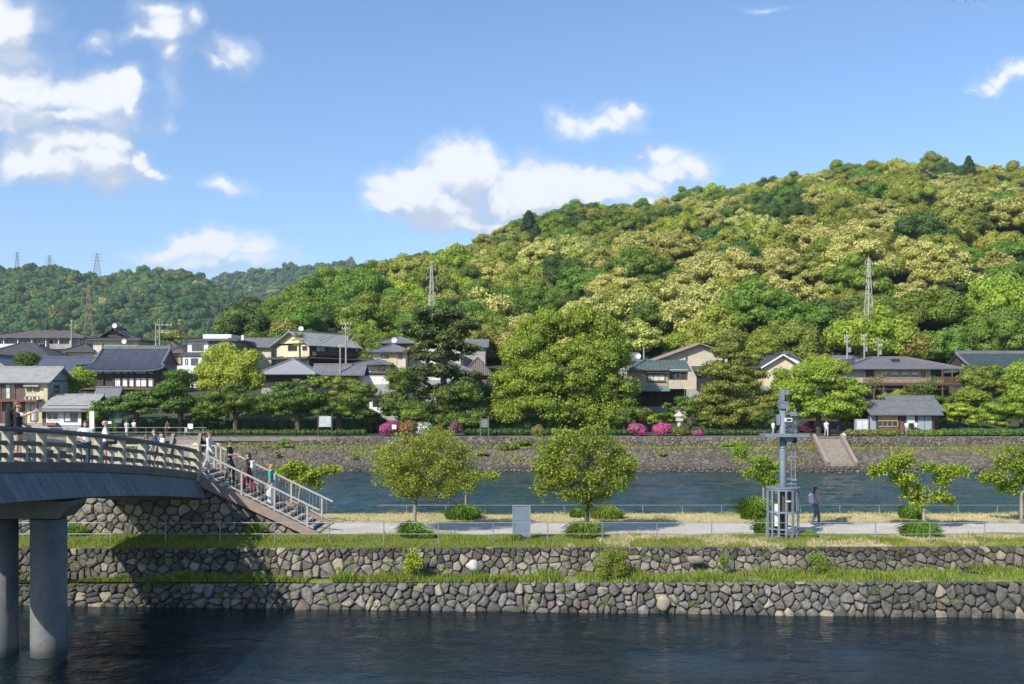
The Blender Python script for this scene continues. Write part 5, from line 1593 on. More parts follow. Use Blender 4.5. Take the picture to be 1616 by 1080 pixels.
# the huge bright tree
R_('camphor_tree', 885, 112, 1.0, [(892,508,54,30),(842,524,38,28),(944,518,38,30),(822,560,36,30),(968,565,30,30),(850,560,62,40),(945,560,60,44),(895,585,90,44),(820,610,52,34),(965,620,46,40),(870,640,80,34),(935,655,60,26),(800,650,34,24),(960,665,40,18),(925,500,38,20),(848,508,30,18)],
   'huge bright green spreading tree in the centre of the far bank', [L_BRIGHT, L_MID], 112, nl=400, lr=(.8,1.6), flat=.8, trunk_h=4, r0=.6, weights=[.82,.18], per=17, size=.21, limbs=50, hollow=.7)
R_('pine_tree', 1158, 110, 1.0, [(1160,532,20,18),(1152,555,34,18),(1175,568,34,16),(1145,585,44,18),(1178,595,40,16),(1155,612,56,18),(1130,635,50,18),(1190,635,44,18),(1155,655,64,18),(1125,668,40,12),(1195,668,36,12)],
   'tall layered dark olive pine right of the green-roofed house', [L_PINE, L_OLIVE], 113, nl=330, lr=(.7,1.15), flat=.6, trunk_h=7, r0=.35, weights=[.75,.25], per=21, size=.2, jit=.6, limbs=60, low=-.6)
R_('pine_tree', 1090, 108.5, 1.0, [(1080,650,34,10),(1050,660,30,9),(1105,665,34,9),(1065,640,24,8)], 'low layered pine at the foot of the green-roofed house', [L_PINE, L_MID], 114, nl=40, lr=(.6,.9), flat=.45, trunk_h=1.6, r0=.14, weights=[.5,.5], per=21, size=.18, limbs=18)
R_('maple_tree', 1292, 110, 1.0, [(1295,590,48,28),(1255,620,38,26),(1330,620,42,26),(1300,645,66,20),(1270,590,24,20),(1350,640,26,16),(1240,645,20,16)],
   'fresh light green spreading maple right behind the grey mast', [L_BRIGHT, L_MID], 115, nl=170, lr=(.8,1.3), flat=.6, trunk_h=2.6, r0=.3, weights=[.75,.25], per=19, size=.19)
R_('broadleaf_tree', 1235, 117, 2.4, [(1232,600,20,20),(1222,630,24,22)], 'mid green tree between the right pine and the light green maple', [L_MID, L_BRIGHT], 116, nl=34, lr=(.8,1.1), flat=.7, trunk_h=2.4, r0=.2, weights=[.7,.3], per=18, size=.2, limbs=12)
R_('broadleaf_tree', 1298, 122, 3.5, [(1290,572,34,14),(1320,580,26,14)], 'yellowish olive rounded tree top above the maple', [L_OLIVE, L_BRIGHT], 117, nl=34, lr=(.8,1.1), flat=.7, trunk_h=2.4, r0=.2, weights=[.6,.4], per=18, size=.2, limbs=12)
# right side garden trees
R_('garden_tree', 1378, 119, 2.0, [(1378,606,20,14),(1390,598,14,9)], 'thin half-bare tree in front of the left end of the brown inn', [L_OLIVE, L_RUST], 118, nl=16, lr=(.5,.8), flat=.6, trunk_h=2.4, r0=.12, weights=[.6,.4], per=10, size=.14, limbs=16, core=0)
R_('garden_tree', 1462, 118, 2.0, [(1455,612,26,14),(1470,600,18,10),(1440,618,18,10)], 'loose green tree in front of the balcony of the brown inn', [L_MID, L_OLIVE], 119, nl=34, lr=(.5,.85), flat=.6, trunk_h=2.2, r0=.14, weights=[.6,.4], per=12, size=.15, limbs=22, core=0)
R_('garden_shrub', 1412, 117, 2.0, [(1400,626,26,7),(1425,622,22,8)], 'bright green low shrubs right below the inn on the tea house roof line', [L_BRIGHT, L_MID], 120, nl=24, lr=(.5,.7), flat=.7, trunk_h=1.0, r0=.08, weights=[.6,.4], per=22, size=.16, limbs=6)
R_('garden_tree', 1515, 114, 1.2, [(1505,650,36,16),(1535,655,30,14),(1490,660,26,12)], 'layered fresh green tree right of the tea house', [L_MID, L_BRIGHT], 121, nl=70, lr=(.6,1.0), flat=.45, trunk_h=1.6, r0=.18, weights=[.6,.4], per=19, size=.18)
R_('garden_tree', 1585, 111, 1.0, [(1580,650,44,18),(1610,640,36,24),(1560,665,38,12)], 'low spreading green tree at the right end of the far bank', [L_MID, L_BRIGHT], 122, nl=80, lr=(.7,1.1), flat=.5, trunk_h=1.8, r0=.2, weights=[.65,.35], per=18, size=.19)
R_('broadleaf_tree', 1560, 122, 3.0, [(1545,600,34,22),(1580,610,36,26),(1560,585,24,12)], 'mid green rounded tree below the dark green temple roof at the right', [L_MID, L_OLIVE], 123, nl=80, lr=(.8,1.2), flat=.75, trunk_h=3, r0=.25, weights=[.7,.3], per=17, size=.2)
R_('broadleaf_tree', 1612, 116, 1.6, [(1612,590,22,22),(1618,615,24,22)], 'fresh green tree cut by the right edge of the frame above the far bank', [L_BRIGHT, L_MID], 124, nl=40, lr=(.8,1.2), flat=.8, trunk_h=3, r0=.25, weights=[.6,.4], per=18, size=.2)
R_('garden_tree', 1555, 128, 4.0, [(1530,590,18,16)], 'dark olive tree between the brown inn and the dark green temple roof', [L_OLIVE, L_DARK], 125, nl=26, lr=(.7,1.0), flat=.8, trunk_h=3, r0=.2, weights=[.6,.4], per=18, size=.2)
# trees at the foot of the hill, behind the houses
def foot_tree(px, py, rx, rz, D, mats, label, seed, w=(.6, .4), lr=(1.0, 1.7), name='broadleaf_tree'):
    return R_(name, px, D, hill_z(X(px, D), D)-.3, [(px, py, rx, rz), (px-rx*.5, py+rz*.5, rx*.6, rz*.6), (px+rx*.5, py+rz*.4, rx*.6, rz*.6)], label, mats, seed, nl=50, lr=lr, flat=.75, trunk_h=3, r0=.3, weights=list(w), per=11, size=.28, limbs=10)
foot_tree(455, 520, 28, 18, 176, [L_CREAM, L_OLIVE], 'pale flowering tree rising behind the cream gabled house at the left', 201, (.45, .55))
foot_tree(580, 540, 40, 34, 172, [L_MID, L_BRIGHT], 'leafy green tree filling the gap between the utility pole and the yellow houses', 202)
foot_tree(632, 505, 36, 24, 178, [L_BRIGHT, L_OLIVE], 'yellow-green tree above the yellow houses', 203)
foot_tree(775, 530, 36, 44, 168, [L_MID, L_OLIVE], 'olive green tree between the tall pine and the huge central tree', 204)
foot_tree(1020, 510, 40, 38, 172, [L_MID, L_DARK], 'mid green tree behind the small roof right of the huge central tree', 205)
foot_tree(1065, 540, 24, 16, 165, [L_BRIGHT, L_MID], 'small bright tree above the long sloping grey roof', 206)
foot_tree(1230, 500, 60, 36, 178, [L_DARK, L_MID], 'wide dark green tree at the foot of the hill behind the right pine', 207)
foot_tree(1205, 545, 36, 26, 160, [L_OLIVE, L_BRIGHT], 'olive light tree behind the right pine top', 208)
foot_tree(1415, 500, 70, 34, 180, [L_DARK, L_MID], 'wide dark green tree right of the steel pylon at the foot of the hill', 209)
foot_tree(1450, 545, 34, 24, 158, [L_RUST, L_OLIVE], 'bamboo-like rust and yellow tree behind the brown inn roof', 210, (.55, .45))
foot_tree(1500, 545, 36, 24, 160, [L_MID, L_DARK], 'mid green tree behind the right end of the inn roof', 211)
foot_tree(1570, 520, 50, 24, 170, [L_BRIGHT, L_MID], 'bright green tree above the dark green temple roof', 212)
foot_tree(1345, 545, 40, 24, 168, [L_MID, L_DARK], 'dark leafy tree behind the utility poles at the right', 213)
foot_tree(250, 560, 26, 14, 168, [L_OLIVE, L_MID], 'low olive tree behind the ridge of the temple roof', 214)
foot_tree(400, 535, 20, 12, 172, [L_MID, L_DARK], 'dark tree behind the white three-storey house', 215)
foot_tree(268, 528, 22, 10, 180, [L_CREAM, L_OLIVE], 'pale flowering tree beside the pole right of the cream house at the left', 216, (.35, .65))
foot_tree(700, 480, 36, 18, 188, [L_CREAM, L_OLIVE], 'cream flowering tree just behind the top of the tall pine', 217, (.5, .5))

for k, (px, py, rx, rz, D, mt, lb) in enumerate((
    (1012, 655, 22, 14, 112, 0, 'dark leafy garden tree at the left corner of the green-roofed house'),
    (1045, 660, 26, 10, 110, 1, 'low fresh green garden shrub before the dark porch of the green-roofed house'),
    (1078, 632, 14, 10, 114, 0, 'small garden tree beside the stone lantern'),
    (1120, 640, 22, 18, 116, 0, 'dark green tree behind the right pine, beside the beige house'),
    (585, 660, 18, 12, 111, 0, 'dark shrub left of the lane under the terrace wall'),
    (560, 640, 18, 18, 114, 2, 'dull green tree below the white terrace wall'),
    (655, 655, 26, 12, 107.5, 2, 'pale grey-green shrub above the azaleas'),
    (765, 625, 22, 22, 114, 0, 'dark green tree filling the gap between the tall pine and the huge tree'),
    (1345, 650, 20, 20, 112, 1, 'fresh green tree between the maple and the tea house'),
    (1330, 610, 24, 18, 118, 1, 'bright green tree left of the brown inn'),
    (90, 640, 14, 10, 116, 0, 'dark shrub behind the shop roof'),
    (150, 655, 12, 12, 108.5, 1, 'round green shrub behind the white banner'),
    (1535, 625, 30, 18, 118, 1, 'loose green tree right of the inn balcony'),
    (1480, 632, 30, 10, 115, 0, 'dark shrubbery behind the tea house roof'),
    (1200, 660, 24, 16, 108.5, 0, 'dark green bushy tree between the right pine and the mast'),
    (320, 660, 30, 10, 109, 0, 'dark green shrub under the cherry trees at left'),
    (985, 655, 18, 16, 110, 0, 'dark bushy growth at the right foot of the huge tree'))):
    R_('garden_tree' if rz > 12 else 'garden_shrub', px, D, town_z(D), [(px, py, rx, rz), (px-rx*.5, py+rz*.5, rx*.6, rz*.6), (px+rx*.5, py+rz*.4, rx*.6, rz*.6)], lb, [[L_DARK, L_MID], [L_BRIGHT, L_MID], [L_OLIVE, L_MID]][mt], 500+k, nl=30, lr=(.6, 1.0), flat=.7,
       trunk_h=1.2, r0=.12, weights=[.6, .4], per=18, size=.19, limbs=8)
# ---------------------------------------------------------------- azaleas and shrubs of the far bank
FLM = leafmat('azalea_magenta', (.50, .03, .28), (.72, .08, .42), trans=.15, objvar=.1)
FLW = leafmat('azalea_white', (.62, .60, .56), (.75, .74, .70), trans=.15, objvar=.1)
FLR = leafmat('azalea_red', (.42, .035, .06), (.55, .07, .12), trans=.15, objvar=.1)
FLP = leafmat('azalea_violet', (.28, .01, .2), (.4, .03, .28), trans=.15, objvar=.1)
def azalea(px, py, rx, rz, m, w, label, seed, D=105.2):
    rng = np.random.default_rng(seed); s = D/FPX
    root = tree_obj('azalea_bush', (X(px, D), D, 1.0), label, 'bush', 'azaleas on the far bank')
    z = Z(py, D)-1.0
    lobes = [((rng.uniform(-.5, .5)*rx*s*1.2, rng.uniform(-.3, .3), z*rng.uniform(.7, 1.1)), (rx*s*.66, rx*s*.55, rz*s*.95)) for _ in range(5)]
    w = min(.95, w*1.15); Q, T = lobe_cards(lobes, 80, .15, rng, jit=.5, low=-.7)
    mi = (rng.random(len(Q)) > w).astype(int)
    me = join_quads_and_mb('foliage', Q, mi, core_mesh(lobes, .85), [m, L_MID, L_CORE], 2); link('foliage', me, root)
    mb = MB(); mb.tube([(0, 0, -.1), (.05, 0, z)], [.05, .03], 5); mb.build('stem', BARK, root)
azalea(613, 674, 13, 10, FLM, .85, 'round magenta azalea bush beside the small white notice, leftmost of the azaleas', 301)
azalea(641, 674, 16, 10, FLR, .45, 'dull red azalea bush between the magenta and the white one', 302)
azalea(667, 676, 13, 9, FLW, .75, 'white flowering azalea bush', 303)
azalea(694, 676, 10, 8, FLR, .25, 'mostly green azalea bush with few red flowers right of the white one', 304)
azalea(718, 672, 10, 10, FLP, .6, 'dark violet azalea bush in the shade under the pine', 305)
azalea(848, 678, 9, 8, FLR, .3, 'low reddish azalea bush under the huge central tree', 306)
azalea(1007, 677, 13, 9, FLM, .8, 'round magenta azalea right of the huge central tree', 307)
azalea(1041, 676, 17, 9, FLM, .8, 'wide magenta azalea, biggest of the right group', 308)
azalea(1101, 684, 9, 5, FLM, .7, 'small low magenta azalea at the foot of the right pine', 309)
azalea(1072, 679, 12, 7, FLR, .12, 'mostly green azalea bush between the magenta ones at the right', 310)
def hedge(px0, px1, D, h, label, mats, w, seed, z=1.0, name='hedge', dep=.5):
    rng = np.random.default_rng(seed); x0, x1 = X(px0, D), X(px1, D)
    root = tree_obj(name, ((x0+x1)/2, D, z), label, 'hedge')
    lobes = []; x = x0
    while x < x1:
        lobes.append(((x-(x0+x1)/2, rng.uniform(-.15, .15), h*.45), (h*.75, dep, h*rng.uniform(.45, .62)))); x += h*.7
    Q, T = lobe_cards(lobes, 60, .15, rng, jit=.55, low=-.5)
    mi = rng.choice(len(mats), size=len(Q), p=w)
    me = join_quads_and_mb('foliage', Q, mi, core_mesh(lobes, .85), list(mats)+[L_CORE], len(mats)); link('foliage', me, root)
hedge(1341, 1418, 104.6, .75, 'low uneven garden hedge in front of the tea house, left half', [L_OLIVE, L_MID, L_RUST], [.5, .3, .2], 320)
hedge(1438, 1490, 104.6, .75, 'low uneven garden hedge in front of the tea house, right half', [L_OLIVE, L_MID], [.6, .4], 321)
hedge(1490, 1640, 105.0, .9, 'dark low shrubs along the road at the right end of the far bank', [L_MID, L_DARK], [.5, .5], 322)
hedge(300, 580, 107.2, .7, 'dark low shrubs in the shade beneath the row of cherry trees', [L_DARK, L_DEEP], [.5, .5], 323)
hedge(150, 600, 112.0, 1.9, 'tall dark leaf band added to give the shade behind the row of cherry trees', [L_DARK, L_DEEP], [.6, .4], 326, dep=.9)  # added leaf band, its dark tone stands in for shade under the trees
hedge(740, 1000, 112.5, 1.9, 'added dark leaf screen imitating the shade behind the trunk of the huge central tree', [L_DARK, L_DEEP], [.6, .4], 327, dep=.9)  # added likewise, dark foliage in place of the shade around the trunk
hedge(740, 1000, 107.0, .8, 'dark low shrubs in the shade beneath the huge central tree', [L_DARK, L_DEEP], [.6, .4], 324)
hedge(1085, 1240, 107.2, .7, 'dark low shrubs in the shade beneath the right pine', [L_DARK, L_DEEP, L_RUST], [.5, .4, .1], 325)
# tufts and small bushes growing on the far embankment
def bank_bush(px, py, D, rx, rz, mats, w, label, seed):
    rng = np.random.default_rng(seed); s = D/FPX; z = Z(py, D)
    root = tree_obj('bank_shrub', (X(px, D), D, z-rz*s), label, 'bush', None)
    lobes = [((rng.uniform(-.7, .7)*rx*s, rng.uniform(-.3, .2), rz*s*rng.uniform(.5, 1.2)), (rx*s*.45, rx*s*.4, rz*s*.6)) for _ in range(7)]
    Q, T = lobe_cards(lobes, 50, .16, rng, jit=.6, low=-.7)
    mi = rng.choice(len(mats), size=len(Q), p=w)
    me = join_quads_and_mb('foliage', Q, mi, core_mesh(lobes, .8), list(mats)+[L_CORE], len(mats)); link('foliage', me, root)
bank_bush(448, 697, 101.5, 11, 6, [L_MID, L_BRIGHT], [.5, .5], 'round green shrub on the far embankment ledge above the stairs people', 330)
bank_bush(438, 716, 99, 6, 4, [L_MID, L_BRIGHT], [.4, .6], 'tiny green tuft on the far embankment slope just above the staircase', 331)
bank_bush(414, 700, 101.5, 7, 3, [L_OLIVE, L_BRIGHT], [.4, .6], 'small yellow-green tuft on the far embankment ledge left of the round shrub', 332)
bank_bush(802, 705, 100.5, 16, 11, [L_BRIGHT, L_MID], [.5, .5], 'bright leafy shrub on the far embankment right of the olive tree', 333)
bank_bush(825, 698, 101.5, 12, 5, [L_BRIGHT, L_MID], [.5, .5], 'low bright growth on the far embankment below the huge tree', 334)
bank_bush(562, 722, 98.5, 5, 4, [L_DARK, L_MID], [.5, .5], 'small dark tuft on the far embankment left of the olive tree', 335)
bank_bush(1045, 716, 98.5, 6, 4, [L_MID, L_BRIGHT], [.5, .5], 'small green tuft in the middle of the far embankment', 336)
bank_bush(1280, 694, 101.8, 6, 3, [L_MID, L_BRIGHT], [.4, .6], 'small green tuft beside the top of the right bank stairs', 337)
bank_bush(1160, 700, 101.2, 20, 7, [L_BRIGHT, L_OLIVE], [.6, .4], 'spreading yellow-green growth hanging on the far embankment left of the mast', 338)
bank_bush(760, 715, 99.0, 12, 5, [L_OLIVE, L_BRIGHT], [.6, .4], 'olive weeds on the far embankment behind the slim young tree', 339)
# ledge weeds: nobody could count them
rng = np.random.default_rng(77)
n = 26000; xs_ = rng.uniform(-62, 62, n); band = rng.random(n)
dy = np.where(band < .45, 6.15+rng.normal(size=n)*.35, 1.6+rng.random(n)*4.4)
keep = (np.sin(xs_*.31)+np.sin(xs_*.83+1)+.6*np.sin(xs_*2.3) + rng.normal(size=n)*.8 > .1) | (band < .12)
keep &= (band < .45) | (np.sin(xs_*.21+dy*.9)+np.sin(xs_*.5+2) > .3)
xs_, dy = xs_[keep], dy[keep]; zz = np.interp(dy, [p[0] for p in prof], [p[1] for p in prof])
P = np.stack([xs_, 95.3-.03*xs_+dy, zz+.07], 1)
N = unit(rng.normal(size=P.shape)*.5+np.array([0, -.8, .4]))
Q = cards(P, N, .16+.22*rng.random(len(P)), rng, .5)
mi = rng.choice(4, size=len(Q), p=[.24, .46, .02, .28])
tag(link('ledge_weeds', quads_mesh('ledge_weeds', Q, [L_OLIVE, L_GRASSD, L_BRIGHT, L_RUST], mi)), 'patchy weeds and dry grass growing on the ledge and slope of the far embankment', 'weeds', None, 'stuff')

# ---------------------------------------------------------------- grass of the island
def blades(P, H, W, lean, rng, yawface=False):
    n = len(P); a = rng.uniform(0, 2*math.pi, n) if not yawface else rng.normal(size=n)*.6
    t = np.stack([np.cos(a), np.sin(a), np.zeros(n)], 1); d = np.stack([np.cos(a*3+1), np.sin(a*5), np.zeros(n)], 1)*lean[:, None]
    W = W[:, None]; H_ = H[:, None]; up_ = np.array([0, 0, 1.0])
    return np.stack([P-t*W, P+t*W, P+d*.55*H_+up_*H_*.6+t*W*.55, P+d*H_+up_*H_*(.98)], 1)
def patch(x, y, s, seed): return np.sin(x*s+seed)*np.sin(y*s*2.1+seed*3)+.6*np.sin(x*s*2.7+seed*5+y*s)+.4*np.sin(x*s*6.1+seed)
rng = np.random.default_rng(88)
def grass(name, n, xr, yr, zf, hr, label, mats, matf, keepf=None, wid=.008):
    x = rng.uniform(*xr, n); y = rng.uniform(*yr, n) if not callable(yr[0]) else None
    if y is None: y = np.array([yr[0](a) for a in x])+rng.random(n)*np.array([yr[1](a)-yr[0](a) for a in x])
    if keepf is not None: k = keepf(x, y); x, y = x[k], y[k]
    z = zf(x, y); h = hr[0]+(hr[1]-hr[0])*rng.random(len(x))**2
    h *= 1+.5*np.clip(patch(x, y, .9, 2), -1, 1.2)
    Q = blades(np.stack([x, y, z-.01], 1), h, np.full(len(x), wid)*(1+rng.random(len(x))), rng.uniform(.1, .6, len(x)), rng)
    tag(link(name, quads_mesh(name, Q, mats, matf(x, y))), label, 'grass', None, 'stuff')
def mf_front(x, y):
    dry = (patch(x, y, .55, 1.3) > .1) & (x > 2) & (rng.random(len(x)) < .75)
    g = rng.choice(2, size=len(x), p=[.75, .25])
    return np.where(dry, 2, g)
grass('grass_strip', 90000, (-20, 22), (35.9, 39.7), lambda x, y: np.zeros(len(x)), (.04, .15), 'short green and straw-coloured grass between the upper stone wall and the path', [L_GRASS, L_GRASSD, L_STRAW], mf_front,
      lambda x, y: (y > 35.85+.4*(x+13.6)/30.5+.05) & ((y < 39.3+.2*np.sin(x*1.7)) | (x < -7.8) & (y < 39.3)) & ((x < 3) | (patch(x, y, .55, 1.3) < .8) | (rng.random(len(x)) < .4)))
grass('dry_grass', 26000, (-8, 25), (42.9, 46.5), lambda x, y: np.zeros(len(x)), (.03, .12), 'dry straw-coloured grass with green tufts between the path and the wide river', [L_GRASS, L_STRAW],
      lambda x, y: np.where((y > 45.9) | (patch(x, y, .7, 4) > .5), rng.choice(2, size=len(x), p=[.7, .3]), 1))
grass('terrace_grass', 46000, (-20, 22), (lambda a: lw_y(a)+.25, lambda a: uw_top(a)-.25), lambda x, y: lw_top(x)+.12*0+(uw_bot(x)-lw_top(x))*.5, (.08, .30), 'tall green weeds growing on the narrow terrace between the two stone walls', [L_GRASS, L_GRASSD, L_OLIVE, L_STRAW],
      lambda x, y: rng.choice(4, size=len(x), p=[.50, .32, .14, .04]), lambda x, y: (patch(x, y, .8, 7) > -1.1) , wid=.012)
# sprigs rooted in the joints of the two walls
rng = np.random.default_rng(91)
Pw = []
for k in range(330):
    x = rng.uniform(-18, 19); up_w = rng.random() < .65
    v = rng.random()**1.5 if up_w else rng.random(); nb = int(rng.integers(12, 46)); p = mapu(x-W0, v, .07) if up_w else mapl(x-W0, .15+.8*v, .07)
    sp_ = rng.uniform(.03, .13)
    for q in range(nb): Pw.append((p[0]+rng.normal()*sp_, p[1]-abs(rng.normal())*.03, p[2]+rng.normal()*sp_*.6))
Pw = np.array(Pw); n_ = len(Pw)
Q = cards(Pw, unit(rng.normal(size=(n_, 3))*.7+np.array([0, -.7, .5])), .04+.06*rng.random(n_), rng, .5)
tag(link('wall_weeds', quads_mesh('wall_weeds', Q, [L_GRASS, L_GRASSD, L_OLIVE], rng.choice(3, size=n_, p=[.4, .35, .25]))), 'small weeds rooted in the joints of the two near stone walls', 'weeds', None, 'stuff')
# long-leaved tussocks at the tree feet
def tussock(px, D, w, h, label, seed, n=1900, mats=None, z=0.0):
    rg = np.random.default_rng(seed); x = X(px, D)
    root = tree_obj('grass_tussock', (x, D, z), label, 'bush')
    a = rg.uniform(0, 2*math.pi, n); q = np.sqrt(rg.random(n))
    P = np.stack([q*np.cos(a)*w*.44, q*np.sin(a)*w*.34, np.zeros(n)], 1)
    out = np.stack([np.cos(a), np.sin(a), np.zeros(n)], 1)*(q*.5)[:, None]+rg.normal(size=(n, 3))*.28; out[:, 2] = 0
    H_ = (h*(.35+.95*rg.random(n)**1.2)*(1.12-.75*q*q))[:, None]
    t = unit(np.cross(out+1e-3, [0, 0, 1.0])); W = .017
    up_ = np.array([0, 0, 1.0])
    Q1 = np.stack([P-t*W, P+t*W, P+t*W+out*H_*.35+up_*H_*.78, P-t*W+out*H_*.35+up_*H_*.78], 1)
    Q2 = np.stack([Q1[:, 3], Q1[:, 2], P+out*H_*1.0+up_*H_*.62+t*W*.3, P+out*H_*.95+up_*H_*.66-t*W*.3], 1)
    Q = np.concatenate([Q1, Q2]); mi = rg.choice(3, size=len(Q)//2, p=[.5, .25, .25]); mi = np.concatenate([mi, mi])
    link('leaves', quads_mesh('leaves', Q, mats or [L_GRASSD, L_MID, L_GRASS], mi), root)
    return root
tussock(731, 44.2, 1.75, .62, 'wide dome of long dark green grass at the foot of the slim young tree', 401)
tussock(650, 38.5, .95, .62, 'dark green tussock at the foot of the olive round tree', 402, 2200)
tussock(672, 38.4, .9, .3, 'low weeds just right of the tussock under the olive round tree', 403, 1200)
tussock(922, 38.5, 1.5, .62, 'grass tussock in front of the trunk of the bright green round tree', 404)
tussock(957, 44.4, 1.6, .55, 'dome of long grass behind the bright green round tree', 405)
tussock(912, 44.8, .8, .4, 'small dark tussock left behind the trunk of the bright green round tree', 409, 1200)
tussock(1190, 44.2, 1.25, .95, 'tall grass tussock left of the caged mast', 406, 2400)
tussock(1452, 38.9, 1.7, .6, 'wide tussock at the foot of the forked tree at the right', 407)
tussock(1437, 44.4, 1.05, .6, 'compact tussock behind the forked tree at the right', 408, 2000)
tussock(1206, 39.4, .8, .6, 'weeds growing at the left foot of the cage', 410, 1500)
tussock(1275, 38.6, .9, .28, 'low weeds right of the cage foot', 411, 900)
tussock(842, 37.9, .4, .3, 'few weeds at the left foot of the blue-grey board', 412, 400) if False else tussock(815, 37.6, .4, .3, 'few weeds at the left foot of the blue-grey board', 412, 400)
tussock(405, 38.9, .7, .5, 'weeds at the shaded foot of the stair wall', 413, 900)
tussock(120, 39.0, .7, .45, 'weeds at the sunlit foot of the abutment wall left of the bridge shadow', 414, 900)
# bushes on the terrace and in the walls
def wall_bush(px, py, D, rx, rz, label, seed, mats, w, n=26, size=.07, lr=(.10, .2)):
    rg = np.random.default_rng(seed); s = D/FPX; zb = Z(py+rz, D)
    root = tree_obj('shrub', (X(px, D), D, zb), label, 'bush')
    tips = pts_in(rg, n, (0, 0, rz*s), (rx*s, rx*s*.8, rz*s), .2)
    branch_tree(root, tips, .12, .02, BARK, 'stems', seed=seed)
    leafy(root, tips, int(n*90), .09, size, mats, rg, weights=w, name='foliage', flat=1)
    return root
wall_bush(966, 889, 34.9, 25, 25, 'rounded dull green shrub growing on the terrace in front of the upper stone wall', 421, [L_OLIVE, L_MID, L_GRASSD], [.4, .4, .2], n=60, size=.055)
wall_bush(652, 889, 35.0, 14, 16, 'small bright leafy plant on the terrace left of the white boulder', 422, [L_BRIGHT, L_GRASSD], [.7, .3], n=14, size=.08)
wall_bush(1142, 893, 35.2, 8, 12, 'thin upright weed on the terrace near the tan boulder', 423, [L_OLIVE, L_GRASSD], [.5, .5], n=8, size=.05)
wall_bush(1290, 885, 35.4, 14, 12, 'climbing weeds on the upper stone wall below the mast', 424, [L_BRIGHT, L_GRASSD], [.5, .5], n=12, size=.05)
wall_bush(410, 855, 38.0, 12, 12, 'leafy weed in the streak of light at the foot of the stair wall', 425, [L_BRIGHT, L_GRASSD], [.6, .4], n=10, size=.07)
for k, (px, py) in enumerate(((1000, 913), (560, 915), (1350, 912), (1500, 905))):
    pass
# pine twig hanging into the top of the frame from a tree beside the camera
tw = empty('pine_twig', (X(1520, 3.2), 3.2, Z(-8, 3.2)), 0, 'dark pine twig tip poking in at the top right of the frame', 'branch')
mb = MB()
rr = random.Random(6)
for k in range(26):
    ox = rr.uniform(-.05, .09); a = rr.uniform(-.9, .2)+.1
    L_ = rr.uniform(.015, .035)
    mb.tube([(ox, rr.uniform(-.01, .01), .01), (ox+math.sin(a)*L_, 0, .01-math.cos(a)*L_)], [.0011, .0006], 4)
mb.build('needles', L_DEEP, tw)
mb = MB(); mb.tube([(-.05, 0, .015), (.3, .05, .06), (.9, .2, .3)], [.003, .006, .012], 6); mb.build('stem', BARK, tw)
# ================================================================ houses
RT_GREY = roofmat('roof_tile_grey', (.17, .175, .185), (.12, .125, .135))
RT_BLUE = roofmat('roof_tile_blue', (.085, .10, .135), (.06, .07, .10))
RT_DARK = roofmat('roof_tile_dark', (.05, .05, .056), (.075, .075, .08))
RT_LIGHT = roofmat('roof_tile_light', (.33, .33, .31), (.25, .25, .24), rough=.7)
RT_BROWN = roofmat('roof_tile_brown', (.10, .075, .07), (.14, .11, .10))
RT_GREEN = roofmat('roof_copper', (.055, .09, .085), (.085, .125, .115), pitch=.45, strength=.25)
RT_DGREEN = roofmat('roof_copper_dark', (.035, .058, .06), (.05, .075, .08), pitch=.5, strength=.25)
RT_INN = roofmat('roof_inn', (.12, .11, .115), (.16, .15, .155), pitch=.4, strength=.25)
PL_CREAM = pmat('plaster_cream', (.60, .54, .40), (.52, .47, .35), 1.2, .9, .1, stain=((.36, .3, .2), .7))
PL_YEL = pmat('plaster_yellow', (.62, .55, .36), (.54, .48, .31), 1.2, .9, .1, stain=((.4, .33, .17), .7))
PL_WHITE = pmat('plaster_white', (.72, .72, .70), (.62, .62, .6), 1.2, .85, .1, stain=((.45, .45, .43), .8))
PL_GREY = pmat('plaster_grey', (.36, .36, .34), (.28, .28, .27), 1.2, .9, .1, stain=((.2, .2, .19), .7))
PL_TAN = pmat('plaster_tan', (.40, .32, .19), (.34, .27, .16), 1.2, .9, .1, stain=((.25, .2, .13), .7))
PL_BEIGE = pmat('plaster_beige', (.52, .46, .36), (.45, .40, .31), 1.2, .9, .1, stain=((.33, .29, .23), .7))
PL_BROWN = pmat('siding_brown', (.14, .095, .08), (.11, .075, .065), 1.2, .85, .1)
ALU = pmat('window_frame_grey', (.10, .10, .10), (.08, .08, .08), 2, .5)
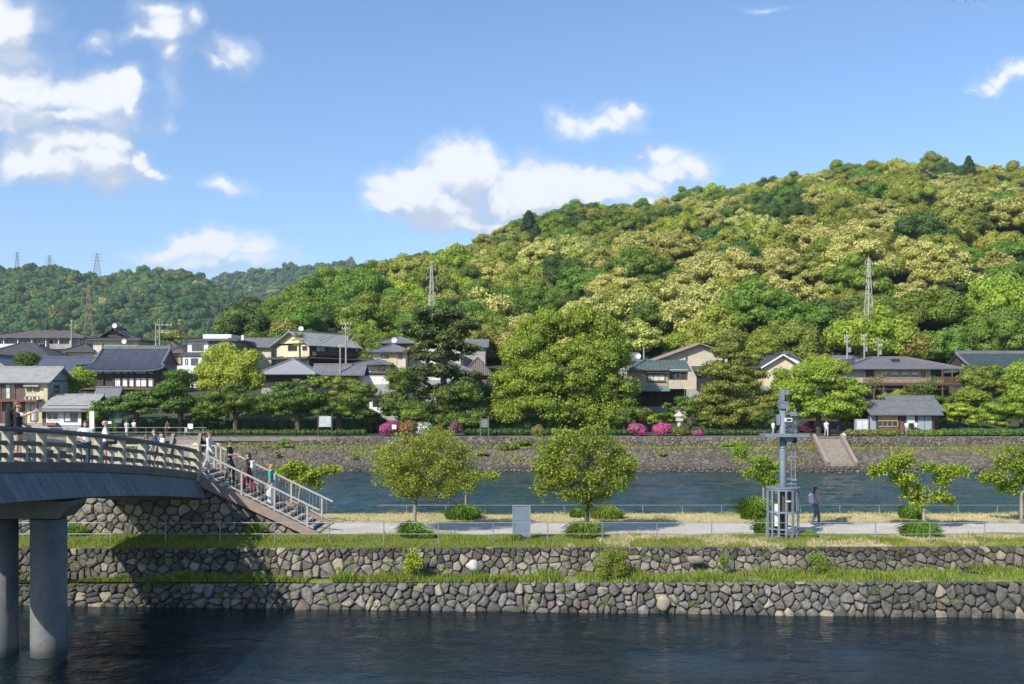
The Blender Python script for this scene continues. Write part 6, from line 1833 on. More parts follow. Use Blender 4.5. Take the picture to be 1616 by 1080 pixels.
class House:
    def __init__(s, name, px, pyb, D, label, yaw=0, cat='house', zb=None, group=None):
        s.px, s.pyb, s.D, s.s = px, pyb, D, D/FPX
        s.z0 = Z(pyb, D)
        s.root = empty(name, (X(px, D), D, s.z0), R(yaw), label, cat, group)
    def x(s, px): return (px-s.px)*s.s
    def z(s, py): return (s.pyb-py)*s.s
    def box(s, name, mat, x0, x1, y0, y1, z0, z1, **k):
        return MB().box(x0, x1, y0, y1, z0, z1).build(name, mat, s.root, **k)
    def wall(s, x0, x1, y0, y1, z0, z1, mat): return s.box('wall', mat, x0, x1, y0, y1, z0, z1)
    def roof(s, x0, x1, y0, y1, z, rise, kind, mat, over=.6, t=.12, wallmat=None, ridge=True, ridge_mat=None):
        """kind: gx (ridge along x), gy (ridge along y), hip, shed (falls to the front)"""
        X0, X1, Y0, Y1 = x0-over, x1+over, y0-over, y1+over
        xm, ym = (x0+x1)/2, (y0+y1)/2
        mb = MB(); R2 = []
        if kind == 'gx':
            k = rise/((Y1-Y0)/2-over) if (Y1-Y0)/2 > over else 1
            e = z-k*over
            prof = [(Y0, e), (ym, z+rise), (Y1, e), (Y1, e-t), (ym, z+rise-t*1.3), (Y0, e-t)]
            mb.prism([(X0, a, b_) for a, b_ in prof], (X1-X0, 0, 0)); R2 = [((X0-.02, ym, z+rise+.05), (X1+.02, ym, z+rise+.05))]
            if wallmat:
                g = MB(); g.prism([(x0+.02, y0+.02, z-.02), (x0+.02, y1-.02, z-.02), (x0+.02, ym, z+rise-t*1.5)], (x1-x0-.04, 0, 0)); g.build('gable', wallmat, s.root)
        elif kind == 'gy':
            k = rise/((X1-X0)/2-over)
            e = z-k*over
            prof = [(X0, e), (xm, z+rise), (X1, e), (X1, e-t), (xm, z+rise-t*1.3), (X0, e-t)]
            mb.prism([(a, Y0, b_) for a, b_ in prof], (0, Y1-Y0, 0)); R2 = [((xm, Y0-.02, z+rise+.05), (xm, Y1+.02, z+rise+.05))]
            if wallmat:
                g = MB(); g.prism([(x0+.02, y0+.02, z-.02), (x1-.02, y0+.02, z-.02), (xm, y0+.02, z+rise-t*1.5)], (0, y1-y0-.04, 0)); g.build('gable', wallmat, s.root)
        elif kind == 'hip':
            w, d = X1-X0, Y1-Y0; e = z-.05
            if w >= d: a, b_ = (X0+d/2, ym), (X1-d/2, ym)
            else: a, b_ = (xm, Y0+w/2), (xm, Y1-w/2)
            c = [(X0, Y0), (X1, Y0), (X1, Y1), (X0, Y1)]
            vs = [(p[0], p[1], e) for p in c]+[(a[0], a[1], z+rise), (b_[0], b_[1], z+rise)]+[(p[0], p[1], e-t) for p in c]
            if w >= d: fs = [(0, 1, 5, 4), (1, 2, 5), (2, 3, 4, 5), (3, 0, 4)]
            else: fs = [(0, 1, 4), (1, 2, 5, 4), (2, 3, 5), (3, 0, 4, 5)]
            fs += [(6, 7, 1, 0), (7, 8, 2, 1), (8, 9, 3, 2), (9, 6, 0, 3), (9, 8, 7, 6)]
            mb.add(vs, fs)
            R2 = [((a[0], a[1], z+rise+.04), (b_[0], b_[1], z+rise+.04))]
            for i, p in enumerate(c):
                q = (a if p[0] < xm else b_) if w >= d else (a if p[1] < ym else b_)
                R2.append(((p[0], p[1], e+.03), (q[0], q[1], z+rise+.03)))
        elif kind == 'shed':
            prof = [(Y0, z), (Y1, z+rise), (Y1, z+rise-t), (Y0, z-t)]
            mb.prism([(X0, a, b_) for a, b_ in prof], (X1-X0, 0, 0))
        elif kind == 'flat':
            mb.box(X0, X1, Y0, Y1, z, z+t)
        o = mb.build('roof', mat, s.root)
        if ridge:
            for (p, q) in R2:
                if (Vector(p)-Vector(q)).length > .1:
                    r_ = MB(); r_.beam(p, q, .26, .20); r_.build('ridge_cap', ridge_mat or mat, o)
        # gutter along the front eave
        g = MB()
        if kind in ('gx', 'shed'): ez = (z-(rise/max(.3, (Y1-Y0)/2-over))*over) if kind == 'gx' else z; g.beam((X0, Y0-.05, ez-.08), (X1, Y0-.05, ez-.08), .1, .1)
        elif kind == 'hip': g.beam((X0, Y0-.04, z-.12), (X1, Y0-.04, z-.12), .08, .1)
        if g.v: g.build('gutter', ALU, o)
        return o
    def win(s, x0, x1, z0, z1, face='f', at=0.0, frame=ALU, pane=GLASS, mull=1, th=.09, sill=False, curtain=0):
        """face f (front, y=at), r (right, x=at), l (left, x=at)"""
        def P(u, z, o):
            if face == 'f': return (u, at-o, z)
            if face == 'r': return (at+o, u, z)
            return (at-o, u, z)
        def pb(mb, u0, u1, a, b_, o0, o1):
            p, q = P(u0, a, o0), P(u1, b_, o1); mb.box(p[0], q[0], p[1], q[1], p[2], q[2])
        f = MB(); 
        for (u0, u1, a, b_) in ((x0, x1, z0, z0+th), (x0, x1, z1-th, z1), (x0, x0+th, z0+th, z1-th), (x1-th, x1, z0+th, z1-th)): pb(f, u0, u1, a, b_, -.02, .08)
        fr = f.build('window', frame, s.root)
        n = mull+1; w = (x1-x0-2*th)/n
        for k in range(n):
            g = MB(); pb(g, x0+th+k*w+(.025 if k else 0), x0+th+(k+1)*w-(.025 if k < n-1 else 0), z0+th, z1-th, -.01, .03)
            g.build('pane', CURTAIN if (curtain and k < curtain) else pane, fr)
            if k:
                g = MB(); pb(g, x0+th+k*w-.025, x0+th+k*w+.025, z0+th, z1-th, -.015, .06); g.build('mullion', frame, fr)
        if sill:
            g = MB(); pb(g, x0-.08, x1+.08, z0-.08, z0-.005, 0, .16); g.build('sill', frame, fr)
        return fr
    def rail(s, x0, x1, y, z, h, mat, step=.18, top=.06):
        mb = MB(); mb.box(x0, x1, y-.03, y+.03, z+h-top, z+h); mb.box(x0, x1, y-.02, y+.02, z+.04, z+.09)
        x = x0
        while x <= x1: mb.box(x-.012, x+.012, y-.012, y+.012, z+.09, z+h-top); x += step
        return mb.build('balcony_railing', mat, s.root)
    def base(s, x0, x1, y0, y1, mat=None, h=4): return s.box('foundation', mat or PL_GREY, x0+.03, x1-.03, y0+.03, y1-.03, -h, 0)

# 1 old two-storey house at the bottom left
h = House('two_storey_house', 35, 668, 112, 'old two-storey house with light grey roof and rusty balcony at the far left')
x0, x1 = h.x(-30), h.x(74)
h.wall(x0, h.x(40), 0, 6, 0, h.z(602), PL_BROWN); h.wall(h.x(40)+.003, x1, -.003, 6, 0, h.z(602), PL_YEL); h.base(x0, x1, 0, 6)
h.box('side_wall', PL_GREY, x1+.003, x1+.1, 0, 6, 0, h.z(602))
h.roof(x0, x1+.1, 0, 6, h.z(600), 1.5, 'gx', RT_LIGHT, over=.5, wallmat=PL_GREY)
h.win(h.x(8), h.x(24), h.z(630), h.z(606), at=0, mull=1, curtain=1); h.win(h.x(-12), h.x(2), h.z(630), h.z(608), at=0)
h.win(h.x(42), h.x(50), h.z(618), h.z(610), at=0); h.win(h.x(53), h.x(62), h.z(618), h.z(610), at=0)
h.win(1.5, 2.7, h.z(622), h.z(608), face='r', at=x1+.1)
mb = MB(); mb.box(h.x(40), h.x(64), -.5, .0, h.z(610.5), h.z(608)); mb.build('awning', PL_GREY, h.root)
h.box('balcony_floor', pmat('rusty_steel', (.22, .075, .04), (.13, .06, .04), 3, .8), x0, h.x(66), -1.2, 0, h.z(634), h.z(631.5))
h.rail(x0, h.x(66), -1.15, h.z(631.5), h.z(620)-h.z(631.5), pmat('rusty_steel', (.22, .075, .04)), step=.35)
for a in (44, 56):
    q = MB(); q.box(h.x(a), h.x(a+9), -.75, -.35, h.z(631.3), h.z(625.5)); u = q.build('air_conditioner', WHITEP, h.root)
    q = MB(); q.tube([(h.x(a+3.5), -.76, h.z(628.4)), (h.x(a+3.5), -.78, h.z(628.4))], .17, 12); q.build('fan_grille', ALU, u)
for a in (-28, 10, 30, 64): h.box('balcony_post', pmat('rusty_steel', (.22, .075, .04)), h.x(a)-.05, h.x(a)+.05, -1.15, -1.05, 0, h.z(634))
h.win(h.x(48), h.x(60), 0.2, 2.2, at=0, pane=CURTAIN); h.win(h.x(-20), h.x(0), .1, 2.3, at=0); h.win(h.x(8), h.x(30), .1, 2.3, at=0)
# 2 small shop
h = House('shop', 108, 671, 109.5, 'single-storey shop with weathered grey roof, white walls and two windows at the left', cat='shop')
x0, x1 = h.x(66), h.x(128)
h.wall(x0, x1, 0, 4.5, 0, h.z(647), WHITEP); h.box('side_wall', DARKWOOD, x1+.003, x1+.08, 0, 4.5, 0, h.z(647))
h.roof(x0-.2, x1+.3, -.1, 2.0, h.z(648.5), .35, 'shed', RT_GREY, over=.6, t=.10)
h.roof(x0+.2, x1+.6, .9, 6.0, h.z(641), 1.2, 'gx', RT_LIGHT, over=.5, wallmat=DARKWOOD)
h.wall(x0+.2, x1+.4, .9, 6.0, h.z(647), h.z(640), DARKWOOD)
h.win(h.x(74), h.x(93), h.z(663), h.z(648.5), at=0, frame=WHITEP, th=.07); h.win(h.x(101), h.x(122), h.z(666), h.z(650), at=0, frame=ALU, curtain=1, mull=1)
h.box('door', DARKWOOD, h.x(67), h.x(72.5), -.05, 0, 0, h.z(649)); h.box('planter', pmat('terracotta', (.30, .13, .07)), h.x(73), h.x(92), -.6, -.1, 0, h.z(667)+.0)
h.base(x0, x1, 0, 6)
for k, (px_, c) in enumerate(((52, WHITEP), (59, PL_CREAM))):
    pass
# 3 temple hall
h = House('temple_hall', 190, 618, 134, 'large traditional hall with sweeping dark grey tiled roof and white shoji panels', cat='temple')
x0, x1 = h.x(134), h.x(243)
zt = h.z(584)
h.wall(x0, x1, .6, 9, 0, zt+.3, DARKWOOD); h.base(x0, x1, 0, 9, h=6)
for k, px_ in enumerate((134, 160, 177, 189, 200, 210, 230, 241)): h.box('column', DARKWOOD, h.x(px_)-.10, h.x(px_)+.10, .35, .55, 0, zt)
for k, (a, c) in enumerate(((136, 158), (161, 176), (178, 188), (190.5, 199), (201.5, 209), (211.5, 229), (231.5, 240))):
    h.box('transom_panel', PL_WHITE if k != 1 else PL_CREAM, h.x(a), h.x(c), .52, .60, h.z(589.5), h.z(586.5))
for a, c in ((176, 181), (181.5, 187), (191, 199), (200.5, 209), (211, 219), (220.5, 229), (231, 238.5)):
    h.box('shoji_panel', PL_WHITE, h.x(a), h.x(c), .50, .585, h.z(610), h.z(597))
h.box('beam', DARKWOOD, x0, x1, .30, .62, h.z(594.5), h.z(592)); h.box('veranda', BROWNWOOD, x0-.3, x1+.2, -.8, .6, h.z(615), h.z(612))
# curved irimoya roof: skirt with lifting corners, gabled upper part
def curved_roof(h, X0, X1, Y0, Y1, ze, zr, gx0, gx1, mat, ribs=.33):
    ym = (Y0+Y1)/2; nY = 10; nx = 28; vs = []; fs = []
    def zp(t): return ze+(zr-ze)*(t**1.35)          # concave slope
    rows = []
    for side in (1, -1):
        for j in range(nY+1):
            t = j/nY
            yy = (Y0 if side == 1 else Y1)+(ym-(Y0 if side == 1 else Y1))*t
            k = min(1, t/.38)
            xa = X0+(gx0-X0)*k; xb = X1+(gx1-X1)*k
            row = []
            for i in range(nx+1):
                f = i/nx; xx = xa+(xb-xa)*f
                lift = .55*((abs(f-.5)*2)**5)*(1-t)**2
                row.append((xx, yy, zp(t)+lift))
            rows.append((side, row))
    mb = MB()
    for s_ in (0, 1):
        base = [r_ for sd_, r_ in rows if sd_ == (1 if s_ == 0 else -1)]
        vs = [p for r_ in base for p in r_]; n = nx+1
        vs += [(p[0], p[1], p[2]-.22) for p in vs]; L = (nY+1)*n
        fs = []
        for j in range(nY):
            for i in range(nx):
                q = j*n+i; fs.append((q, q+1, q+n+1, q+n)); fs.append((L+q, L+q+n, L+q+n+1, L+q+1))
        for i in range(nx): fs.append((i, L+i, L+i+1, i+1))
        for j in range(nY): fs.append((j*n, (j+1)*n, L+(j+1)*n, L+j*n)); fs.append((j*n+nx, L+j*n+nx, L+(j+1)*n+nx, (j+1)*n+nx))
        mb.add(vs, fs)
    # side skirts
    for (xe, gx) in ((X0, gx0), (X1, gx1)):
        tk = .38; y0k = Y0+(ym-Y0)*tk; y1k = Y1+(ym-Y1)*tk; zk = zp(tk)
        n = 8; A = [(xe, Y0+(Y1-Y0)*i/n, ze+.55*(abs(i/n-.5)*2)**5) for i in range(n+1)]; B = [(gx, y0k+(y1k-y0k)*i/n, zk) for i in range(n+1)]
        mb.add(A+B, [(i, i+1, n+1+i+1, n+1+i) for i in range(n)])
    o = mb.build('roof', mat, h.root)
    # rolls of cover tiles
    rb = MB(); x = X0+.15
    while x < X1-.1:
        for side in (1,):
            pts = []
            for j in range(nY+1):
                t = j/nY; k = min(1, t/.38); xa = X0+(gx0-X0)*k; xb = X1+(gx1-X1)*k
                if not (xa <= x <= xb): break
                f = (x-xa)/(xb-xa); pts.append((x, Y0+(ym-Y0)*t, zp(t)+.55*((abs(f-.5)*2)**5)*(1-t)**2+.03))
            if len(pts) > 1: rb.tube(pts, .065, 5)
        x += ribs
    rb.build('tile_rolls', mat, o, kind='stuff')
    m_ = MB(); m_.box(gx0-.1, gx1+.1, ym-.22, ym+.22, zr-.05, zr+.42); m_.build('ridge', RT_GREY, o)
    for gx in (gx0, gx1):
        m_ = MB(); pts = [(gx, Y0+(ym-Y0)*(.36+.64*j/8), zp(.36+.64*j/8)+.12) for j in range(9)]; m_.tube(pts, .17, 8); m_.build('gable_ridge', RT_GREY, o)
        m_ = MB(); m_.tube([(gx, Y0+(ym-Y0)*.36, zp(.36)+.1), (X0 if gx == gx0 else X1, Y0, ze+.65)], .12, 8); m_.build('corner_ridge', RT_GREY, o)
        m_ = MB(); m_.ball((gx, ym, zr+.5), (.12, .3, .35), 8, 6); m_.build('ridge_ornament', RT_GREY, o)
        m_ = MB(); sgn = -1 if gx == gx0 else 1
        m_.prism([(gx-sgn*.5, Y0+(ym-Y0)*.42, zp(.42)-.2), (gx-sgn*.5, Y1+(ym-Y1)*.42, zp(.42)-.2), (gx-sgn*.5, ym, zr-.3)], (sgn*.3, 0, 0)); m_.build('gable_board', DARKWOOD, o)
    return o
curved_roof(h, h.x(122), h.x(262), -.7, 10.4, h.z(584.5), h.z(548), h.x(139), h.x(250), RT_BLUE)
h = House('temple_wing', 88, 612, 137, 'lower wing with plain dark blue tiled roof left of the large hall', cat='building')
h.wall(h.x(52), h.x(128), 0, 7, 0, h.z(585), DARKWOOD); h.roof(h.x(56), h.x(132), 0, 7, h.z(585), 2.0, 'gx', RT_BLUE, over=.6, wallmat=PL_CREAM); h.base(h.x(50), h.x(128), 0, 7, h=6)
# temple gate roof peeping above the trees
h = House('temple_gate', 168, 640, 116, 'small tiled gate roof half hidden by the trees below the large hall', cat='gate')
h.wall(h.x(158), h.x(180), 0, 1.5, 0, h.z(622), DARKWOOD); h.roof(h.x(155), h.x(183), 0, 1.6, h.z(622), .8, 'gx', RT_GREY, over=.5, wallmat=DARKWOOD); h.base(h.x(155), h.x(183), 0, 1.5)
# 4 apartment block
h = House('apartment_block', 70, 570, 165, 'long two-storey apartment block with brown roof and pale balconies behind the hall', cat='apartment block')
x0, x1 = h.x(-20), h.x(136)
h.wall(x0, x1, 0, 8, 0, h.z(534), PL_WHITE); h.base(x0, x1, 0, 8, h=6)
h.roof(x0, x1, -1.2, 8, h.z(533), 1.2, 'hip', RT_BROWN, over=.5)
h.box('balcony_slab', PL_GREY, x0, h.x(116), -1.3, 0, h.z(551.5), h.z(549.5)); h.box('balcony_front', PL_WHITE, x0, h.x(68), -1.32, -1.22, h.z(549.4), h.z(543.5)); h.box('balcony_front', PL_GREY, h.x(84), h.x(116), -1.32, -1.22, h.z(549.4), h.z(543.5))
for a in (0, 18, 41, 62, 74, 88, 104): h.win(h.x(a), h.x(a+9), h.z(548.5), h.z(537.5), at=0, curtain=1 if a in (18, 74) else 0)
for a in (-10, 12, 34, 56, 78, 98, 116): h.box('party_wall', PL_WHITE, h.x(a)-.08, h.x(a)+.08, -1.3, 0, h.z(549.4), h.z(534.5))
for a in (2, 26, 48, 86, 104): h.win(h.x(a), h.x(a+10), h.z(566), h.z(554), at=0, curtain=1 if a == 86 else 0)
h.win(h.x(127), h.x(133), h.z(546), h.z(536), at=0, mull=0)
h.rail(h.x(68), h.x(84), -1.28, h.z(549.4), h.z(543)-h.z(549.4), ALU, step=.2)
# 5 cream house right of the block
h = House('house', 182, 565, 158, 'cream house with small raised monitor roof behind the temple hall')
x0, x1 = h.x(147), h.x(218)
h.wall(x0, x1, 0, 7, 0, h.z(536.5), PL_CREAM); h.base(x0, x1, 0, 7, h=6); h.roof(x0, x1, 0, 7, h.z(536), 1.0, 'hip', RT_DARK, over=.7)
h.wall(h.x(163), h.x(184), 1.5, 5, h.z(536), h.z(525), BROWNWOOD); h.roof(h.x(163), h.x(190), 1.2, 5, h.z(525.5), .9, 'gy', RT_DARK, over=.8, wallmat=BROWNWOOD)
h.win(h.x(164), h.x(181), h.z(532), h.z(527), at=1.5, curtain=1)
h.roof(h.x(104), h.x(146), 0, 5, h.z(554), 1.2, 'hip', RT_DARK, over=.5); h.wall(h.x(106), h.x(146), .1, 5, 0, h.z(553.5), PL_CREAM); h.base(h.x(106), h.x(146), .1, 5, h=6)
def dish(px, py, D, label, r=.4):
    t = empty('satellite_dish', (X(px, D), D, Z(py, D)), 0, label, 'satellite dish')
    mb = MB(); vs = [(0, 0, 0)]; fs = []
    for j in (1, 2):
        for k in range(12):
            a = 2*math.pi*k/12; q = r*j/2; vs.append((q*math.cos(a), -.12*(j/2)**2, q*math.sin(a)))
    for k in range(12): fs.append((0, 1+k, 1+(k+1) % 12)); fs.append((1+k, 13+k, 13+(k+1) % 12, 1+(k+1) % 12))
    vs2 = [(p[0], p[1]+.03, p[2]) for p in vs]
    mb.add(vs, fs); mb.add(vs2, [tuple(reversed(f)) for f in fs]); mb.build('reflector', WHITEP, t)
    mb = MB(); mb.tube([(0, .04, 0), (0, .15, -.9)], .025, 6); mb.tube([(0, 0, -r*.8), (0, -.35, 0)], .012, 5); mb.build('mast', GALV, t)
dish(181, 514, 158, 'white satellite dish on the small monitor roof at the left'); dish(196, 539, 157, 'white satellite dish on the eave of the cream house behind the hall'); dish(475, 519, 148, 'white satellite dish above the cream gabled house')
dish(622, 537, 140, 'white satellite dish on the upper yellow house'); dish(1007, 562, 140, 'white satellite dish beside the small roof right of the huge tree'); dish(1296, 539, 165, 'white satellite dish above the blue-grey roofs at the right')
# 6 grey roofs at the far left
h = House('house', 10, 600, 138, 'low house with grey tiled hipped roof at the extreme left behind the clipped tree')
h.wall(h.x(-40), h.x(18), 0, 7, 0, h.z(583), PL_GREY); h.roof(h.x(-40), h.x(18), 0, 7, h.z(583), 2.0, 'gy', RT_GREY, over=.7, wallmat=PL_GREY); h.base(h.x(-40), h.x(18), 0, 7, h=6)
h = House('house', 20, 585, 150, 'long dark roof of a low house in front of the apartment block')
h.wall(h.x(-30), h.x(74), 0, 8, 0, h.z(562), PL_GREY); h.roof(h.x(-30), h.x(74), 0, 8, h.z(563), 2.2, 'hip', RT_DARK, over=.8); h.base(h.x(-30), h.x(74), 0, 8, h=6)
# 7 small brown house
h = House('house', 265, 600, 148, 'small brown-roofed house between the hall and the white three-storey house')
h.wall(h.x(240), h.x(286), 0, 6, 0, h.z(556), PL_TAN); h.roof(h.x(240), h.x(286), 0, 6, h.z(556), 1.6, 'hip', RT_BROWN, over=.6); h.base(h.x(240), h.x(286), 0, 6, h=6); h.win(h.x(270), h.x(280), h.z(574), h.z(562), at=0)
# 8 white three-storey house
h = House('three_storey_house', 325, 612, 138, 'white three-storey house with dark flat roofs and a roof parapet')
x0, x1 = h.x(296), h.x(372)
h.wall(x0, x1, 0, 8, 0, h.z(537), PL_WHITE); h.base(x0, x1, 0, 8, h=6)
h.box('dark_wall', ALU, h.x(329), x1+.05, -.05, 7.9, h.z(560), h.z(537.5))
h.roof(x0, x1, 0, 8, h.z(536.5), .6, 'hip', RT_DARK, over=.5); h.box('roof_parapet', PL_WHITE, h.x(316), h.x(361), 1.2, 6, h.z(534), h.z(527)); h.box('chimney_box', PL_WHITE, h.x(379), h.x(383), .5, 1.2, h.z(537), h.z(529))
h.roof(h.x(290), h.x(330), -1.0, 0, h.z(561), .5, 'shed', RT_DARK, over=.15); h.wall(h.x(292), h.x(322), -1.0, 0, 0, h.z(563.5), PL_WHITE)
h.box('balcony_front', PL_WHITE, h.x(288), h.x(318), -2.2, -2.05, h.z(588), h.z(578)); h.box('balcony_floor', PL_WHITE, h.x(288), h.x(318), -2.2, -1, h.z(590), h.z(588))
h.win(h.x(303), h.x(321), h.z(554), h.z(543.5), at=0); h.win(h.x(305), h.x(316), h.z(577), h.z(566), at=-1.0); h.win(h.x(296), h.x(300), h.z(576), h.z(567), at=-1.0, mull=0, pane=CURTAIN); h.win(h.x(304), h.x(316), h.z(602), h.z(592), at=-1.0, mull=0)
h.win(h.x(334), h.x(350), h.z(556), h.z(542), at=-.05)
# 9 roofs between
h = House('house', 405, 590, 146, 'partly hidden house with grey tiled roof behind the yellow-green tree')
h.wall(h.x(384), h.x(428), 0, 6, 0, h.z(546), PL_CREAM); h.roof(h.x(384), h.x(428), 0, 6, h.z(546), 1.2, 'gx', RT_GREY, over=.5, wallmat=PL_CREAM); h.base(h.x(384), h.x(428), 0, 6, h=6)
# 10 cream gabled house, right side coloured dark to imitate its shade
h = House('house', 462, 585, 143, 'cream gabled two-storey house with its shaded side coloured dark and grey roof left of the utility poles', yaw=-34)
x0, x1 = -3.3, 3.3
h.wall(x0, x1, 0, 9.5, 0, h.z(545), PL_YEL); h.base(x0, x1, 0, 9.5, h=7)
h.box('shaded_side_panel', DARKWOOD, x1+.003, x1+.12, 0, 9.5, 0, h.z(546))  # dark wall skin carries the shade of the side turned from the sun
h.roof(x0, x1, 0, 9.5, h.z(542), 1.75, 'gy', RT_LIGHT, over=.8, wallmat=PL_YEL)
h.win(-.9, .9, h.z(554), h.z(545), at=0, frame=DARKWOOD); h.win(2.0, 2.9, h.z(554), h.z(547), at=0)
h.win(1.2, 3.0, h.z(556), h.z(546), face='r', at=x1+.12, pane=CURTAIN); h.win(3.6, 7, h.z(556), h.z(546), face='r', at=x1+.12, pane=GLASS); h.box('balcony', DARKWOOD, x1+.12, x1+.9, .5, 8.5, h.z(562), h.z(555))
h.roof(x0-.4, x1+1.6, -1.6, 10, h.z(566), .6, 'hip', RT_DARK, over=.5)
# 11 long grey roof
h = House('long_building', 470, 612, 126, 'low building with long smooth pale grey roof and dark walls behind the cherry trees', cat='building')
h.wall(h.x(412), h.x(492), 0, 7, 0, h.z(590), BLACKP); h.roof(h.x(418), h.x(490), 0, 7, h.z(590), 1.9, 'hip', roofmat('roof_sheet', (.27, .28, .29), (.23, .24, .25), pitch=.4, strength=.15), over=.9); h.base(h.x(412), h.x(492), 0, 7)
h.wall(h.x(492), h.x(560), 2, 6, 0, h.z(590), DARKWOOD); h.roof(h.x(492), h.x(566), 2, 6, h.z(588), 1.1, 'gx', RT_GREY, over=.5, wallmat=DARKWOOD); h.base(h.x(492), h.x(560), 2, 6)
# palm
def palm(px, py, D):
    zb = town_z(D); t = tree_obj('palm_tree', (X(px, D), D, zb), 'fan palm with brown trunk in front of the cream gabled house')
    zt = Z(py, D)-zb; mb = MB(); mb.tube([(0, 0, -1), (.05, 0, zt*.5), (0, 0, zt)], [.18, .14, .13], 8); mb.build('trunk', BARK, t)
    rg = np.random.default_rng(5); Q = []
    for k in range(34):
        a = rg.uniform(0, 6.28); e = rg.uniform(-.5, 1.2); L = rg.uniform(.7, 1.1)
        d = np.array([math.cos(a)*math.cos(e), math.sin(a)*math.cos(e), math.sin(e)]); c = np.array([0, 0, zt])+d*L
        s_ = unit(np.cross(d, [0, 0, 1.0])); u_ = np.cross(s_, d)
        for q in range(11):
            w = (q-5)/5*1.15; dd = unit(d*math.cos(w)+s_*math.sin(w)-np.array([0, 0, .25])*abs(w)); pt = c; n_ = unit(np.cross(dd, u_))*.035
            Q.append([pt-n_, pt+n_, pt+dd*.55+n_*.3, pt+dd*.55-n_*.3])
    link('fronds', quads_mesh('fronds', np.array(Q), [L_OLIVE]), t)
palm(473, 540, 136)
palm(415, 556, 138) if False else None
# 12 yellow houses in the middle
h = House('house', 612, 600, 135, 'yellow house with grey hipped roofs stepping down, right of the wired utility pole')
h.wall(h.x(586), h.x(624), 1.5, 8, 0, h.z(554), PL_YEL); h.roof(h.x(588), h.x(640), 1.5, 8, h.z(554), 1.05, 'hip', RT_GREY, over=.7)
h.wall(h.x(624)+.01, h.x(638), 1.6, 8, 0, h.z(554), PL_CREAM)
h.wall(h.x(566), h.x(615), 0, 4, 0, h.z(574), PL_YEL); h.roof(h.x(567), h.x(613), -.2, 4, h.z(574.5), .75, 'hip', RT_GREY, over=.7); h.base(h.x(566), h.x(638), 0, 8, h=6)
h.win(h.x(599), h.x(611), h.z(565), h.z(559), at=1.5, frame=DARKWOOD, curtain=1); h.win(h.x(627), h.x(632), h.z(566), h.z(557), at=1.6, mull=0)
h.win(h.x(566), h.x(585), h.z(587.5), h.z(576.5), at=0, pane=CURTAIN, frame=WHITEP); h.win(h.x(598), h.x(608), h.z(586), h.z(577), at=0, curtain=1)
h.box('terrace_edge', DARKWOOD, h.x(560), h.x(618), -1.6, 0, h.z(591), h.z(588)); 
h = House('house', 628, 560, 152, 'upper yellow house with reddish upper wall and grey hipped roof behind the stepped yellow house')
h.wall(h.x(604), h.x(650), 0, 6, 0, h.z(541.5), pmat('plaster_red', (.22, .09, .06), (.18, .08, .055))); h.roof(h.x(606), h.x(648), 0, 6, h.z(541), 1.0, 'hip', RT_GREY, over=.8); h.base(h.x(604), h.x(650), 0, 6, h=6)
h = House('terrace_wall', 588, 607, 129, 'white terrace retaining wall below the yellow house', cat='wall')
for k in range(5): h.box('panel', PL_WHITE, h.x(562+k*10.4), h.x(562+k*10.4+10.2), 0, .35, 0, h.z(593.5))
h.box('coping', PL_GREY, h.x(560), h.x(615), -.05, .4, h.z(593.5), h.z(592.5)); h.box('footing', PL_GREY, h.x(562), h.x(614), .02, .4, -5, 0)
h = House('garage', 600, 652, 119, 'low white building with dark garage opening under the terrace wall', cat='garage')
h.wall(h.x(583), h.x(628), 0, 5, 0, h.z(625), PL_WHITE); h.roof(h.x(583), h.x(628), 0, 5, h.z(625), .15, 'flat', CONC, over=.2, t=.2, ridge=False); h.box('garage_door', BLACKP, h.x(588), h.x(598), -.06, 0, h.z(642), h.z(626)); h.base(h.x(583), h.x(628), 0, 5)
h = House('house', 700, 612, 140, 'large cream gabled house with tan bargeboards half hidden by the tall pine')
x0, x1 = h.x(645), h.x(727)
h.wall(x0, x1, 0, 8, 0, h.z(549), PL_CREAM); h.roof(x0, x1, 0, 8, h.z(549), 1.9, 'gy', RT_GREY, over=.7, wallmat=PL_CREAM); h.base(x0, x1, 0, 8, h=6)
h.win(h.x(666), h.x(674), h.z(570), h.z(559), at=0); h.win(h.x(654), h.x(657), h.z(571), h.z(561), at=0, mull=0); h.win(h.x(712), h.x(722), h.z(585), h.z(574), at=0)
for s_ in (-1, 1):
    m_ = MB(); e = 1.9/((x1-x0)/2); xm = (x0+x1)/2
    m_.beam((xm, -.72, h.z(549)+1.9-.12), (xm+s_*((x1-x0)/2+.7), -.72, h.z(549)-e*.7-.12), .06, .26); m_.build('bargeboard', pmat('barge_tan', (.42, .28, .19)), h.root)
h = House('house', 755, 615, 132, 'house with dark purple-brown roof and small railing between the tall pine and the huge tree')
h.wall(h.x(738), h.x(768), 0, 7, 0, h.z(592), BROWNWOOD); h.roof(h.x(736), h.x(770), 0, 7, h.z(591), 2.2, 'hip', RT_BROWN, over=.6); h.base(h.x(736), h.x(770), 0, 7, h=6)
h.wall(h.x(757), h.x(763), 1, 2, h.z(590), h.z(570), RT_BROWN); h.rail(h.x(750), h.x(772), -1.2, h.z(612), 1.0, GALV, step=.25); h.box('balcony_floor', PL_GREY, h.x(750), h.x(772), -1.25, 0, h.z(613.5), h.z(612))
h = House('house', 745, 560, 150, 'grey roof of a house showing right behind the tall pine')
h.wall(h.x(730), h.x(766), 0, 6, 0, h.z(546), PL_GREY); h.roof(h.x(730), h.x(766), 0, 6, h.z(546), 1.0, 'gx', RT_GREY, over=.5, wallmat=PL_GREY); h.base(h.x(730), h.x(766), 0, 6, h=6)
h = House('house', 705, 600, 126, 'white-walled lower house showing through the gaps of the tall pine')
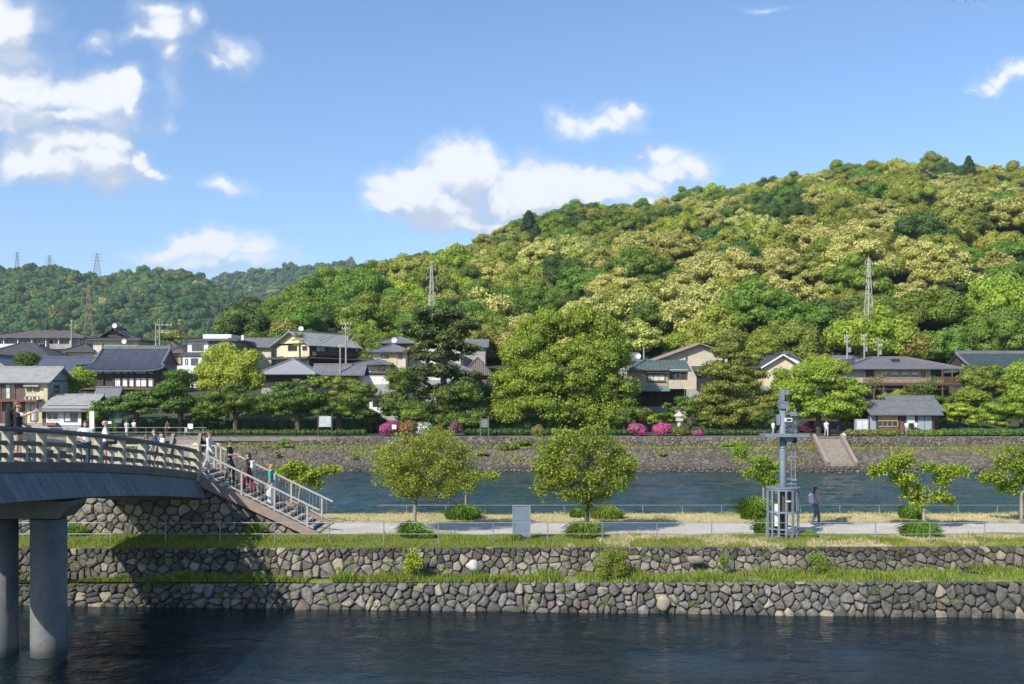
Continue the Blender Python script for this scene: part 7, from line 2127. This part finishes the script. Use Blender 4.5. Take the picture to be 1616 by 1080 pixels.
h.wall(h.x(672), h.x(740), 0, 5, 0, h.z(585), PL_WHITE); h.roof(h.x(672), h.x(740), 0, 5, h.z(585), 1.2, 'hip', RT_GREY, over=.6); h.base(h.x(672), h.x(740), 0, 5, h=6); h.win(h.x(700), h.x(712), h.z(598), h.z(590), at=0)
# 13 green-roofed house
h = House('house', 1045, 642, 120, 'tan two-storey house with green copper roof, white-curtained window and dark porch')
x0, x1 = h.x(1000), h.x(1086)
h.wall(x0, h.x(1054), 0, 7, h.z(614), h.z(583), PL_TAN); h.wall(h.x(1054)+.004, x1, .25, 7, h.z(614), h.z(583), PL_BEIGE); h.base(x0, x1, .3, 7)
h.wall(x0+.4, x1-.2, 1.4, 7, 0, h.z(614)-.004, DARKWOOD)
h.roof(x0, h.x(1048), 0, 7, h.z(583), 1.25, 'hip', RT_GREEN, over=.5); h.roof(h.x(1040), x1, .4, 6.5, h.z(583.5), 1.1, 'gx', RT_GREEN, over=.4, wallmat=PL_BEIGE)
h.win(h.x(1021), h.x(1050), h.z(602), h.z(590), at=0, frame=BROWNWOOD, pane=CURTAIN, mull=2, th=.12, sill=True); h.box('window_hood', BROWNWOOD, h.x(1017), h.x(1056), -.5, 0, h.z(589), h.z(588))
h.box('veranda_shade_sheet', BLACKP, h.x(1057), h.x(1085), .2, .25, h.z(600), h.z(587)); h.win(h.x(1066), h.x(1074), h.z(599.5), h.z(589), at=.2, mull=0); h.win(h.x(1075), h.x(1084), h.z(599.5), h.z(588), at=.2, mull=1, frame=BROWNWOOD)  # black sheet stands in for the unlit veranda recess
h.box('parapet', PL_BEIGE, h.x(1054), h.x(1087), -.6, -.45, h.z(614), h.z(600)); h.box('parapet_floor', PL_BEIGE, h.x(1054), h.x(1087), -.45, .25, h.z(614), h.z(612))
h.roof(h.x(1007), h.x(1052), -1.6, .0, h.z(616.5), .65, 'shed', roofmat('roof_verdigris', (.16, .25, .21), (.12, .2, .17), pitch=.45, strength=.25), over=.15)
for a in (1012, 1030, 1045, 1052, 1070, 1084): h.box('column', BROWNWOOD, h.x(a)-.07, h.x(a)+.07, .9, 1.05, 0, h.z(614.5))
h.box('sliding_door', BROWNWOOD, h.x(1040), h.x(1048), 1.3, 1.4, 0, h.z(620))
h = House('house', 1085, 615, 133, 'big beige house with one long sloping grey roof behind the green-roofed house')
x0, x1 = h.x(1030), h.x(1148)
prof_ = [(h.x(1022), h.z(570)), (h.x(1102), h.z(541)), (h.x(1160), h.z(562))]
m_ = MB(); m_.prism([(prof_[0][0], -.8, prof_[0][1]), (prof_[1][0], -.8, prof_[1][1]), (prof_[2][0], -.8, prof_[2][1]), (prof_[2][0], -.8, prof_[2][1]-.2), (prof_[1][0], -.8, prof_[1][1]-.22), (prof_[0][0], -.8, prof_[0][1]-.2)], (0, 11, 0)); rf = m_.build('roof', RT_GREY, h.root)
m_ = MB(); m_.beam((prof_[0][0], -.86, prof_[0][1]-.12), (prof_[1][0], -.86, prof_[1][1]-.12), .08, .26); m_.build('bargeboard', pmat('barge_tan', (.42, .28, .19)), rf)
m_ = MB(); m_.prism([(x0, 0, 0), (x1, 0, 0), (x1, 0, h.z(562)), (prof_[1][0], 0, h.z(544)), (x0, 0, h.z(570))], (0, 9, 0)); m_.build('wall', PL_BEIGE, h.root); h.base(x0, x1, 0, 9, h=6)
h.box('slit_window', GLASS, h.x(1082), h.x(1085), -.04, 0, h.z(570), h.z(558)); h.box('corner_board', PL_TAN, h.x(1076), h.x(1077.5), -.05, 0, h.z(600), h.z(556))
h.roof(h.x(1093), h.x(1130), -1, 0, h.z(585), .7, 'shed', RT_DARK, over=.2); h.box('dark_porch', BLACKP, h.x(1099), h.x(1130), -.3, -.01, 0, h.z(588))
h = House('house', 995, 590, 142, 'small grey-blue roof of a house just right of the huge central tree')
h.wall(h.x(983), h.x(1008), 0, 6, 0, h.z(568), PL_BEIGE); h.roof(h.x(984), h.x(1006), 0, 6, h.z(568), 1.0, 'gx', RT_GREY, over=.5, wallmat=PL_BEIGE); h.base(h.x(983), h.x(1008), 0, 6, h=6)
# 14 right cluster
h = House('house', 1230, 610, 138, 'cream gabled house with dark roof and white bargeboard left above the maple')
x0, x1 = h.x(1206), h.x(1262)
h.wall(x0, x1, 0, 8, 0, h.z(576), PL_YEL); h.roof(x0, x1, 0, 8, h.z(576), 1.5, 'gy', RT_DARK, over=.6, wallmat=PL_YEL); h.base(x0, x1, 0, 8, h=6)
for s_ in (-1, 1):
    xm = (x0+x1)/2; e = 1.5/((x1-x0)/2)
    m_ = MB(); m_.beam((xm, -.63, h.z(576)+1.5-.1), (xm+s_*((x1-x0)/2+.6), -.63, h.z(576)-e*.6-.1), .05, .2); m_.build('bargeboard', WHITEP, h.root)
h = House('house', 1245, 585, 150, 'grey tiled roof with small white gable behind the dark-roofed cream house')
h.wall(h.x(1222), h.x(1262), 0, 6, 0, h.z(566), PL_WHITE); h.roof(h.x(1222), h.x(1262), 0, 6, h.z(566), .9, 'gy', RT_GREY, over=.6, wallmat=PL_WHITE); h.base(h.x(1222), h.x(1262), 0, 6, h=6)
h = House('house', 1300, 575, 165, 'house with blue-grey metal roof in two steps at the foot of the wooded hill')
h.wall(h.x(1272), h.x(1330), 0, 7, 0, h.z(552), PL_WHITE); h.roof(h.x(1272), h.x(1330), 0, 7, h.z(552), .9, 'gx', RT_DGREEN, over=.5, wallmat=PL_WHITE); h.base(h.x(1272), h.x(1340), 0, 7, h=6)
h.roof(h.x(1318), h.x(1362), -2, 2, h.z(559), .7, 'gx', RT_DGREEN, over=.4, wallmat=PL_WHITE); h.wall(h.x(1318), h.x(1358), -1.8, 2, 0, h.z(559), PL_WHITE)
h = House('house', 1345, 592, 140, 'dark blue-grey gabled roof at the left shoulder of the brown inn')
h.wall(h.x(1322), h.x(1354), 0, 6, 0, h.z(574), PL_WHITE); h.roof(h.x(1322), h.x(1354), 0, 6, h.z(574), 1.1, 'gx', RT_GREY, over=.6, wallmat=PL_WHITE); h.base(h.x(1322), h.x(1354), 0, 6, h=6)
# brown inn
h = House('inn', 1425, 645, 127, 'wide two-storey brown inn with long grey roof, upper windows and dark wooden balcony', cat='inn')
x0, x1 = h.x(1336), h.x(1508)
h.wall(x0, h.x(1490), 0, 9, h.z(604), h.z(582), PL_BEIGE); h.wall(x0+.3, x1-.5, .8, 9, 0, h.z(604)-.004, DARKWOOD); h.base(x0, x1, .8, 9)
h.roof(x0, x1, -.3, 9, h.z(581.5), 1.55, 'hip', RT_INN, over=.7); h.box('roof_vent', BLACKP, h.x(1419), h.x(1430), 2, 3.2, h.z(576), h.z(566)) 
m_ = MB(); m_.prism([(h.x(1340), 2, h.z(572)), (h.x(1362), 2, h.z(572)), (h.x(1351), 2, h.z(565.5))], (0, 4, 0)); m_.build('small_gable', RT_DARK, h.root)
h.box('dark_bay', BLACKP, h.x(1366), h.x(1379), -.04, 0, h.z(596), h.z(583.5))
for a in range(4): h.win(h.x(1388+a*16.2), h.x(1388+a*16.2+15), h.z(597), h.z(585.5), at=0, frame=PL_BEIGE, mull=0, th=.10); h.box('roller_blind', CURTAIN, h.x(1390+a*16.2), h.x(1388+a*16.2+13), -.06, -.035, h.z(592), h.z(587))
h.win(h.x(1453), h.x(1460), h.z(596), h.z(586), at=0, mull=0); h.win(h.x(1469), h.x(1489), h.z(598), h.z(584), at=0, mull=2, pane=GLASS, frame=DARKWOOD)
h.box('balcony_floor', DARKWOOD, h.x(1353), h.x(1512), -1.5, 0, h.z(609), h.z(606))
rl = None
x = h.x(1356)
m_ = MB(); m_.box(h.x(1353), h.x(1512), -1.5, -1.44, h.z(596.5), h.z(595.3)); m_.box(h.x(1353), h.x(1512), -1.5, -1.44, h.z(606), h.z(605)); m_.build('balcony_rail', BROWNWOOD, h.root)
bal = None
while x < h.x(1512):
    if bal is None: bal = MB().box(-.04, .04, -.03, 0, 0, h.z(597)-h.z(605)).build('balcony_slat', BROWNWOOD, h.root); bal.location = (x, -1.45, h.z(605))
    else: c = bal.copy(); c.location = (x, -1.45, h.z(605)); col.objects.link(c); c.parent = h.root
    x += .145
for a in (1354, 1388, 1420, 1452, 1480, 1495, 1508): h.box('column', BROWNWOOD, h.x(a)-.07, h.x(a)+.07, -1.42, -1.28, 0, h.z(609) if a < 1480 else h.z(583))
for a in (1392, 1412, 1433, 1470, 1488): h.win(h.x(a), h.x(a+12), h.z(626), h.z(611), at=.8, mull=1, frame=DARKWOOD)
# tea house
h = House('tea_house', 1436, 683, 109, 'low wooden tea house with weathered grey roof, bamboo blind and white noren curtain', cat='tea house')
x0, x1 = h.x(1376), h.x(1474)
h.wall(x0, x1, .0, 5, 0, h.z(652), PL_BROWN); h.base(x0, x1, 0, 5)
h.roof(x0+.2, x1+.2, 0, 5, h.z(650), 1.15, 'gx', RT_GREY, over=.6, wallmat=PL_BROWN)
h.roof(h.x(1432), h.x(1500), 3, 8, h.z(645), 1.3, 'gx', RT_GREY, over=.5, wallmat=PL_BROWN); h.wall(h.x(1432), h.x(1500), 3, 8, 0, h.z(645), PL_BROWN)
BLUP = pmat('pale_blue_panel', (.30, .34, .39), (.25, .29, .34)); 
h.box('sliding_panel', BLUP, h.x(1373), h.x(1382), -.05, -.003, .2, h.z(653)); h.box('sliding_panel', BLUP, h.x(1447), h.x(1458.5), -.05, -.003, .3, h.z(653)); h.box('sliding_panel', BLUP, h.x(1459.5), h.x(1470), -.05, -.003, .3, h.z(653))
BAM = pmat('bamboo_blind', (.50, .30, .12), (.42, .25, .10), 8, .8, stretch=(.3, .3, 6))
h.box('bamboo_blind', BAM, h.x(1384.5), h.x(1416), -.14, -.08, h.z(665), h.z(654.5)); h.win(h.x(1384), h.x(1417), h.z(674), h.z(654), at=0, frame=pmat('pale_wood', (.42, .30, .16)), mull=3)
h.box('curtain', pmat('noren', (.62, .70, .62), (.56, .64, .56)), h.x(1430), h.x(1443), -.12, -.08, h.z(668), h.z(653.5)); h.box('doorway_shade_sheet', BLACKP, h.x(1429), h.x(1446), -.03, -.005, .1, h.z(653))  # thin black sheet imitates the shade inside the doorway
h.box('bench', BROWNWOOD, h.x(1384), h.x(1424), -1.0, -.5, .25, .4)
for a in (1384, 1418, 1427, 1446.5, 1471): h.box('post', DARKWOOD, h.x(a)-.06, h.x(a)+.06, -.14, -.003, 0, h.z(652))
t = empty('vending_machine', (X(1361, 107), 107, 1.0), 0, 'pale grey drinks machine at the left corner of the tea house', 'vending machine')
MB().box(-.65, .65, 0, .7, 0, 1.75).build('case', pmat('machine_grey', (.36, .42, .44)), t); MB().box(-.55, -.02, -.03, -.002, .7, 1.6).build('window', CURTAIN, t); MB().box(.05, .55, -.03, -.002, .7, 1.6).build('window', CURTAIN, t)
for k, px_ in enumerate((1399+0, 1431, 1446)):
    if k == 0: continue
    place(px_, 108.0, 1.0, -90, ['', 'person in white shirt in front of the tea house, left of the door curtain', 'person in white shirt in front of the tea house, right of the door curtain'][k], H=1.55, top=WHITE, legs=BEIGE if k == 1 else NAVY, hair=H_BLACK, fine=False, voxel=.03)
# dark green temple roof at the far right
h = House('temple_building', 1580, 606, 136, 'dark green copper temple roof with upturned eave at the right edge', cat='temple')
h.wall(h.x(1535), h.x(1700), 1, 11, 0, h.z(586), DARKWOOD); h.base(h.x(1535), h.x(1700), 1, 11, h=6)
curved_roof(h, h.x(1516), h.x(1700), -1.8, 12.5, h.z(588), h.z(556), h.x(1536), h.x(1690), RT_DGREEN, ribs=.6)
h.box('rafter_band', PL_WHITE, h.x(1535), h.x(1700), .8, 1.0, h.z(590), h.z(588.5))
h = House('house', 1530, 575, 158, 'little brown roof between the inn and the green temple roof')
h.wall(h.x(1520), h.x(1545), 0, 4, 0, h.z(557), PL_BROWN); h.roof(h.x(1520), h.x(1544), 0, 4, h.z(557), .8, 'gx', RT_BROWN, over=.3, wallmat=PL_BROWN); h.base(h.x(1520), h.x(1545), 0, 4, h=6)
# pavilion on the hill crest
h = House('pavilion', 1003, 362, 421, 'tiny lookout shelter with red trim among the trees near the hill crest', cat='pavilion')
h.box('roof', PL_GREY, -4, 4, 0, 3, 1.6, 1.9); h.box('parapet', pmat('red_trim', (.4, .06, .04)), -6, -1, -.3, 0, 0, .9)
for a in (-3.5, 3.5): h.box('column', PL_WHITE, a-.15, a+.15, 0, .3, -6, 1.6)

# ================================================================ utility poles, wires and pylons
WOODP = pmat('pole_concrete', (.30, .29, .27), (.24, .23, .22))
def upole(px, top, D, label, arms=((.3, 1.6),), tr=False, side=0, name='utility_pole', pair=False):
    zb = town_z(D); x = X(px, D); t = empty(name, (x, D, zb), 0, label, 'utility pole'); H_ = Z(top, D)-zb
    MB().tube([(0, 0, -1), (0, 0, H_)], [.17, .10], 10).build('pole', WOODP, t)
    if pair: MB().tube([(-.55, 0, -1), (-.55, 0, H_*.97)], [.13, .09], 10).build('pole', WOODP, t)
    for (dz, w) in arms:
        MB().box(-w/2+side, w/2+side, -.05, .05, H_-dz-.05, H_-dz+.05).build('crossarm', GALV, t)
        ins = MB()
        for k in range(4): ins.tube([(-w/2+side+.1+k*(w-.2)/3, 0, H_-dz+.05), (-w/2+side+.1+k*(w-.2)/3, 0, H_-dz+.25)], .045, 6)
        ins.build('insulators', WHITEP, t)
    if tr:
        m_ = MB(); m_.tube([(.32, -.1, H_-2.6), (.32, -.1, H_-1.9)], .22, 10); m_.build('transformer', GALV, t)
    return Vector((x, D, zb+H_))
p1 = upole(546, 509, 138, 'utility pole with crossarms and many wires left of the yellow houses', ((.25, 1.5), (.9, 1.2)), True)
p2 = upole(252, 510, 146, 'twin utility pole with side arms right of the temple roof', ((.3, 2.2), (1.4, 1.6)), False, .7, pair=True)
p3 = upole(113, 506, 160, 'thin pole in front of the apartment block', ((.2, .4),))
p4 = upole(1337, 527, 140, 'utility pole with boxes above the left shoulder of the brown inn', ((.4, 1.0), (1.2, .8)), True)
p5 = upole(1386, 533, 150, 'utility pole with transformer rising behind the roof of the brown inn', ((.5, 2.2), (1.2, .8)), True, .3)
p6 = upole(1364, 528, 152, 'second utility pole close left of the one behind the inn', ((.3, .9), (1.6, 1.0)), True)
p7 = upole(1302, 521, 168, 'slim pole above the blue-grey roofs at the right', ((.15, .9),), False, .2)
p8 = upole(1435, 502, 175, 'thin bare pole among the trees right of the pylon', ())
p9 = upole(537, 545, 128, 'shorter pole in front of the long grey roof', ((.2, .7),))
p10 = upole(1016, 548, 140, 'pale concrete post standing by the roof right of the huge tree', ())
p11 = upole(984, 545, 150, 'thin antenna pole right of the huge tree', ((.3, .8),))
def wire(a, b_, sag, label, r=.022):
    a, b_ = Vector(a), Vector(b_)
    pts = [a.lerp(b_, k/14)-Vector((0, 0, sag*4*(k/14)*(1-k/14))) for k in range(15)]
    MB().tube(pts, r, 4).build('power_line', BLACKP, None, label, 'cable', 'overhead wires')
wl = 'dark overhead wire spanning between poles above the roofs'
for k in range(3): wire(p1-Vector((.3*k, 0, .2+.5*k)), (X(470, 150), 150, Z(535+5*k, 150)), .8, wl)
for k in range(4): wire(p1+Vector((.2, 0, -.2-.5*k)), (X(610, 128), 128, Z(556+7*k, 128)), .7, wl)
for k in range(2): wire(p6-Vector((0, 0, .2+k)), p7-Vector((0, 0, .1+k*.5)), .6, wl)
for k in range(2): wire(p4-Vector((0, 0, .3+k)), p5-Vector((0, 0, .4+k)), .5, wl)
for k in range(2): wire(p2-Vector((0, 0, .3+k)), p3-Vector((0, 0, .2+k*.3)), .8, wl)
def pylon(px, top, bot, D, label, w=6, mat=None, narms=3, tip=None):
    x = X(px, D); zt = Z(top, D); zb = Z(bot, D); H_ = zt-zb
    t = empty('pylon', (x, D, zb), R(20), label, 'pylon'); n = 9; mb = MB(); th = .05*max(1, D/230)
    def c(f, i):
        ww = w*.5*(1-f)**1.2*.85+w*.07; a = math.pi/4+i*math.pi/2; return (ww*math.cos(a)*1.2, ww*math.sin(a)*1.2, H_*f)
    for k in range(n):
        f0, f1 = k/n, (k+1)/n
        for i in range(4):
            mb.beam(c(f0, i), c(f1, i), th*1.3, th*1.3); mb.beam(c(f0, i), c(f1, (i+1) % 4), th*.8, th*.8); mb.beam(c(f0, (i+1) % 4), c(f1, i), th*.8, th*.8); mb.beam(c(f1, i), c(f1, (i+1) % 4), th*.8, th*.8)
    mb.build('lattice', mat or GALV, t)
    for k in range(narms):
        z = H_*(.97-.11*k); a = MB(); L = w*(.34+.07*k)
        for s_ in (-1, 1): a.beam((0, 0, z), (s_*L, 0, z), th, th); a.beam((0, 0, z+H_*.03), (s_*L, 0, z), th*.7, th*.7); a.beam((s_*L, 0, z), (s_*L, 0, z-H_*.03), th*1.4, th*1.4)
        a.build('arm', mat or GALV, t)
    if tip:
        m_ = MB(); m_.tube([(0, 0, H_*.93), (0, 0, H_*1.03)], [w*.05, .05], 6); m_.build('tip', tip, t)
    return t
PYLD = pmat('pylon_grey', (.44, .44, .38), (.36, .36, .31))
ORANGE = pmat('orange_paint', (.55, .20, .03), (.5, .18, .03))
PYLP = pmat('pylon_pale', (.55, .54, .48), (.48, .47, .42))
pylon(1371, 408, 560, 159, 'tall pale lattice pylon with orange tip before the wooded hill at the right', 2.0, PYLD, 3, ORANGE)
pylon(681, 419, 560, 166, 'lattice power pylon with orange tip above the tall pine', 2.0, PYLD, 3, ORANGE)
pylon(140, 452, 585, 420, 'rusty lattice pylon with orange top standing before the distant hill at the left', 7, pmat('pylon_rust', (.36, .28, .18), (.28, .22, .15)), 3, ORANGE)
pylon(153, 400, 446, 1150, 'faint distant pylon on the left ridge, tallest of the skyline pylons', 14, GALV)
pylon(78, 403, 445, 1250, 'faint distant pylon on the left ridge, second from the left', 12, GALV)
pylon(27, 398, 445, 1300, 'faint distant pylon on the left ridge, leftmost', 10, GALV)
pylon(343, 442, 475, 1250, 'faint slim pylon on the slope of the farthest ridge', 9, GALV)

# ================================================================ small things on the far bank
def panel_sign(name, px, pyt, pyb, w, D, label, mat, legs=2, lean=0, hdr=None, zg=1.02):
    s = D/FPX; t = empty(name, (X(px, D), D, zg), 0, label, 'sign'); ww = w*s/2; z1 = Z(pyt, D)-zg; z0 = Z(pyb, D)-zg
    MB().box(-ww, ww, -.04, .04, z0, z1).build('panel', mat, t)
    if legs == 2:
        for q in (-1, 1): MB().box(q*(ww+.08)-.07, q*(ww+.08)+.07, -.06, .06, -.1, z1+.25).build('leg', DARKWOOD if hdr is None else hdr, t)
    else: MB().box(-.04, .04, .05, .12, -.1, z1-.1).build('leg', DARKWOOD, t)
    return t
panel_sign('notice_board', 513, 657, 674, 19, 104.2, 'wooden notice board with pale panel on two dark legs on the far embankment', pmat('notice_pale', (.50, .53, .52), (.33, .36, .36), 2.2, .6, contrast=(.4, .6)))
t = panel_sign('notice_board', 764.5, 661, 674, 10, 104.6, 'grey-green framed board on two thin legs under the huge central tree', pmat('board_grey', (.12, .15, .13), (.09, .11, .1)), hdr=ALU)
for k in range(3): MB().box(-.3, .3, -.055, -.042, .95+.26*k, 1.13+.26*k).build('sheet', pmat('board_sheet', (.20, .24, .22), (.16, .2, .18)), t)
panel_sign('small_notice', 622, 670.5, 677.5, 7, 104.4, 'small white notice on one leg in front of the round magenta azalea', WHITEP, 1)
panel_sign('small_notice', 172, 665, 669, 8, 104.6, 'small white notice hung on the far railing behind the bridge', WHITEP, 1)
t = panel_sign('small_notice', 300.5, 669, 677, 8, 104.6, 'square white notice beside a grey box behind the end of the bridge', WHITEP, 1)
MB().box(-.55, -.28, -.2, .1, .4, .95).build('grey_box', PL_GREY, t)
t = empty('banner', (X(145, 107), 107, 1.0), 0, 'tall white vertical banner on a pole beside the little shop', 'banner')
MB().box(-.25, .25, -.02, .02, .7, 2.6).build('cloth', WHITEP, t); MB().tube([(-.3, 0, 0), (-.3, 0, 2.75)], .02, 6).build('pole', GALV, t)
t = empty('banner', (X(187, 109), 109, 1.0), 0, 'small pale cloth sign under the cherry tree at the left', 'banner')
MB().box(-.32, .32, -.02, .02, 1.3, 1.75).build('cloth', WHITEP, t); MB().tube([(-.3, 0, 0), (-.3, 0, 1.8)], .02, 6).build('pole', GALV, t)
t = empty('white_hut', (X(1248, 112), 112, 1.0), 0, 'small white panel wall half hidden under the light green maple', 'shed')
MB().box(-.8, .9, 0, 1.5, 0, 2.6).build('wall', PL_WHITE, t); MB().box(-1.0, 1.1, -.15, 1.6, 2.6, 2.7).build('roof', RT_GREY, t)
t = empty('motorbike', (X(1317, 105.2), 105.2, 1.02), R(10), 'dark parked scooter at the top of the right bank stairs', 'scooter')
for a in (-.6, .6): MB().tube([(a, -.06, .28), (a, .06, .28)], .28, 16).build('wheel', BLACKP, t)
mb = MB(); mb.prism([(-.75, -.13, .45), (.1, -.13, .35), (.3, -.13, .35), (.5, -.13, .85), (.42, -.13, .95), (.2, -.13, .55), (-.05, -.13, .72), (-.8, -.13, .75)], (0, .26, 0)); mb.build('body', BLACKP, t)
mb = MB(); mb.tube([(.42, -.3, .98), (.45, 0, 1.0), (.42, .3, .98)], .02, 6); mb.build('handlebar', ALU, t)
t = empty('car', (X(1286, 112), 112, 1.05), R(3), 'dark red car parked in the shade under the light green maple', 'car')
mb = MB(); mb.prism([(-1.9, -.8, .3), (1.9, -.8, .3), (1.95, -.8, .75), (1.3, -.8, .92), (.8, -.8, 1.4), (-1.0, -.8, 1.42), (-1.7, -.8, .95), (-1.95, -.8, .85)], (0, 1.6, 0)); mb.build('body', pmat('car_red', (.16, .015, .03), (.14, .012, .025), 2, .3), t)
for a in (-1.15, 1.2): MB().tube([(a, -.84, .32), (a, -.62, .32)], .32, 16).build('wheel', BLACKP, t); MB().tube([(a, .62, .32), (a, .84, .32)], .32, 16).build('wheel', BLACKP, t)
mb = MB(); mb.prism([(-.95, -.82, .95), (.95, -.82, .95), (.7, -.82, 1.32), (-.85, -.82, 1.34)], (0, .01, 0)); mb.build('side_window', GLASS, t)
t = empty('stone_lantern', (X(1072, 107), 107, 1.05), 0, 'pale stone lantern in the garden of the green-roofed house', 'lantern')
mb = MB(); mb.tube([(0, 0, -.1), (0, 0, 1.5)], .2, 10); mb.box(-.35, .35, -.35, .35, 1.5, 2.0); mb.build('body', PL_BEIGE, t); mb = MB(); mb.tube([(0, 0, 2.0), (0, 0, 2.1), (0, 0, 2.5)], [.6, .6, .05], 6); mb.build('cap', PL_BEIGE, t)

# ================================================================ haze
hm = bpy.data.materials.new('haze_air'); hm.use_nodes = True
nt = hm.node_tree; nt.nodes.clear()
o_ = nt.nodes.new('ShaderNodeOutputMaterial'); pv = nt.nodes.new('ShaderNodeVolumePrincipled')
pv.inputs['Color'].default_value = (.72, .84, 1.0, 1); pv.inputs['Density'].default_value = 0.00013; pv.inputs['Anisotropy'].default_value = .2
nt.links.new(pv.outputs[0], o_.inputs['Volume'])
HAZE = True
if HAZE:
    me = MB().box(-3400, 3400, -260, 3200, -8.0 if False else -10.0, 340).build('haze', hm, kind='stuff')
